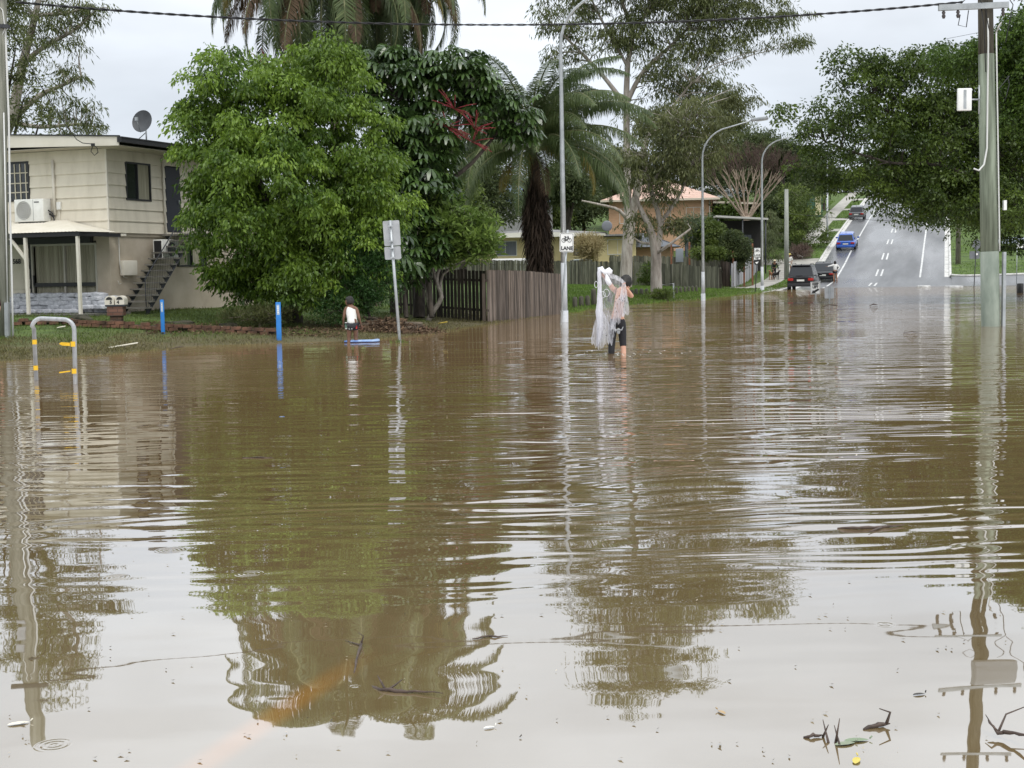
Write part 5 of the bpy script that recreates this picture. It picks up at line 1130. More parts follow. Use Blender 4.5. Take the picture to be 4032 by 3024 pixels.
def bike(parent, c, s):
    m = MB(); q = lambda x, z: (c[0]+x*s, c[1]-.004, c[2]+z*s)
    for cx in (-.29, .29): m.tube([q(cx+.19*math.cos(a*math.pi/10), .19*math.sin(a*math.pi/10)) for a in range(21)], .028*s, 5, cap=False)
    for a, b in (((-.29, 0), (-.12, .30)), ((-.12, .30), (.19, .30)), ((-.02, -.02), (.19, .30)), ((-.02, -.02), (-.14, .36)), ((.29, 0), (.17, .38)), ((-.29, 0), (-.02, -.02))): m.tube([q(*a), q(*b)], .032*s, 5)
    m.tube([q(-.22, .37), q(-.06, .37)], .04*s, 5); m.tube([q(.08, .40), q(.20, .40)], .03*s, 5)
    m.ball(q(-.02, -.02), (.06*s, .01*s, .06*s), 8, 6); return m.build('bicycle_symbol', M_ink, parent)
g = G(2204, 1278); bs_ = thing('bicycle_lane_sign', 'large white bicycle LANE sign on a thin leaning pole against the nearest street lamp', 'sign', g)
top = P(2236, 905, g.y-.1)-g; MB().tube([(0, 0, -.4), top+Vector((0, .03, 0))], .03, 8).build('pole', M_galv, bs_)
Ys = g.y-.1; cS = P(2231, 955, Ys)-g+Vector((0, -.03, 0)); W_ = 54/F*Ys; H_ = 74/F*Ys
bd = board(bs_, W_, H_, cS, M_signw, border=.012, rot=R(2)); bike(bd, (cS.x, cS.y, cS.z+H_*.12), W_*.72)
text_obj('LANE', H_*.27, M_ink, bd, (cS.x+.005, cS.y-.004, cS.z-H_*.31), (R(90), R(2), 0), bold=.006, sx=.95)
g = GP(2972, 84); b2 = thing('bicycle_lane_sign', 'small distant bicycle LANE sign on a thin pole left of the third street lamp', 'sign', g)
top = P(2985, 975, 84)-g; MB().tube([(0, 0, -.3), top+Vector((0, .03, 0))], .028, 6).build('pole', M_dkmetal, b2)
cS = P(2982, 994, 84)-g; W_ = 25/F*84; H_ = 35/F*84; bd = board(b2, W_, H_, cS, M_signw, border=.012); bike(bd, (cS.x, cS.y, cS.z+H_*.14), W_*.72)
text_obj('LANE', H_*.27, M_ink, bd, (cS.x, cS.y-.004, cS.z-H_*.31), bold=.004, sx=.95)
c2_ = P(2981, 1018, 84)-g; p2 = board(b2, W_, .11, c2_, M_signw, name='plate'); text_obj('END', .10, M_ink, p2, (c2_.x, c2_.y-.004, c2_.z), bold=.003)
c3_ = P(2979, 1034, 84)-g; m = MB().poly([(-.15, .16), (.15, .16), (.19, .05), (.13, -.1), (0, -.17), (-.13, -.1), (-.19, .05)], -.01, .0, Matrix.Translation(c3_)); p3 = m.build('shield_plate', M_ink, b2)
MB().poly([(-.10, .02), (.12, .06), (.02, -.09)], -.014, -.011, Matrix.Translation(c3_)).build('emblem', M_signw, p3)
# sign seen from behind, on a leaning pole
g = G(1577, 1347); t = thing('street_sign', 'pair of blank sign backs on a leaning galvanised pole beside the boy', 'sign', g)
Ys = g.y; top = P(1536, 868, Ys)-g; MB().tube([(0, 0, -.3), top], [.036, .032], 10).build('pole', M_galv, t)
c1_ = P(1542, 918, Ys)-g+Vector((0, .04, 0)); c2_ = P(1546, 996, Ys)-g+Vector((0, .04, 0)); rt_ = math.atan2((1577-1536), (1347-868))
board(t, 65/F*Ys, 98/F*Ys, c1_, M_signb, rot=-rt_*.6); board(t, 64/F*Ys, 50/F*Ys, c2_, M_signb, rot=-rt_*.6)
[MB().cbox((c.x, c.y-.05, c.z), (.10, .05, .03)).build('clamp', M_galv, t) for c in (P(1538, 890, Ys)-g, P(1541, 950, Ys)-g, P(1544, 978, Ys)-g, P(1548, 1014, Ys)-g)]
# KEEP LEFT and the back of its twin
g = Vector((P(3212, 1184, 62).x, 62, 0)); t = thing('keep_left_sign', 'white KEEP LEFT sign with a black arrow standing low in the flood', 'sign', g)
MB().tube([(0, 0, -.4), (0, .02, P(3212, 1112, 62).z)], .028, 6).build('pole', M_galv, t)
cS = P(3210, 1134, 62)-g+Vector((0, -.03, 0)); W_ = 39/F*62; H_ = 49/F*62; bd = board(t, W_, H_, cS, M_signw, border=.014)
text_obj('KEEP', .15, M_ink, bd, (cS.x, cS.y-.006, cS.z+H_*.31), bold=.008, sx=.85); text_obj('LEFT', .15, M_ink, bd, (cS.x, cS.y-.006, cS.z+H_*.07), bold=.008, sx=.85)
k_ = lambda x, z: (x*W_, z*H_)
MB().poly([k_(-.38, -.42), k_(-.26, -.16), k_(-.17, -.22), k_(.28, -.04), k_(.40, -.15), k_(-.02, -.36), k_(.06, -.42)], -.006, -.003, Matrix.Translation(cS)).build('arrow', M_ink, bd)
g = Vector((P(3266, 1195, 57).x, 57, 0)); t = thing('street_sign', 'grey blank sign back standing low in the flood right of the KEEP LEFT sign', 'sign', g)
MB().tube([(0, 0, -.4), (0, -.04, P(3266, 1128, 57).z)], .025, 6).build('pole', M_galv, t); board(t, 38/F*57, 48/F*57, P(3266, 1151, 57)-g, M_signb)
# diamond sign back on the right bank
g = Vector((P(3834, 1135, 88).x, 88, 0)); t = thing('diamond_sign', 'dark grey back of a diamond sign left of the power pole', 'sign', g)
top = P(3846, 928, 88)-g; MB().tube([(0, 0, -.4), top], .03, 6).build('pole', M_dkmetal, t)
cS = P(3846, 962, 88)-g+Vector((0, .03, 0)); dk = pm('sign_back_dark', (.11, .12, .13), (.16, .17, .18), scale=3, rough=.5)
board(t, .60, .60, cS, dk, rot=R(45)); cS = P(3838, 1004, 88)-g+Vector((0, .03, 0)); o = board(t, 40/F*88, 30/F*88, cS, dk)
board(o, .12, .12, cS+Vector((.14, -.01, .05)), M_signw, rot=R(45), r_=.01, name='reflector')
g = GP(4012, 95); t = thing('bus_stop_sign', 'small white plate on a thin pole at the right edge', 'sign', g); z = P(4012, 965, 95)-g
MB().tube([(-.15, 0, -.2), (-.15, 0, z.z+.3)], .025, 6).build('pole', M_galv, t); o = board(t, .42, .40, (0.06, -.03, z.z), M_signw); board(o, .2, .2, (.06, -.035, z.z), M_ink, name='symbol', r_=.02)
g = GP(4018, 70); tag(MB().tube([(0, 0, -.3), (0, 0, .48), (0, 0, .5)], [.17, .17, .12], 10).build('dark_bollard', M_ink, None, Vector((g.x, g.y, 0))), 'black squat bollard in the water at the right edge', 'bollard')

# blue posts
M_blue = pm('blue_post', (.02, .17, .50), (.03, .21, .58), scale=3, rough=.45)
for px, pt_, pb, wd, Y, lb in ((633, 1180, 1318, 14, 33.4, 'shorter bright blue marker post on the brick edging below the stair'), (1091, 1190, 1341, 19, 32.6, 'wider bright blue marker post at the waterline left of the boy')):
    g = GP(px, Y); zt = P(px, pt_, Y).z; zb = P(px, pb, Y).z; g = Vector((g.x, Y, min(zb, g.z))); h_ = zt-g.z; w_ = wd/F*Y*1.0
    t = thing('marker_post', lb, 'marker post', g, group='blue marker posts')
    MB().box((-w_/2, -.03, -.3), (w_/2, .03, h_)).build('post', M_blue, t, bevel=.006)
    p_ = MB().box((-w_*.28, -.034, h_-.30), (w_*.28, -.031, h_-.06)).build('label_plate', pm('pale_label', (.35, .45, .55), rough=.5), t)
    m = MB(); [m.box((-w_*.14, -.037, h_-.26+.045*k), (w_*.14, -.035, h_-.235+.045*k)) for k in range(4)]; m.build('label_marks', M_signw, p_)

# mailboxes 54
g = GP(452, 35.2); t = thing('mailbox_pillar', 'brick pillar carrying twin cream mailboxes numbered 54', 'mailbox', g, R(4)); zt = P(452, 1200, 35.2).z-g.z
MB().box((-.14, -.14, -.2), (.14, .14, zt-.28)).build('pillar', brickmat('pillar_brick', (.09, .05, .035), (.16, .09, .06), (.05, .04, .03), bw=.2, rh=.075), t)
MB().box((-.20, -.19, zt-.28), (.20, .19, zt-.04)).build('capital', brickmat('cap_brick', (.13, .06, .04), (.2, .1, .07), (.07, .05, .04)), t); MB().box((-.24, -.21, zt-.04), (.26, .22, zt)).build('shelf', M_dkmetal, t)
for i, x in enumerate((-.13, .13)):
    m = MB(); n = 10; arc = [(x+.115*math.cos(math.pi*k/n), zt+.13+.10*math.sin(math.pi*k/n)) for k in range(n+1)]; m.poly([(x+.115, zt+.004)]+arc+[(x-.115, zt+.004)], -.2, .24); o = m.build('mailbox', M_creamt, t)
    arc2 = [(x+.08*math.cos(math.pi*k/n), zt+.13+.075*math.sin(math.pi*k/n)) for k in range(n+1)]; MB().poly(arc2, -.205, -.202).build('slot', M_ink, o); text_obj('54'[i], .12, M_ink, o, (x+(.04 if i == 0 else -.04), -.204, zt+.065), bold=.004)

# hoop rail with yellow bands
g = Vector((0, 21.3, 0)); a_, b_ = G(143, 1497), G(294, 1512); t = thing('hoop_rail', 'grey tubular hoop rail with yellow bands standing in the flood at the left', 'rail', Vector(((a_.x+b_.x)/2, (a_.y+b_.y)/2, 0)))
lx = (b_.x-a_.x)/2; dy = (b_.y-a_.y)/2; H = P(210, 1253, a_.y/2+b_.y/2).z; pts = [(-lx, -dy, -.5), (-lx, -dy, H-.17)]
for k in range(1, 7): q = k/6*R(90); pts.append((-lx+.16*(1-math.cos(q)), -dy*.8, H-.17+.16*math.sin(q)))
for k in range(0, 7): q = k/6*R(90); pts.append((lx-.16+.16*math.sin(q), dy*.8, H-.17+.16*math.cos(q)))
pts.append((lx, dy, -.5)); MB().tube(pts, .033, 12).build('tube', pm('grey_pipe', (.30, .31, .32), (.44, .45, .46), scale=5, rough=.4, metal=.3), t)
My = pm('yellow_tape', (.75, .45, .02), rough=.5)
for sx, sy in ((-lx, -dy), (lx, dy)):
    for z in (H-.42, H-.83): MB().tube([(sx, sy, z), (sx, sy, z+.075)], .036, 12, cap=False).build('yellow_band', My, t)
m = MB(); m.add([(lx-.04, dy-.02, H-.41), (lx-.04, dy-.02, H-.36), (lx-.17, dy-.03, H-.35), (lx-.2, dy-.03, H-.375), (lx-.16, dy-.02, H-.40)], [(0, 1, 2, 3, 4)]); m.build('loose_tape', My, t)
m = MB(); m.add([(lx-.05, dy-.02, H-.80), (lx-.05, dy-.02, H-.78), (lx-.22, dy-.02, H-.80), (lx-.22, dy-.02, H-.82)], [(0, 1, 2, 3)]); m.build('loose_tape', My, t)

# ---- power poles and lines
M_pole = pm('treated_pole', (.06, .07, .05), (.27, .31, .235), scale=3.0, rough=.85, bump=.012, st=(2.2, 2.2, .16), lo=.3, hi=.7, c3=(.165, .19, .14), bs=9)
M_poled = pm('dark_pole_top', (.05, .045, .035), (.13, .12, .095), scale=4, rough=.9, bump=.012, st=(2, 2, .2))
M_polel = pm('pole_base_wrap', (.15, .18, .145), (.26, .29, .24), scale=3, rough=.6, st=(1, 1, .3))
M_cable = pm('black_cable', (.015, .015, .017), rough=.6)
M_cond = pm('white_conduit', (.62, .62, .60), rough=.45)
g = Vector((P(3901, 1285, 34.3).x, 34.3, 0)); pp = thing('power_pole', 'thick greenish timber power pole standing in the flood at the right, with crossarms', 'power pole', g)
lean = lambda z: Vector((-.03*z, 0, z))*1.0
lean = lambda z: Vector((P(3901-(21 if z > 0 else 0)*z/7.9, 1285-z/34.3*F, 34.3).x-g.x, 0, z))
zb_ = P(3900, 990, 34.3).z
MB().tube([lean(-.6), lean(.0), lean(zb_)], [.235, .228, .222], 20).build('base_wrap', M_polel, pp)
MB().tube([lean(zb_), lean(3.5), lean(6.7)], [.215, .205, .188], 20).build('pole', M_pole, pp)
MB().tube([lean(6.7), lean(8.3), lean(11), lean(12.6)], [.186, .176, .16, .14], 20).build('pole_top', M_poled, pp)
def xarm(z, x0, x1, y=-.22, rz=0):
    c = lean(z); m = MB().box((x0, -.055, -.07), (x1, .055, .07)); o = m.build('crossarm', M_galv, pp); o.location = (c.x, y, c.z); o.rotation_euler = (0, -R(1.5), R(rz)); return o
z1 = P(3830, 30, 34.3).z; xa = xarm(z1, -1.22, .48); z2 = z1+1.35; xb = xarm(z2, -1.1, 1.1, rz=4); z3 = 11.0; xc = xarm(z3, -.9, .9)
def insul(parent, x, z, up=1):
    m = MB(); m.tube([(x, 0, .07*up), (x, 0, .12*up), (x, 0, .16*up), (x, 0, .2*up), (x, 0, .26*up)], [.02, .05, .03, .05, .03], 8); m.build('insulator', pm('insulator', (.07, .06, .06), rough=.3), parent)
for x in (-1.1, -.75, .35): insul(xa, x, 0, -1)
for x in (-.95, -.45, .45, .95): insul(xb, x, 0)
for x in (-.8, -.3, .3, .8): insul(xc, x, 0)
MB().box((-.55, -.55, z2-.75), (.55, -.2, z2-.2)).build('transformer', pm('transformer_grey', (.3, .31, .32), rough=.5), pp, bevel=.05)
m = MB()
for pts in (((-.9, -.2, z1+.05), (-.6, -.3, z1+.35), (-.3, -.25, z1-.1), (-.2, -.22, z1-.6)), ((-.9, -.2, z1-.2), (-.95, -.2, z1-.45), (-.75, -.2, z1-.5), (-.7, -.2, z1-.1)), ((.1, -.25, z1+.4), (.35, -.3, z1), (.25, -.25, z1-.6), (.2, -.22, z1-.9)), ((.3, -.25, z1-1.7), (.05, -.25, z1-2.0), (.2, -.25, z1-2.3), (.3, -.25, z1-1.9), (.28, -.2, z1-1.7)),
           ((-.4, -.2, z1), (-.35, -.3, z1-.5), (-.28, -.25, z1-1.6)), ((.4, -.2, z1+.1), (.8, -.2, z1+.8), (1.0, -.2, z2))): m.tube([lean(0)*0+Vector(p) for p in pts], .012, 5)
m.build('loose_cables', M_cable, pp)
cx = lean(5).x
m = MB(); m.tube([(lean(z).x-.02, -.21, z) for z in (z1-.3, z1-.9)]+[(lean(5.4).x-.06, -.2, 5.4), (lean(4.2).x-.10, -.22, 4.4), (-.18+lean(4).x, -.24, 4.0), (lean(3.7).x-.32, -.26, 3.85), (lean(3.7).x-.45, -.26, 3.9)], .022, 6); m.build('conduit', M_cond, pp)
m = MB(); m.tube([(lean(z).x+.21, -.12, z) for z in (7.2, 6.4, 5.0, 3.5, 2.2, zb_)], .02, 6); m.tube([(.20+lean(7.2).x, -.12, 7.2), (.12, -.16, 7.45), (.02, -.18, 7.3)], .02, 6); m.build('conduit', M_cond, pp)
MB().box((.235, -.18, -.5), (.305, -.06, zb_-.02)).build('conduit_guard', M_galv, pp)
o = MB().box((-.17, -.05, -.27), (.17, .05, .27)).build('equipment_box', M_signw, pp, bevel=.015); bx = P(3797, 392, 34.1)-g; o.location = (bx.x, -.2, bx.z)
MB().box((-.035, -.055, -.23), (.035, -.051, .23)).build('bracket_plate', M_galv, o); m = MB(); m.tube([(0, -.02, 0), (.40, .05, .0)], .022, 6); m.tube([(.38, .05, .35), (.38, .05, -.35)], .02, 6); m.build('bracket', M_galv, o)
MB().box((.26, -.1, 2.88), (.33, 0, 3.12)).build('small_box', M_signw, pp)
# left pole
g = Vector((P(2, 1335, 32).x, 32, .12)); lp_ = thing('power_pole', 'weathered grey power pole at the left edge with white conduits', 'power pole', g, rot=(0, .028, 0))
MB().tube([(0, 0, -.5), (.02, 0, 4), (.12, 0, 8.6), (.14, 0, 9.6)], [.215, .2, .18, .17], 18).build('pole', pm('grey_pole', (.14, .145, .115), (.31, .31, .26), scale=4, rough=.85, bump=.01, st=(2, 2, .15)), lp_)
m = MB(); m.tube([(.31, -.06, -.1), (.31, -.06, 1.0), (.30, -.06, 3.0), (.31, -.06, 5.2), (.27, -.06, 7.2), (.20, -.06, 7.55)], .025, 6); m.tube([(.22, -.12, .4), (.22, -.12, 5.3)], .016, 6)
m.build('conduit', M_cond, lp_)
m = MB(); m.tube([(.20, -.1, 7.0), (.05, -.2, 6.9), (.02, -.2, 7.3), (.12, -.2, 7.75), (.25, -.15, 7.6), (.28, -.1, 7.2), (.18, -.12, 6.95), (.1, -.15, 7.05), (.16, -.1, 7.4)], .014, 5); m.build('loose_cables', M_cond, lp_)
MB().box((.15, -.2, 7.2), (.38, -.05, 7.28)).build('cable_bracket', M_dkmetal, lp_); MB().box((.17, -.2, -.1), (.26, -.05, .95)).build('conduit_guard', M_galv, lp_)
MB().box((-.12, -.24, 6.55), (.07, -.18, 6.85)).build('pole_plate', M_signb, lp_); MB().box((-.3, -.22, 7.95), (.55, -.12, 8.08)).build('clamp_bar', M_dkmetal, lp_)
# wires
def wire(label, a, b, sag, r_, n=40, group=None, twist=0):
    m = MB(); a, b = Vector(a), Vector(b); pts = [a.lerp(b, i/n)-Vector((0, 0, 4*sag*(i/n)*(1-i/n))) for i in range(n+1)]
    if twist:
        N = 260
        for ph in (0, math.pi):
            pp_ = [a.lerp(b, i/N)-Vector((0, 0, 4*sag*(i/N)*(1-i/N)))+Vector((0, math.cos(i*.9+ph), math.sin(i*.9+ph)))*r_*.7 for i in range(N+1)]; m.tube(pp_, r_*.75, 4, cap=False)
    else: m.tube(pts, r_, 5)
    return tag(m.build('overhead_cable', M_cable), label, 'cable', group)
wire('thick twisted black cable spanning the whole picture near the top', P(60, 8, 32), P(3790, 8, 34.1), .53, .022, twist=1)
wire('thin black service cable falling from the left pole to the cream house roof', P(45, 118, 31.9), P(302, 549, 39.2), .18, .012)
m = MB(); pts = [P(*q) for q in ((300, 548, 39.2), (325, 563, 39.1), (365, 567, 39.1), (382, 582, 39.1), (386, 600, 39.1), (372, 612, 39.1), (358, 596, 39.1), (366, 570, 39.1))]; m.tube(pts, .013, 5); m.cbox(P(366, 570, 39.1), (.1, .06, .08))
tag(m.build('cable_loop', M_cable), 'black cable loop hanging from the cream fascia board', 'cable')
for i, (x, px) in enumerate(((-1.05, 3752), (-.72, 3762))):
    a = pp.location+lean(z1)+Vector((x, -.1, .1)); wire(['left', 'right'][i]+' one of two thin lines rising steeply left of the power pole top', a+Vector((-.05, -12, 2.8)), P(3694+i*20, 215-i*60, 62), .2, .008, group=None)
wire('faint thin line crossing the hill road from the short timber pole', P(3098, 840, 108), P(3720, 875, 112), .15, .016)
# short timber pole and far pole
g = GP(3097, 108); t = tag(MB().tube([(0, 0, -.3), (0, 0, P(3097, 745, 108).z-g.z)], [.20, .15], 10).build('timber_pole', pm('pale_pole', (.22, .23, .20), (.36, .37, .33), scale=3, st=(1, 1, .2), rough=.8), None, g), 'bare pale timber pole with a cut top beside the footpath', 'pole')
g = GP(3772, 112); t = tag(MB().tube([(0, 0, -.3), (0, 0, 8)], [.22, .16], 10).build('timber_pole', pm('brown_pole', (.12, .11, .085), (.24, .22, .17), scale=3, st=(1, 1, .2), rough=.85), None, g), 'brown timber pole on the right verge below the spreading fig', 'pole')

# ---- garden edging and bits on the bank
m = MB(); rg = random.Random(2)
ed = [(60, 1296, 34.6, .23), (250, 1300, 34.8, .22), (300, 1312, 34.4, .2), (520, 1318, 34.2, .15), (640, 1328, 33.8, .13), (900, 1335, 33.6, .12), (1080, 1340, 33.4, .10)]
base = GP(60, 34.6); et = thing('brick_edging', 'low crumbling red brick garden edging on the bank below the cream house', 'garden edging', base); nB = 0
for (xa, _, Ya, ha), (xb, _, Yb, hb) in zip(ed[:-1], ed[1:]):
    a, b = GP(xa, Ya), GP(xb, Yb); L = (b-a).length; n = int(L/.235)
    for row in range(2):
        for i in range(n):
            if rg.random() < (.04 if row == 0 else .16): continue
            u = (i+.5*(row % 2))/n; c = a.lerp(b, min(u, 1))-base; ang = math.atan2(b.y-a.y, b.x-a.x)+rg.uniform(-.06, .06)
            M = Matrix.Translation(c+Vector((0, rg.uniform(-.015, .015), .045+row*.085))) @ Matrix.Rotation(ang, 4, 'Z') @ Matrix.Rotation(rg.uniform(-.03, .03), 4, 'Y'); m.box((-.11, -.055, -.038), (.11, .055, .038), M)
m.build('bricks', pm('old_brick', (.05, .03, .02), (.26, .125, .08), scale=3.3, rough=.95, c3=(.13, .07, .045), lo=.3, hi=.7), et)
MB().tube([GP(xa, Ya+.12)-base+Vector((0, 0, .05)) for xa, _, Ya, _ in ed], .06, 6).build('mortar_bed', pm('soil', (.03, .024, .016), (.075, .058, .04), scale=5, rough=1), et)
def rock(name, label, cat, p, s, mat, seed, group=None):
    rg = random.Random(seed); bm = bmesh.new(); bmesh.ops.create_icosphere(bm, subdivisions=3, radius=1)
    ph = [rg.uniform(0, 6) for _ in range(6)]
    for v in bm.verts:
        k = 1+.18*math.sin(3*v.co.x+ph[0])*math.cos(2.5*v.co.y+ph[1])+.12*math.sin(5*v.co.z+ph[2]+v.co.x*4)+rg.uniform(-.04, .04); v.co = Vector((v.co.x*s[0], v.co.y*s[1], v.co.z*s[2]))*k
    me = bpy.data.meshes.new(name); bm.to_mesh(me); bm.free(); return tag(link(name, me, mat, None, p), label, cat, group)
M_soil = pm('dark_mound', (.02, .02, .014), (.07, .065, .045), scale=5, rough=1)
rock('garden_mound', 'dark leafy mound on the lawn behind the hoop rail', 'mound', GP(310, 36.2)+Vector((0, 0, .02)), (.33, .2, .14), M_soil, 1); rock('garden_mound', 'flat dark stone slab on the lawn right of the left blue post', 'stone', GP(690, 36.4), (.45, .2, .10), M_soil, 2)
rock('garden_rock', 'dark rounded stone under the left side of the weeping fig', 'stone', GP(890, 36.2), (.22, .15, .12), M_soil, 3)
m = MB(); c = GP(1450, 36.0)-base
for k, (px, Y, z, ln, an, r_) in enumerate(((1580, 36.5, .13, 1.05, .05, .10), (1500, 36.6, .20, .9, -.1, .07), (1560, 36.0, .06, 1.1, .12, .06), (1430, 36.4, .12, .7, .3, .05), (1470, 36.8, .28, .6, -.5, .04))):
    q = GP(px, Y)+Vector((0, 0, z)); d = Vector((math.cos(an), .3*math.sin(an*9), math.sin(an)*.4)); mm = MB(); mm.tube([q-d*ln*.5, q+Vector((0, 0, .02)), q+d*ln*.5], [r_*.8, r_, r_*.85], 7)
    tag(mm.build('fallen_log', pm('log_bark', (.05, .038, .025), (.14, .11, .08), scale=6, rough=.95, st=(.3, 1, 1)), None), ['thick cut log lying behind the leaning sign pole', 'thinner grey log lying on top of the brush heap', 'long low log at the front of the brush heap by the grass', 'short log at the left of the brush heap near the boy', 'stick poking up from the back of the brush heap'][k], 'log')

# ================================================================ people and dogs
def skin_bake(chains, sub=1):
    pts = []; rad = []; edges = []; idx = {}; roots = []
    for ch in chains:
        prev = None
        for p, r_ in ch:
            k = tuple(round(v, 4) for v in p)
            if k not in idx: idx[k] = len(pts); pts.append(k); rad.append(r_)
            i = idx[k]
            if prev is not None and prev != i: edges.append((prev, i))
            prev = i
    me = bpy.data.meshes.new('tmp'); me.from_pydata(pts, edges, [])
    o = bpy.data.objects.new('tmp', me); C.objects.link(o); o.modifiers.new('Skin', 'SKIN')
    seen = set(); adj = {i: [] for i in range(len(pts))}
    for a, b in edges: adj[a].append(b); adj[b].append(a)
    for i, r_ in enumerate(rad):
        sv = me.skin_vertices[0].data[i]; rr = r_ if hasattr(r_, '__len__') else (r_, r_); sv.radius = rr
        if i not in seen:
            sv.use_root = True; stk = [i]
            while stk:
                q = stk.pop()
                if q in seen: continue
                seen.add(q); stk += adj[q]
    s = o.modifiers.new('Sub', 'SUBSURF'); s.levels = sub; s.render_levels = sub
    bpy.context.view_layer.update()
    out = bpy.data.meshes.new_from_object(o.evaluated_get(bpy.context.evaluated_depsgraph_get()))
    bpy.data.objects.remove(o); bpy.data.meshes.remove(me); return out
def join_mesh(name, meshes, mat, parent):
    bm = bmesh.new()
    for m_ in meshes: bm.from_mesh(m_)
    me = bpy.data.meshes.new(name); bm.to_mesh(me); bm.free(); me.materials.clear()
    for p in me.polygons: p.use_smooth = True
    return link(name, me, mat, parent)
def head_mesh(c, r_, yaw=0, pitch=0):
    """an egg with brow, nose, lips, chin, eyes and ears, facing +Y before turning"""
    M = Matrix.Translation(c) @ Matrix.Rotation(yaw, 4, 'Z') @ Matrix.Rotation(pitch, 4, 'X'); m = MB(); n, k = 20, 14; vs = []
    m.ball((0, 0, 0), (r_*.76, r_*.93, r_*1.1), n, k)
    m.v = [Vector(v) for v in m.v]
    for v in m.v:
        z = v.z/r_; 
        if z < -.2: v.x *= 1-.32*(-z-.2); v.y = v.y*(1-.15*(-z-.2))+.06*r_*(-z)
        if v.y > 0 and abs(z-.12) < .2: v.y -= .05*r_
    m.add([(-.10*r_, .86*r_, .12*r_), (.10*r_, .86*r_, .12*r_), (.15*r_, .88*r_, -.2*r_), (0, 1.12*r_, -.17*r_), (-.15*r_, .88*r_, -.2*r_), (0, .88*r_, -.24*r_)], [(0, 3, 1), (1, 3, 2), (0, 4, 3), (4, 5, 3), (3, 5, 2)], True)
    for sx in (-1, 1):
        m.ball((sx*.78*r_, -.02*r_, .0), (.07*r_, .17*r_, .26*r_), 8, 6); m.ball((sx*.30*r_, .79*r_, .14*r_), (.12*r_, .07*r_, .07*r_), 8, 6)
    m.ball((0, .86*r_, -.48*r_), (.22*r_, .07*r_, .05*r_), 8, 6); m.ball((0, .83*r_, -.56*r_), (.18*r_, .07*r_, .05*r_), 8, 6)
    m.v = [M @ Vector(v) for v in m.v]; return m.mesh('head')
def hair_mesh(c, r_, yaw=0, pitch=0, long=0., rough=.11, seed=1, back=1.):
    rg = random.Random(seed); M = Matrix.Translation(c) @ Matrix.Rotation(yaw, 4, 'Z') @ Matrix.Rotation(pitch, 4, 'X'); m = MB(); m.ball((0, -.10*r_, .16*r_), (r_*.92, r_*1.02, r_*1.12), 22, 16)
    vs = []
    for v in m.v:
        v = Vector(v); k = 1+rg.uniform(-rough, rough)
        if v.y > .25*r_ and v.z < .55*r_: v.y = .25*r_+(v.y-.25*r_)*.1; v.x *= .92
        if v.z < -.25*r_: v.z = -.25*r_-(v.z+.25*r_)*-.6*(1+long); 
        vs.append(M @ (v*k))
    m.v = vs; return m.mesh('hair')
def hand_chains(w, d, s=1., curl=.5, side=1, up=None):
    """palm and five fingers from wrist w along direction d"""
    d = Vector(d).normalized(); a = Vector((0, 0, 1)) if abs(d.z) < .8 else Vector((0, 1, 0))
    sd = d.cross(a).normalized()*side; nn = sd.cross(d).normalized(); w = Vector(w); out = []
    palm = w+d*.045*s; out.append([(tuple(w), (.024*s, .019*s)), (tuple(palm), (.034*s, .016*s)), (tuple(w+d*.085*s), (.034*s, .014*s))])
    for i, (o_, L) in enumerate(((-.028, .060), (-.010, .073), (.010, .070), (.028, .055))):
        p0 = w+d*.07*s+sd*o_*s*.8; p1 = w+d*.092*s+sd*o_*s; p2 = p1+(d*math.cos(curl)+nn*math.sin(curl))*L*.5*s; p3 = p2+(d*math.cos(curl*2.2)+nn*math.sin(curl*2.2))*L*.5*s
        out.append([(tuple(p0), .009*s), (tuple(p1), .009*s), (tuple(p2), .0085*s), (tuple(p3), .007*s)])
    p0 = w+d*.03*s-sd*.02*s; p1 = p0+(d*.55-sd*.75).normalized()*.035*s; p2 = p1+(d*.9-sd*.2+nn*.4).normalized()*.032*s
    out.append([(tuple(p0), .012*s), (tuple(p1), .011*s), (tuple(p2), .008*s)])
    return out
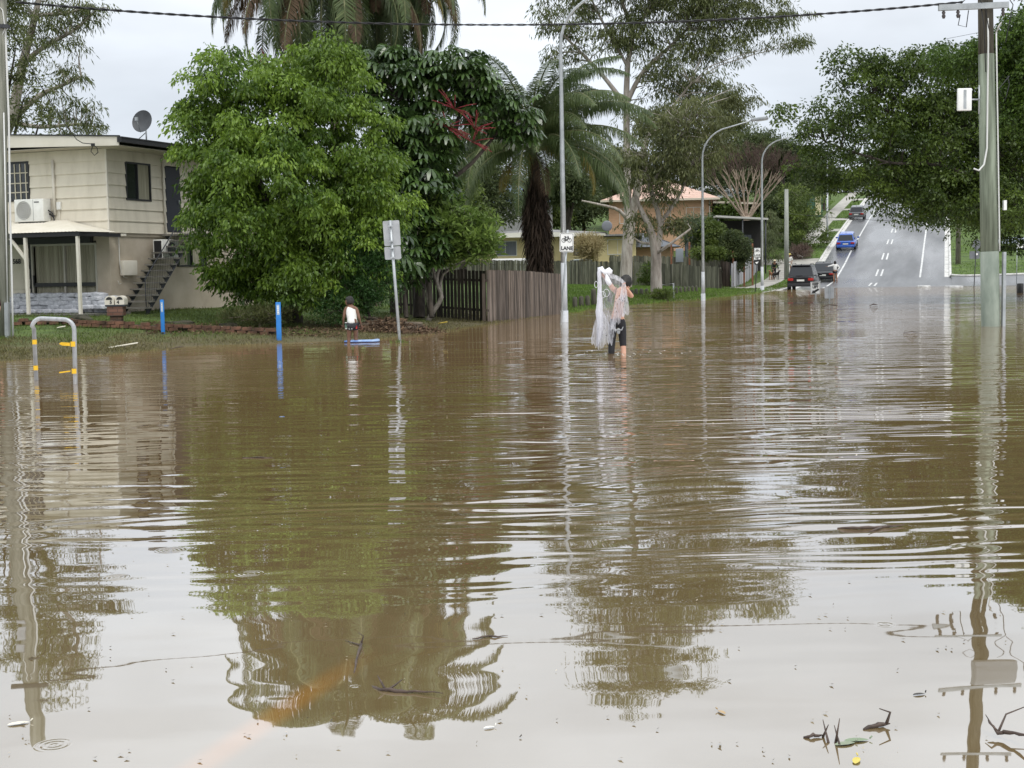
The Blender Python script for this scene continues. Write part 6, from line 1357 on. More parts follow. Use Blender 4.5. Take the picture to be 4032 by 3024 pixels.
def figure(label, loc, rz, J, skinm, hair, clothes, s=1., yaw=0, pitch=0, curl=(.5, .5), group=None, hat=None, longhair=0., hsub=1, hr=.115):
    """J: joint positions. clothes: list of (name, material, parts, grow)"""
    t = thing('person', label, 'person', loc, rz, group); q = lambda n: tuple(Vector(J[n]))
    R_ = dict(pelvis=(.145*s, .105*s), waist=(.125*s, .09*s), chest=(.15*s, .105*s), neckb=(.085*s, .07*s), neck=.052*s, head=.055*s, sh=.058*s, el=.040*s, wr=.026*s, hip=.088*s, kn=.058*s, calf=.056*s, an=.038*s)
    def seg(*n): return [(q(a), R_[b]) for a, b in n]
    torso = seg(('pelvis', 'pelvis'), ('waist', 'waist'), ('chest', 'chest'), ('neckb', 'neckb'), ('neck', 'neck'), ('headb', 'head'))
    ch = [torso]
    for S in 'LR':
        ch.append(seg(('neckb', 'neckb'), ('sh'+S, 'sh'), ('el'+S, 'el'), ('wr'+S, 'wr')))
        k, a = Vector(J['kn'+S]), Vector(J['an'+S]); J['ca'+S] = k.lerp(a, .3)+Vector((0, -.02*s, 0))
        ch.append(seg(('pelvis', 'pelvis'), ('hip'+S, 'hip'), ('kn'+S, 'kn'), ('ca'+S, 'calf'), ('an'+S, 'an')))
        f = Vector(J['an'+S]); fd = Vector(J.get('fd'+S, (0, 1, 0))); ch[-1] += [(tuple(f+Vector((0, 0, -.045*s))+fd*.03*s), (.042*s, .035*s)), (tuple(f+Vector((0, 0, -.06*s))+fd*.14*s), (.040*s, .022*s))]
    ms = [skin_bake(ch, 1)]
    hc = [];
    for i, S in enumerate('LR'):
        w_ = Vector(J['wr'+S]); d = Vector(J.get('hd'+S, w_-Vector(J['el'+S]))); hc += hand_chains(w_, d, s, curl[i], 1 if S == 'L' else -1)
    ms.append(skin_bake(hc, 1)); H = Vector(J['head']); ms.append(head_mesh(H, hr*s, yaw, pitch))
    join_mesh('body', ms, skinm, t)
    if hair: link('hair', hair_mesh(H, hr*s, yaw, pitch, longhair), hair, t)
    for nm, mat, parts, gr in clothes:
        cc = []
        for pr in parts:
            c = []
            for a, b, k in pr: 
                rr = R_[b]; rr = tuple((v*k+gr*s) for v in rr) if hasattr(rr, '__len__') else rr*k+gr*s
                c.append((tuple(Vector(a)) if not isinstance(a, str) else q(a), rr))
            cc.append(c)
        join_mesh(nm, [skin_bake(cc, 1)], mat, t)
    if hat:
        m = MB(); M = Matrix.Translation(H+Vector((0, 0, .05*s))) @ Matrix.Rotation(yaw, 4, 'Z'); m.tube([M @ Vector((0, 0, 0)), M @ Vector((0, 0, .01*s)), M @ Vector((0, 0, .012*s)), M @ Vector((0, 0, .09*s)), M @ Vector((0, 0, .11*s))], [.19*s, .19*s, .12*s, .105*s, .05*s], 16); m.build('hat', hat, t)
    return t
def lerpj(a, b, f): return tuple(Vector(a).lerp(Vector(b), f))
SK_dark = pm('dark_skin', (.13, .065, .038), (.18, .09, .055), scale=9, rough=.5)
SK_light = pm('light_skin', (.52, .28, .19), (.60, .35, .25), scale=9, rough=.5)
SK_tan = pm('tan_skin', (.30, .15, .09), (.36, .19, .12), scale=9, rough=.5)
HAIRB = pm('black_hair', (.008, .007, .006), (.02, .017, .014), scale=30, rough=.6)
CL_black = pm('black_cloth', (.012, .012, .014), (.022, .022, .026), scale=12, rough=.75); CL_white = pm('white_cloth', (.66, .65, .62), (.76, .75, .72), scale=9, rough=.85, bump=.004, bs=14)

# -- the boy
g = G(1390, 1349); z0 = -.26
J = {k: Vector(v)+Vector((0, 0, z0)) for k, v in dict(pelvis=(0, 0, .72), waist=(-.01, .02, .83), chest=(-.025, .05, .97), neckb=(-.035, .07, 1.07), neck=(-.055, .09, 1.12), headb=(-.065, .10, 1.16), head=(-.075, .115, 1.20),
     shL=(-.155, .06, 1.05), elL=(-.20, .03, .84), wrL=(-.225, .12, .68), shR=(.095, .06, 1.04), elR=(.155, .01, .83), wrR=(.185, .08, .66),
     hipL=(-.075, 0, .66), knL=(-.095, .05, .37), anL=(-.10, .0, .06), hipR=(.07, 0, .66), knR=(.06, .08, .37), anR=(.095, .03, .06)).items()}
boy = figure('boy in a white singlet and black shorts wading beside a blue board', g, 0, J, SK_dark, HAIRB,
    [('singlet', CL_white, [[(lerpj(J['pelvis'], J['waist'], -.45), 'pelvis', .9), (lerpj(J['pelvis'], J['waist'], .1), 'pelvis', 1.0), (lerpj(J['pelvis'], J['waist'], .6), 'waist', 1.1), ('waist', 'waist', 1.08), ('chest', 'chest', 1.1), (lerpj(J['chest'], J['neckb'], .65), 'chest', .92), (lerpj(J['chest'], J['neckb'], 1.05), 'neckb', 1.25)]]+[[(lerpj(J['chest'], J['neckb'], .65), 'chest', .92), (lerpj(J['neckb'], J['sh'+S], .55), 'sh', .8), (tuple(Vector(lerpj(J['neckb'], J['sh'+S], .6))+Vector((0, 0, .04))), 'sh', .35)] for S in 'LR'], .014),
     ('shorts', CL_black, [[('pelvis', 'pelvis', 1), ('hipL', 'hip', 1.05), (lerpj(J['hipL'], J['knL'], .5), 'hip', .95)], [('pelvis', 'pelvis', 1), ('hipR', 'hip', 1.05), (lerpj(J['hipR'], J['knR'], .5), 'hip', .95)]], .016)], s=.86, yaw=R(68), curl=(1.1, .7), hr=.120)
sh_ = [c for c in boy.children if c.name.startswith('shorts')][0]
MB().add([(-.150, -.055, .34), (-.105, -.085, .34), (-.10, -.09, .50), (-.155, -.06, .50)], [(0, 1, 2, 3)]).build('side_panel', CL_white, sh_, (-.012, -.012, -.02)); MB().add([(-.145, -.07, .36), (-.115, -.088, .36), (-.11, -.093, .48), (-.148, -.07, .48)], [(0, 1, 2, 3)]).build('green_stripe', pm('green_cloth', (.02, .14, .08), rough=.7), sh_, (-.012, -.016, -.02))
MB().box((-.075, -.108, .31), (.0, -.100, .35)).build('lettering_patch', CL_white, sh_); MB().box((.085, -.104, .32), (.115, -.085, .42)).build('red_patch', pm('red_cloth', (.5, .03, .03), rough=.7), sh_)
g = G(1432, 1343); bo = thing('bodyboard', 'pale blue bodyboard floating behind the legs of the boy', 'bodyboard', Vector((g.x-.01, 31.9, 0)), R(-8), None)
m = MB(); pts = [(-.36, -.17), (-.28, -.21), (.2, -.22), (.34, -.18), (.42, -.08), (.42, .08), (.34, .18), (.2, .22), (-.28, .21), (-.36, .17)]; n = len(pts); m.add([(x, y, .0) for x, y in pts]+[(x, y, .045+.02*(x > .3)) for x, y in pts], [tuple(range(n-1, -1, -1)), tuple(range(n, 2*n))]+[(i, (i+1) % n, (i+1) % n+n, i+n) for i in range(n)])
m.build('board', pm('board_blue', (.10, .22, .58), (.40, .55, .80), scale=4, rough=.4), bo); m = MB(); m.add([(x*1.01, y*1.02, .0) for x, y in pts]+[(x*1.01, y*1.02, .02) for x, y in pts], [(i, (i+1) % n, (i+1) % n+n, i+n) for i in range(n)]); m.build('dark_rail', pm('navy', (.01, .015, .06), rough=.5), bo)

# -- the wader with a cast net
g = G(2425, 1392)
J = dict(pelvis=(.03, 0, .66), waist=(.045, .0, .80), chest=(.085, .01, 1.03), neckb=(.115, .02, 1.18), neck=(.165, .05, 1.23), headb=(.195, .065, 1.27), head=(.215, .09, 1.315),
     shL=(-.03, .02, 1.20), elL=(-.15, .0, 1.40), wrL=(-.265, -.05, 1.52), shR=(.225, .02, 1.15), elR=(.325, -.05, 1.06), wrR=(.20, -.13, 1.24),
     hipL=(-.045, 0, .56), knL=(-.075, .05, .17), anL=(-.10, -.02, -.26), hipR=(.115, 0, .57), knR=(.14, .04, .18), anR=(.155, -.02, -.26), hdL=(-.3, -.1, .9), hdR=(-.5, .1, .8))
J = {k: Vector(v) for k, v in J.items()}
hem = lerpj(J['knR'], J['anR'], .12); hemL = lerpj(J['knL'], J['anL'], .55)
man = figure('shirtless person in black leggings wading in mid street, gathering a white cast net overhead', g, 0, J, SK_light, HAIRB,
    [('leggings', CL_black, [[('waist', 'waist', .85), ('pelvis', 'pelvis', 1), ('hipL', 'hip', 1), ('knL', 'kn', 1.05), ('caL', 'calf', 1.05), (hemL, 'calf', .9)], [('pelvis', 'pelvis', 1), ('hipR', 'hip', 1), ('knR', 'kn', 1.05), (lerpj(J['knR'], J['anR'], .15), 'calf', 1.05)]], .010)], s=1.0, yaw=R(-25), pitch=R(-10), curl=(1.4, 1.4), hr=.125) if False else None
for S in 'LR':
    J['ca'+S] = J['kn'+S].lerp(J['an'+S], .3)+Vector((0, -.02, 0))
man = figure('shirtless person in black leggings wading in mid street, gathering a white cast net overhead', g, 0, J, SK_light, HAIRB,
    [('leggings', CL_black, [[(lerpj(J['pelvis'], J['waist'], .6), 'waist', 1.0), ('pelvis', 'pelvis', 1), ('hipL', 'hip', 1), ('knL', 'kn', 1.05), ('caL', 'calf', 1.05), (hemL, 'calf', .9)], [('pelvis', 'pelvis', 1), ('hipR', 'hip', 1), ('knR', 'kn', 1.05), (tuple(J['knR'].lerp(J['anR'], .18)), 'calf', 1.05)]], .010)], s=1.0, yaw=R(-25), pitch=R(-10), curl=(1.4, 1.4), hr=.125)
lg = [c for c in man.children if c.name.startswith('leggings')][0]
m = MB(); c0 = (.045, -.125, .47); m.ball((c0[0], c0[1], c0[2]-.04), (.035, .012, .06), 10, 8); m.tube([(c0[0]-.09, c0[1], .50), (c0[0]-.06, c0[1]-.004, .45), (c0[0], c0[1]-.008, .455), (c0[0]+.06, c0[1]-.004, .45), (c0[0]+.09, c0[1]+.01, .51)], [.006, .014, .018, .014, .006], 6); m.build('printed_emblem', pm('grey_print', (.30, .31, .32), rough=.8), lg)
def netmat(name, alpha, streak):
    m = bpy.data.materials.new(name); m.use_nodes = True; n = m.node_tree; n.nodes.clear()
    t = NN(n, 'ShaderNodeTexCoord'); mp = NN(n, 'ShaderNodeMapping'); mp.inputs['Scale'].default_value = (26, 16, 5); n.links.new(t.outputs['Object'], mp.inputs[0])
    z = NN(n, 'ShaderNodeTexNoise'); z.inputs['Scale'].default_value = 1.6; z.inputs['Detail'].default_value = 6; n.links.new(mp.outputs[0], z.inputs[0])
    r = NN(n, 'ShaderNodeMapRange'); r.inputs[1].default_value = .38; r.inputs[2].default_value = .66; r.inputs[3].default_value = alpha-streak; r.inputs[4].default_value = alpha+streak; n.links.new(z.outputs[0], r.inputs[0])
    b = NN(n, 'ShaderNodeBsdfDiffuse'); b.inputs[0].default_value = (.80, .80, .84, 1); tl = NN(n, 'ShaderNodeBsdfTranslucent'); tl.inputs[0].default_value = (.8, .8, .84, 1)
    m1 = NN(n, 'ShaderNodeMixShader'); m1.inputs[0].default_value = .4; n.links.new(b.outputs[0], m1.inputs[1]); n.links.new(tl.outputs[0], m1.inputs[2])
    tr = NN(n, 'ShaderNodeBsdfTransparent'); mi = NN(n, 'ShaderNodeMixShader'); n.links.new(r.outputs[0], mi.inputs[0]); n.links.new(tr.outputs[0], mi.inputs[1]); n.links.new(m1.outputs[0], mi.inputs[2])
    o = NN(n, 'ShaderNodeOutputMaterial'); n.links.new(mi.outputs[0], o.inputs[0]); return m
N_thin, N_mid, N_dense = netmat('net_veil', .26, .08), netmat('net_folds', .52, .22), netmat('net_bunch', .85, .15)
net = thing('cast_net', 'white cast net bunched and hanging from the raised hands of the wader', 'net', g); rg = random.Random(6)
def cloth(name, top, bot, mat, nu=40, nv=24, amp=.03, freq=9, ragged=0., yb=0., seed=1):
    rg = random.Random(seed); m = MB(); pol = lambda L, u: Vector(L[min(int(u*(len(L)-1)), len(L)-2)]).lerp(Vector(L[min(int(u*(len(L)-1)), len(L)-2)+1]), u*(len(L)-1)-min(int(u*(len(L)-1)), len(L)-2))
    ph = rg.uniform(0, 6); rgd = [rg.uniform(0, ragged) for _ in range(nu+1)]
    for j in range(nv+1):
        for i in range(nu+1):
            u, v = i/nu, j/nv; p = pol(top, u).lerp(pol(bot, u)+Vector((0, 0, -rgd[i])), v); a = amp*(.25+v)
            p += Vector((a*.35*math.sin(freq*1.7*u+ph+3*v), a*math.sin(freq*2*math.pi*u*.35+ph+2*v)+a*.5*math.sin(freq*5*u-ph)+yb*v, a*.15*math.sin(20*u+9*v))); m.v.append(tuple(p))
    m.f = [(j*(nu+1)+i, j*(nu+1)+i+1, (j+1)*(nu+1)+i+1, (j+1)*(nu+1)+i) for j in range(nv) for i in range(nu)]; m.sm = [True]*len(m.f); return m.build(name, mat, net)
cloth('veil', [(-.27, -.12, 1.55), (-.12, -.16, 1.50), (.05, -.17, 1.44), (.18, -.16, 1.36)], [(-.30, -.2, .35), (-.12, -.2, .42), (.06, -.2, .66), (.20, -.2, .78)], N_thin, amp=.03, seed=2)
cloth('shoulder_veil', [(-.20, -.10, 1.54), (-.05, -.12, 1.50), (.08, -.13, 1.45), (.18, -.14, 1.34)], [(-.12, -.12, 1.43), (.0, -.14, 1.40), (.08, -.15, 1.35), (.17, -.16, 1.28)], N_mid, nv=8, amp=.012, seed=3)
cloth('lower_folds', [(-.02, -.17, .98), (.08, -.18, 1.10), (.16, -.19, 1.12), (.20, -.19, 1.22)], [(-.10, -.2, .46), (.03, -.2, .62), (.12, -.22, .76), (.24, -.2, .80)], N_mid, amp=.035, ragged=.08, seed=4, freq=14)
cloth('hand_strand', [(.12, -.17, 1.32), (.16, -.18, 1.30), (.185, -.17, 1.31)], [(.06, -.2, 1.0), (.17, -.21, .95), (.21, -.18, .98)], N_mid, amp=.015, seed=5)
cloth('ragged_skirt', [(-.40, -.12, .60), (-.33, -.18, .85), (-.24, -.18, .80), (-.10, -.17, .52)], [(-.49, -.1, .34), (-.38, -.2, .20), (-.24, -.2, .22), (-.06, -.15, .30)], N_mid, amp=.05, ragged=.14, seed=6, freq=16)
cloth('ragged_skirt', [(-.28, -.2, 1.0), (-.20, -.18, .90), (-.14, -.2, .80)], [(-.26, -.22, .30), (-.14, -.2, .34), (.0, -.2, .50)], N_thin, amp=.05, ragged=.14, seed=7, freq=12)
m = MB(); m.tube([(-.285, -.09, 1.62), (-.305, -.13, 1.52), (-.30, -.15, 1.3), (-.305, -.16, 1.05), (-.31, -.18, .8), (-.30, -.18, .55), (-.32, -.18, .35), (-.35, -.18, .16)], [.045, .035, .034, .045, .065, .06, .05, .012], 12)
for v_i, v in enumerate(m.v): m.v[v_i] = (v[0]+.012*math.sin(v_i*2.3), v[1], v[2]+.01*math.sin(v_i*1.1))
m.build('bunched_strand', N_dense, net)
m = MB(); m.ball((-.265, -.10, 1.595), (.055, .045, .05), 12, 8); m.ball((-.13, -.13, 1.545), (.075, .06, .07), 14, 10); m.tube([(-.27, -.12, 1.58), (-.2, -.15, 1.53), (-.12, -.14, 1.56)], [.03, .04, .03], 10); m.tube([(-.17, -.14, 1.50), (-.15, -.17, 1.40), (-.115, -.17, 1.33), (-.10, -.16, 1.29)], [.03, .05, .05, .02], 10); m.v = [(x+.012*math.sin(90*z+40*x), y, z+.012*math.sin(70*x+30*z)) for x, y, z in m.v]; m.build('gathered_folds', pm('net_white', (.70, .70, .74), (.84, .84, .86), scale=18, rough=.9, bump=.01, bs=30), net)
for cx_, cz, rx, rz_ in ((-.18, 1.15, .055, .07), (-.25, 1.12, .05, .06), (-.37, 1.31, .03, .06)): MB().tube([(cx_+rx*math.cos(a*.35), -.2+.01*math.sin(a), cz+rz_*math.sin(a*.35)) for a in range(19)], .004, 5).build('hand_line', MATS['net_white'], net)
m = MB()
for k in range(24):
    if k % 2: m.ball((rg.uniform(-.42, -.05), -.22, rg.uniform(.25, .6)), (.007, .007, .010), 5, 4)
    else: m.ball((rg.uniform(-.02, .2), -.23, rg.uniform(.72, 1.12)), (.007, .007, .012), 5, 4)
m.build('caught_debris', pm('debris', (.03, .025, .02), rough=.9), net)['kind'] = 'stuff'
m = MB()
for k in range(60): a = rg.uniform(-2.2, 2.2); m.ball((rg.uniform(-1.3, 1.9)*rg.random(), rg.gauss(0, .6), .0), (rg.uniform(.005, .022), rg.uniform(.006, .02), rg.uniform(.001, .004)), 6, 4)
tag(m.build('splash', pm('splash', (.75, .74, .70), rough=.15), None, g), 'water splashes round the legs of the wader', 'splash', None, 'stuff')

def std(H=1.7, dx=0):
    k = H/1.7; J = dict(pelvis=(0, 0, .93), waist=(0, 0, 1.08), chest=(0, .01, 1.27), neckb=(0, 0, 1.42), neck=(0, .01, 1.48), headb=(0, .01, 1.53), head=(0, .02, 1.59), shL=(-.18, 0, 1.40), elL=(-.23, -.02, 1.12), wrL=(-.22, .08, .88), shR=(.18, 0, 1.40), elR=(.23, -.02, 1.12), wrR=(.22, .08, .88),
         hipL=(-.09, 0, .86), knL=(-.10, .02, .48), anL=(-.10, -.02, .08), hipR=(.09, 0, .86), knR=(.10, .02, .48), anR=(.10, -.02, .08))
    return {a: Vector(b)*k for a, b in J.items()}
def cl(J, top, bot, s, sleeves=True, shorts=.5, gr=.018):
    t = [[(lerpj(J['pelvis'], J['waist'], .3), 'pelvis', 1), ('waist', 'waist', 1.12), ('chest', 'chest', 1.1), ('neckb', 'neckb', 1.15)]]
    if sleeves:
        for S in 'LR': t.append([('neckb', 'neckb', 1), ('sh'+S, 'sh', 1), ('el'+S, 'el', 1.1)]+([('wr'+S, 'wr', 1.1)] if sleeves == 2 else []))
    b = [[('pelvis', 'pelvis', 1), ('hip'+S, 'hip', 1), (lerpj(J['hip'+S], J['kn'+S], shorts) if shorts <= 1 else 'kn'+S, 'hip' if shorts <= 1 else 'kn', .95 if shorts <= 1 else 1.1)]+([] if shorts <= 1 else [(lerpj(J['kn'+S], J['an'+S], .9), 'an', 1.2)]) for S in 'LR']
    return [('top', top, t, gr), ('shorts' if shorts <= 1 else 'trousers', bot, b, gr)]
# woman leaning on the parked sedan
J = std(1.62); J['elR'] = Vector((.34, -.08, 1.12)); J['wrR'] = Vector((.17, -.08, 1.0)); J['elL'] = Vector((-.36, .05, 1.28)); J['wrL'] = Vector((-.56, .12, 1.24)); J['knR'] += Vector((.04, 0, 0)); J['anR'] += Vector((.06, 0, 0))
gx = GP(3288, 103.6); wo_ = figure('long haired person in a white top and dark shorts leaning on the parked black sedan', Vector((gx.x, 103.6, zr(sw(gx.x, 103.6)[0]))), R(15), J, SK_tan, HAIRB, cl(J, CL_white, CL_black, 1, 2, .35), s=.94, longhair=1.2, curl=(.3, .3))
# dog walker
J = std(1.5); 
for k in J: 
    if J[k].z > .85: J[k] = J[k]+Vector((0, (J[k].z-.85)*.45, -(J[k].z-.85)*.12))
J['wrL'] = Vector((-.2, .55, .72)); J['elL'] = Vector((-.26, .32, .85)); J['wrR'] = Vector((.2, .55, .72)); J['elR'] = Vector((.26, .32, .85))
M_straw = pm('straw_hat', (.55, .48, .30), (.65, .58, .4), scale=20, rough=.8)
g = GP(3048, 109); figure('person in a pale hat and dark jacket stooping over two dogs on the footpath', g, R(180), J, SK_tan, HAIRB, cl(J, pm('dark_jacket', (.025, .03, .025), rough=.8), CL_black, 1, 2, 2), s=.9, hat=M_straw)
J = std(1.55); g = GP(3109, 112); figure('person in a yellow hat and white clothes half hidden by the short timber pole', g, R(150), J, SK_tan, HAIRB, cl(J, CL_white, CL_white, 1, 1, .6), s=.92, hat=pm('yellow_hat', (.6, .5, .15), rough=.8))
# the person cut by the left edge
J = std(1.5); J['wrR'] = Vector((.22, -.2, .75)); J['elR'] = Vector((.25, -.02, .98)); g = Vector((P(-34, 1330, 30.6).x, 30.6, .0)); pe = figure('person in dark clothes at the very left edge, beside the pole', g, R(180), J, SK_light, HAIRB, cl(J, pm('maroon_cloth', (.05, .012, .018), rough=.8), pm('grey_cloth', (.12, .13, .15), rough=.8), 1, 1, .9), s=.9)
def dog(label, p, rz, mat, s=1.):
    t = thing('dog', label, 'dog', p, rz)
    ch = [[((0, -.30, .50), (.085, .10)), ((0, -.12, .50), (.085, .105)), ((0, .12, .50), (.10, .13)), ((0, .26, .55), (.08, .10)), ((0, .36, .68), .06), ((0, .42, .74), .065), ((0, .50, .73), .045), ((0, .58, .70), .03)],
          [((0, -.30, .50), (.085, .10)), ((0, -.42, .55), .025), ((0, -.55, .66), .015)]]
    for x in (-.075, .075):
        ch.append([((0, .26, .55), (.08, .10)), ((x, .22, .42), .045), ((x, .21, .24), .03), ((x, .23, .05), .024), ((x, .27, .02), .026)]); ch.append([((0, -.30, .50), (.085, .10)), ((x, -.27, .40), .065), ((x, -.20, .29), .04), ((x, -.34, .19), .026), ((x, -.32, .04), .022), ((x, -.28, .02), .026)])
    ch = [[(tuple(Vector(p_)*s), tuple(v*s for v in r_) if hasattr(r_, '__len__') else r_*s) for p_, r_ in c] for c in ch]
    join_mesh('body', [skin_bake(ch, 1)], mat, t); m = MB()
    for x in (-.05, .05): m.add([Vector(v)*s for v in ((x, .40, .79), (x+.03*(1 if x > 0 else -1), .41, .77), (x*1.5, .42, .69), (x*1.2, .44, .70))], [(0, 1, 2, 3)])
    m.build('ears', mat, t); m = MB(); m.ball(Vector((0, .60, .705))*s, .016*s, 6, 5); m.build('nose', M_ink, t); return t
g = GP(3037, 107.6); dog('tan dog standing on the footpath left of the black dog', g, R(150), pm('tan_fur', (.22, .10, .05), (.32, .17, .09), scale=9, rough=.9)); g = GP(3056, 107.2); dog('black dog standing on the footpath right of the tan dog', g, R(205), pm('black_fur', (.015, .013, .012), (.03, .027, .025), scale=9, rough=.8))

# ================================================================ cars
M_tyre = pm('tyre', (.02, .02, .02), rough=.85); M_rim = pm('rim', (.35, .36, .38), rough=.35, metal=.7); M_cgl = pm('car_glass', (.012, .014, .017), rough=.12, spec=.45)
M_tail = pm('tail_lamp', (.30, .015, .012), (.42, .03, .02), scale=20, rough=.25); M_plate = pm('number_plate', (.62, .62, .58), rough=.5); M_trim = pm('black_trim', (.02, .02, .022), rough=.6)
def car(name, label, cat, x, y, L, W, H, paint, kind='hatch', slope=True, yaw=0, name_col=None):
    s, w_ = sw(x, y); z = zr(s); t = thing(name, label, cat); ang = math.atan2(U.y, U.x)-math.pi/2+yaw; dz = math.atan2(zr(s+1.4)-zr(s-1.4), 2.8)
    t.matrix_world = Matrix.Translation((x, y, z)) @ Matrix.Rotation(ang, 4, 'Z') @ Matrix.Rotation(dz, 4, 'X')
    b = H*.55; hw = W/2; gc = H*.17
    suv = kind == 'suv'; sed = kind == 'sedan'
    # body: stations along the length (y, zlow, zhigh, halfwidth)
    if sed: st_ = [(-L/2, gc+.12, b*.93, hw*.84), (-L/2+.12, gc, b*1.02, hw*.93), (-L/2+.7, gc, b*1.04, hw), (0, gc, b*.98, hw), (L*.22, gc, b*.95, hw), (L/2-.5, gc, b*.82, hw*.95), (L/2, gc+.1, b*.62, hw*.78)]
    else: st_ = [(-L/2, gc+.12, b*.95, hw*.86), (-L/2+.10, gc, b*1.03, hw*.95), (-L/2+.6, gc, b*1.03, hw), (0, gc, b, hw), (L*.2, gc, b*.97, hw), (L/2-.45, gc, b*.86, hw*.95), (L/2, gc+.1, b*.62, hw*.8)]
    m = MB(); prof = lambda zl, zh, h_: [(-h_*.90, zl), (h_*.90, zl), (h_, zl+(zh-zl)*.25), (h_*1.0, zl+(zh-zl)*.62), (h_*.94, zl+(zh-zl)*.92), (h_*.84, zh), (-h_*.84, zh), (-h_*.94, zl+(zh-zl)*.92), (-h_*1.0, zl+(zh-zl)*.62), (-h_, zl+(zh-zl)*.25)]
    for yy, zl, zh, h_ in st_: m.v += [(x_, yy, z_) for x_, z_ in prof(zl, zh, h_)]
    n = 10
    for i in range(len(st_)-1):
        for k in range(n): m.f.append((i*n+k, (i+1)*n+k, (i+1)*n+(k+1) % n, i*n+(k+1) % n)); m.sm.append(True)
    m.f += [tuple(range(n)), tuple(range(len(st_)*n-1, (len(st_)-1)*n-1, -1))]; m.sm += [False, False]
    body = m.build('body', paint, t)
    # cabin
    if sed: y0, y1, y2, y3 = -L/2+.55, -L/2+1.25, L*.10, L*.28
    elif suv: y0, y1, y2, y3 = -L/2+.10, -L/2+.42, L*.12, L*.28
    else: y0, y1, y2, y3 = -L/2+.14, -L/2+.50, L*.10, L*.30
    bw, tw = hw*.90, hw*.70; zb = b*.99; zt = H-.03
    cab = MB(); cv = [(-bw, y0, zb), (bw, y0, zb), (bw, y3, zb*.97), (-bw, y3, zb*.97), (-tw, y1, zt-.04), (tw, y1, zt-.04), (tw, y2, zt-.03), (-tw, y2, zt-.03), (-tw*.85, y1+.25, zt+.03), (tw*.85, y1+.25, zt+.03), (tw*.85, y2-.2, zt+.03), (-tw*.85, y2-.2, zt+.03)]
    cab.add(cv, [(0, 1, 5, 4), (1, 2, 6, 5), (2, 3, 7, 6), (3, 0, 4, 7), (4, 5, 9, 8), (5, 6, 10, 9), (6, 7, 11, 10), (7, 4, 8, 11), (8, 9, 10, 11)]); roof = cab.build('cabin', paint, t)
    def pane(nm, a, b_, c, d, k0, k1, u0=.06, u1=.94, mat=M_cgl):
        a, b_, c, d = map(Vector, (a, b_, c, d)); nn = (b_-a).cross(d-a).normalized()*.008
        q = lambda u, v: a.lerp(b_, u).lerp(d.lerp(c, u), v)+nn
        return MB().add([q(u0, k0), q(u1, k0), q(u1, k1), q(u0, k1)], [(0, 1, 2, 3)]).build(nm, mat, t)
    pane('rear_window', cv[0], cv[1], cv[5], cv[4], .08, .90); pane('windscreen', cv[2], cv[3], cv[7], cv[6], .06, .92)
    for q4 in ((cv[1], cv[2], cv[6], cv[5]), (cv[3], cv[0], cv[4], cv[7])):
        pane('side_window', *q4, .08, .86, .10, .34); pane('side_window', *q4, .08, .86, .37, .62); pane('side_window', *q4, .08, .86, .65, .90)
    # tail
    zl = b*.83; yb = -L/2
    for sx in (-1, 1):
        mm = MB().box((min(sx*hw*.52, sx*hw*.90), yb-.025, zl-.10 if not sed else zl-.08), (max(sx*hw*.52, sx*hw*.90), yb+.16, zl+.06)); mm.build('tail_lamp', M_tail, t, bevel=.02)
        MB().box((min(sx*hw, sx*(hw+.2)), L*.17, b*1.0), (max(sx*hw, sx*(hw+.2)), L*.17+.1, b*1.0+.14)).build('mirror', paint, t, bevel=.03)
    MB().box((-.24, yb-.03, zl-.14), (.24, yb+.02, zl-.02)).build('number_plate', M_plate, t)
    m = MB(); m.box((-hw*.88, yb-.06, gc+.02), (hw*.88, yb+.15, gc+.22)); m.build('bumper', M_trim if suv else paint, t, bevel=.04)
    if suv:
        m = MB(); m.box((-tw*.9, y1-.14, zt-.02), (tw*.9, y1+.1, zt+.02)); m.build('spoiler', paint, t, bevel=.01); [MB().tube([(sx*tw*.88, y1+.1, zt+.02), (sx*tw*.9, y1+.25, zt+.09), (sx*tw*.9, y2-.2, zt+.09), (sx*tw*.88, y2, zt+.01)], .02, 5).build('roof_rail', M_trim, t) for sx in (-1, 1)]
        MB().box((-.3, y0-.0, zb+.06), (.1, y0+.03, zb+.09)).build('wiper', M_trim, t)
    m = MB(); m.cbox((0, y1+.3, zt+.06), (.04, .12, .06)); m.build('antenna', M_trim, t)
    tyr = MB(); wr = H*.205 if not suv else .36
    for sx in (-1, 1):
        for yy in (-L*.31, L*.32):
            o = MB().tube([(sx*(hw-.20), yy, wr), (sx*(hw-.19), yy, wr), (sx*(hw+.0), yy, wr), (sx*(hw+.01), yy, wr)], [wr*.9, wr, wr, wr*.9], 18).build('wheel', M_tyre, t)
            MB().tube([(sx*(hw-.01), yy, wr), (sx*(hw+.018), yy, wr), (sx*(hw+.02), yy, wr)], [wr*.62, wr*.62, wr*.2], 12).build('rim', M_rim, o)
    return t
def rp(px, Y): d = CM @ Vector(((px-2016)/F, -(1065-1512)/F, -1)); return d.x/d.y*Y, Y
P_black = pm('black_paint', (.008, .008, .010), rough=.3, spec=.4, coat=.25); P_blue = pm('blue_paint', (.015, .09, .42), rough=.25, spec=.6, coat=.6); P_grey = pm('grey_paint', (.07, .075, .08), rough=.28, spec=.6, coat=.5)
car('parked_suv', 'black four wheel drive parked at the edge of the flood behind the KEEP LEFT sign', 'car', *rp(3166, 93.2), 4.75, 1.85, 1.72, P_black, 'suv')
car('parked_sedan', 'black sedan parked just up the hill from the black four wheel drive', 'car', *rp(3245, 107), 4.5, 1.8, 1.44, P_black, 'sedan', yaw=R(2))
car('parked_hatchback', 'bright blue hatchback parked half way up the hill', 'car', *rp(3335, 127.5), 4.1, 1.75, 1.5, P_blue)
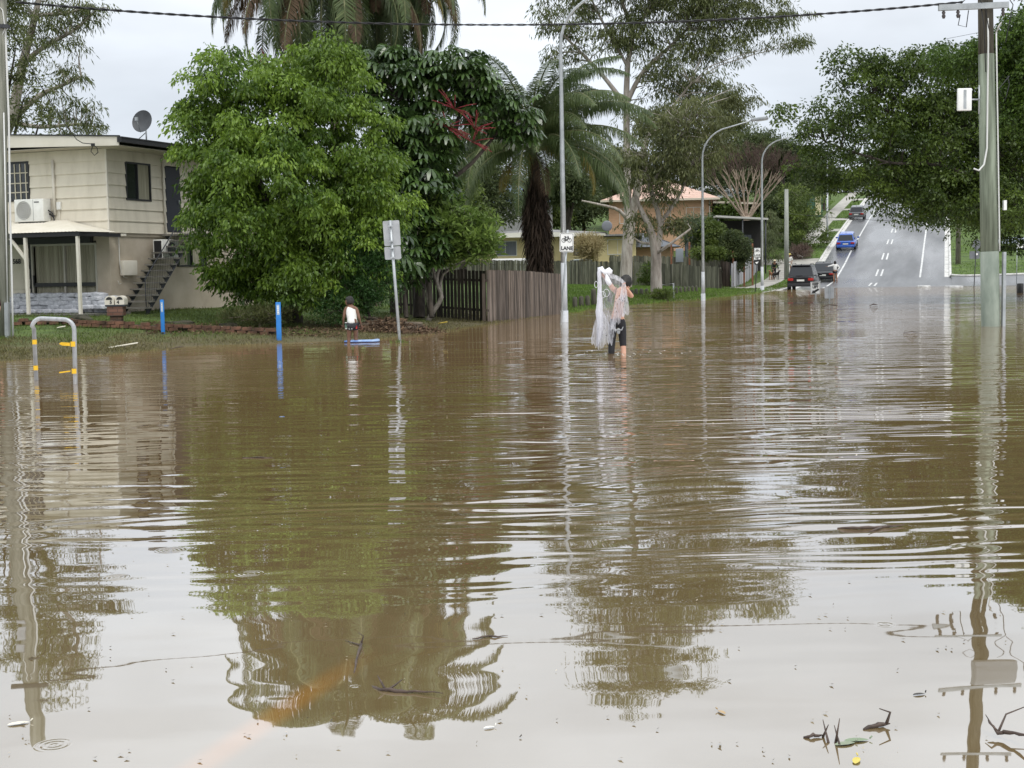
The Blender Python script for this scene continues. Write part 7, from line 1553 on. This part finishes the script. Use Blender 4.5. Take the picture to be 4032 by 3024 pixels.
car('parked_hatchback', 'dark grey hatchback parked farthest up the hill', 'car', *rp(3375, 157), 4.0, 1.75, 1.48, P_grey)

# ================================================================ grass, litter, flotsam
def blades(name, label, pts, h, w_, mat, seed=1):
    rg = np.random.default_rng(seed); P0 = np.array(pts); n = len(P0); D = rg.normal(size=(n, 3))*.45; D[:, 2] = 1
    o = leaves(name, P0, D, h*(.5+.9*rg.random(n)), w_, mat, None, rg.random(n)*.75, fold=.1); tag(o, label, 'grass', kind='stuff'); return o
rg = random.Random(12); pts = []
while len(pts) < 52000:
    Y = 26+rg.random()**1.3*26; px = rg.uniform(-60, 2230); d = CM @ Vector(((px-2016)/F, 0, -1)); x = d.x/d.y*Y; z = gz(x, Y)
    if z > -.05 and z < .75 and math.sin(x*1.9+Y*.8)+math.sin(x*.7-Y*1.7)+rg.uniform(-1.2, 1.6) > -.7: pts.append((x, Y, z-.01))
L_grass = leafmat('grass_blade', (.06, .085, .02), (.15, .20, .04), (.28, .27, .10), trans=.3, rough=.6)
lo_ = [p for p in pts if p[2] < .16+.08*math.sin(p[0]*2.1+p[1])]; hi_ = [p for p in pts if p[2] >= .16+.08*math.sin(p[0]*2.1+p[1])]
blades('grass', 'short green lawn grass on the near bank below the cream house', hi_, .085, .014, L_grass)
blades('grass', 'yellowed wet grass along the near waterline', lo_, .08, .014, leafmat('wet_blade', (.07, .065, .025), (.20, .18, .07), (.32, .28, .13), trans=.25, rough=.6), 5)
pts = []
while len(pts) < 30000:
    Y = 50+rg.random()*48; px = rg.uniform(2225, 3120); d = CM @ Vector(((px-2016)/F, 0, -1)); x = d.x/d.y*Y; z = gz(x, Y); s, w_ = sw(x, Y)
    if z > -.03 and not (-9.2 < w_ < -6.9 and s > -16) and w_ < -5.6: pts.append((x, Y, z-.01))
blades('grass', 'lush green grass on the lawn behind the timber bollards', pts, .13, .03, leafmat('lawn_blade', (.07, .12, .02), (.16, .26, .04), (.26, .34, .08), trans=.3, rough=.6), 2)
pts = []
while len(pts) < 26000:
    s = rg.uniform(-12, 80); w_ = rg.choice((-1, -1, 1))*rg.uniform(5.6, 16); 
    if (-9.2 < w_ < -6.9) or (w_ > 0 and s < 0) or any(a < s < b and w_ > -7 for a, b in ((8, 12.6), (23, 26.9), (34, 38.2), (47, 50.5), (62, 66))) or (w_ < 0 and 8 < s < 13): continue
    x, y = xy(s, w_); pts.append((x, y, gsw(s, w_)-.02))
blades('grass', 'bright green verge grass beside the road up the hill', pts, .16, .05, leafmat('verge_blade', (.08, .14, .02), (.18, .29, .045), (.28, .37, .09), trans=.3, rough=.6), 3)
# leaf litter heap behind the boy
pts = []
for _ in range(5200):
    px = rg.gauss(1520, 95); Y = rg.uniform(35.2, 37.6); g = GP(px, Y); hgt = .32*math.exp(-((px-1530)/130)**2)*math.exp(-((Y-36.6)/.8)**2); pts.append((g.x, Y, g.z+rg.random()*hgt))
P0 = np.array(pts); n = len(P0); RN = np.random.default_rng(8); D = RN.normal(size=(n, 3)); D[:, 2] *= .35
tag(leaves('leaf_litter', P0, D, .10+.12*RN.random(n), .03+.03*RN.random(n), leafmat('litter', (.05, .032, .02), (.16, .10, .06), (.30, .22, .13), trans=.1, rough=.9), None, RN.random(n)), 'heap of brown leaf litter and twigs behind the boy', 'leaf litter', kind='stuff')
pts = []
for _ in range(2600): px = rg.uniform(560, 1330); Y = rg.uniform(33.3, 36.8); g = GP(px, Y); pts.append((g.x, Y, g.z+.015))
P0 = np.array(pts); n = len(P0); D = RN.normal(size=(n, 3)); D[:, 2] *= .15
tag(leaves('leaf_litter', P0, D, .07+.08*RN.random(n), .02+.03*RN.random(n), MATS['litter'], None, RN.random(n)), 'scattered dead leaves under the weeping fig', 'leaf litter', kind='stuff')
rock('litter_mound', 'low brown brush heap of twigs and litter behind the boy', 'brush heap', GP(1520, 36.6), (.85, .35, .22), pm('brush', (.045, .03, .02), (.12, .085, .055), scale=9, rough=1), 6)
# floating sticks and leaves
M_stick = pm('wet_stick', (.035, .022, .016), (.09, .06, .045), scale=20, rough=.55)
def stick(label, pix, rs, name='floating_branch', cat='branch', forks=()):
    t = None; m = MB(); rg = random.Random(len(label))
    def path(pp):
        out = []
        for px, py, z in pp: q = G(px, py, 0); out.append(Vector((q.x, q.y, z)))
        return out
    A = path(pix); A2 = []
    for a, b in zip(A[:-1], A[1:]):
        for k in range(4): A2.append(a.lerp(b, k/4)+Vector((rg.uniform(-.004, .004), rg.uniform(-.01, .01), rg.uniform(-.002, .002))))
    A2.append(A[-1]); n = len(A2); m.tube(A2, [rs*(1-.5*i/n)*rg.uniform(.75, 1.2)*min(1, .35+1.3*i/n, .3+2.5*(n-1-i)/n) for i in range(n)], 7)
    for f in forks: F_ = path(f); m.tube(F_, [rs*.55]+[rs*.35]*(len(F_)-2)+[rs*.15], 5)
    return tag(m.build(name, M_stick), label, cat)
stick('long forked branch floating lower left of centre, lying nearly level with a knobbly end', [(1400, 2670, -.01), (1460, 2700, -.005), (1520, 2722, .006), (1600, 2728, .004), (1745, 2742, .012)], .011, forks=([(1520, 2722, .0), (1500, 2712, .03), (1488, 2705, .045)], [(1520, 2722, .0), (1560, 2715, .02), (1585, 2705, .03)]))
stick('upright crooked twig poking out of the water above the long forked branch', [(1395, 2650, .0), (1405, 2600, .004), (1420, 2545, .01), (1432, 2530, .02)], .008, forks=([(1420, 2545, .0), (1432, 2540, .04), (1412, 2545, .06)], [(1420, 2545, .005), (1360, 2525, .004)]))
stick('short dark stick with a raised end floating near the bottom right', [(3400, 2872, 0), (3450, 2865, .008), (3505, 2862, .012)], .012, forks=([(3490, 2862, .01), (3505, 2860, .05), (3462, 2862, .065)],))
stick('small dark twiggy stick floating left of the short dark stick', [(3165, 2905, .0), (3200, 2905, .01), (3240, 2900, .004)], .009, forks=([(3240, 2903, 0), (3262, 2910, .05)], [(3262, 2925, 0), (3240, 2890, .05)], [(3290, 2925, 0), (3306, 2920, .08)], [(3306, 2935, 0), (3285, 2890, .03)]))
stick('forked bare branch entering at the bottom right edge across the pole reflection', [(4080, 2960, .05), (3990, 2920, .03), (3930, 2905, .02), (3890, 2880, .04)], .009, forks=([(3930, 2905, .02), (3960, 2880, .06), (4060, 2862, .08)], [(3930, 2905, .02), (3905, 2900, .04), (3880, 2870, .05)]))
stick('thin grey stick floating in the right middle of the flood', [(3300, 2082, .004), (3380, 2084, .008), (3460, 2080, .006), (3560, 2072, .01)], .016, forks=([(3470, 2080, .006), (3420, 2100, .01)],))
stick('bent branch floating behind the grey sign back', [(3236, 1211, .03), (3262, 1209, .09), (3295, 1208, .06), (3305, 1210, .02)], .03)
stick('short dark stick floating on the far water before the hill road', [(3424, 1205, .02), (3440, 1204, .06), (3456, 1204, .03)], .035)
stick('thin dark stick on the bright ripples right of centre', [(3558, 1312, .01), (3590, 1311, .03), (3618, 1310, .01)], .016)
stick('thin twig floating at centre bottom between the tree reflections', [(1860, 2518, .003), (1930, 2510, .006), (2000, 2506, .004)], .006)
stick('pale thin reed floating level left of centre', [(955, 1802, .002), (1020, 1803, .006), (1080, 1803, .002)], .008)
stick('driftwood stick lying at the shore below the left blue post', [(670, 1378, .02), (700, 1374, .04), (725, 1370, .03)], .018)
def leaf1(label, px, py, s_, col, rz, name='floating_leaf'):
    g = G(px, py); m = MB(); pts = []
    for k in range(12): a = 2*math.pi*k/12; pts.append((s_*math.cos(a)*(1 if k != 0 else 1.15), s_*.42*math.sin(a), .002+.003*abs(math.sin(a))))
    m.add([(0, 0, .0015)]+pts, [(0, i+1, (i+1) % 12+1) for i in range(12)], True); m.tube([(s_*1.2, 0, .006), (s_*1.45, .005, .012)], .0025, 4)
    o = m.build(name, pm('leaf_%d' % int(px), tuple(c*.8 for c in col), col, scale=20, rough=.5), None, Vector((g.x, g.y, .001))); o.rotation_euler[2] = rz; tag(o, label, 'leaf')
leaf1('yellow leaf floating at the bottom right below the twiggy stick', 3372, 2998, .030, (.62, .50, .10), 1.2)
leaf1('curled black leaf floating alone on the pale water at lower right', 3617, 2737, .024, (.03, .026, .022), .3)
leaf1('tan leaf floating lower right of centre', 2842, 2808, .022, (.42, .30, .16), 2.)
leaf1('green leaf floating flat beside the twiggy stick', 3370, 2918, .04, (.20, .26, .16), .1); leaf1('second green leaf, thin and dim, left of the first green one', 3325, 2932, .036, (.24, .28, .19), .3)
leaf1('white scrap of leaf floating at the lower left', 70, 2852, .036, (.70, .66, .55), .4); leaf1('pale scrap floating below centre on the grey reflection', 1925, 2868, .02, (.8, .78, .7), .4)
rg = random.Random(77); m = MB()
for _ in range(420):
    px, py = rg.uniform(0, 4032), 1400+1600*rg.random()**1.15; g = G(px, py); s_ = rg.uniform(.002, .007)*(1 if py > 2000 else 2); a = rg.uniform(0, 3.1)
    m.add([(g.x+s_*math.cos(a+k*1.57)*(1.8 if k % 2 else .7), g.y+s_*math.sin(a+k*1.57)*(1.8 if k % 2 else .7), .004+.002*k) for k in range(4)], [(0, 1, 2, 3)])
tag(m.build('floating_specks', pm('specks', (.05, .04, .03), (.55, .5, .4), scale=.9, rough=.7, lo=.45, hi=.55)), 'tiny leaf bits and foam specks scattered over the flood', 'debris', kind='stuff')
for i, (px, py, s_, lb) in enumerate(((232, 1318, .10, 'white scrap of paper on the grass left of the hoop rail'), (700, 1352, .14, 'pale flat scrap at the waterline below the left blue post'), (850, 1302, .12, 'small white scrap by the brick edging between the blue posts'), (470, 1340, .35, 'long pale plank fragment on the grass below the mailboxes'), (1740, 1258, .13, 'yellow fallen leaf at the foot of the dark timber fence'))):
    Y = F*(CAMZ-.2)/(py-(1065-.0175*(px-2016))); g = GP(px, Y); o = MB().box((-s_, -.05, 0), (s_, .05, .025)).build('scrap', pm('scrap_pale' if i < 4 else 'scrap_yellow', (.6, .56, .46) if i < 4 else (.5, .36, .05), rough=.7), None, g+Vector((0, 0, .04)), bevel=.01); o.rotation_euler = (.1, -.15, rg.uniform(-.3, .3)); tag(o, lb, 'scrap')
# grass tuft where the leaning pole enters the water
g = G(1577, 1349); pts = [(g.x+rg.gauss(0, .12), g.y+rg.gauss(0, .1), -.04) for _ in range(60)]
o = leaves('grass_tuft', np.array(pts), np.array([(rg.gauss(0, .8), rg.gauss(0, .8), 1) for _ in pts]), .16, .014, MATS['grass_blade'], None, np.array([rg.random() for _ in pts])); tag(o, 'tuft of flooded grass round the foot of the leaning sign pole', 'grass tuft')
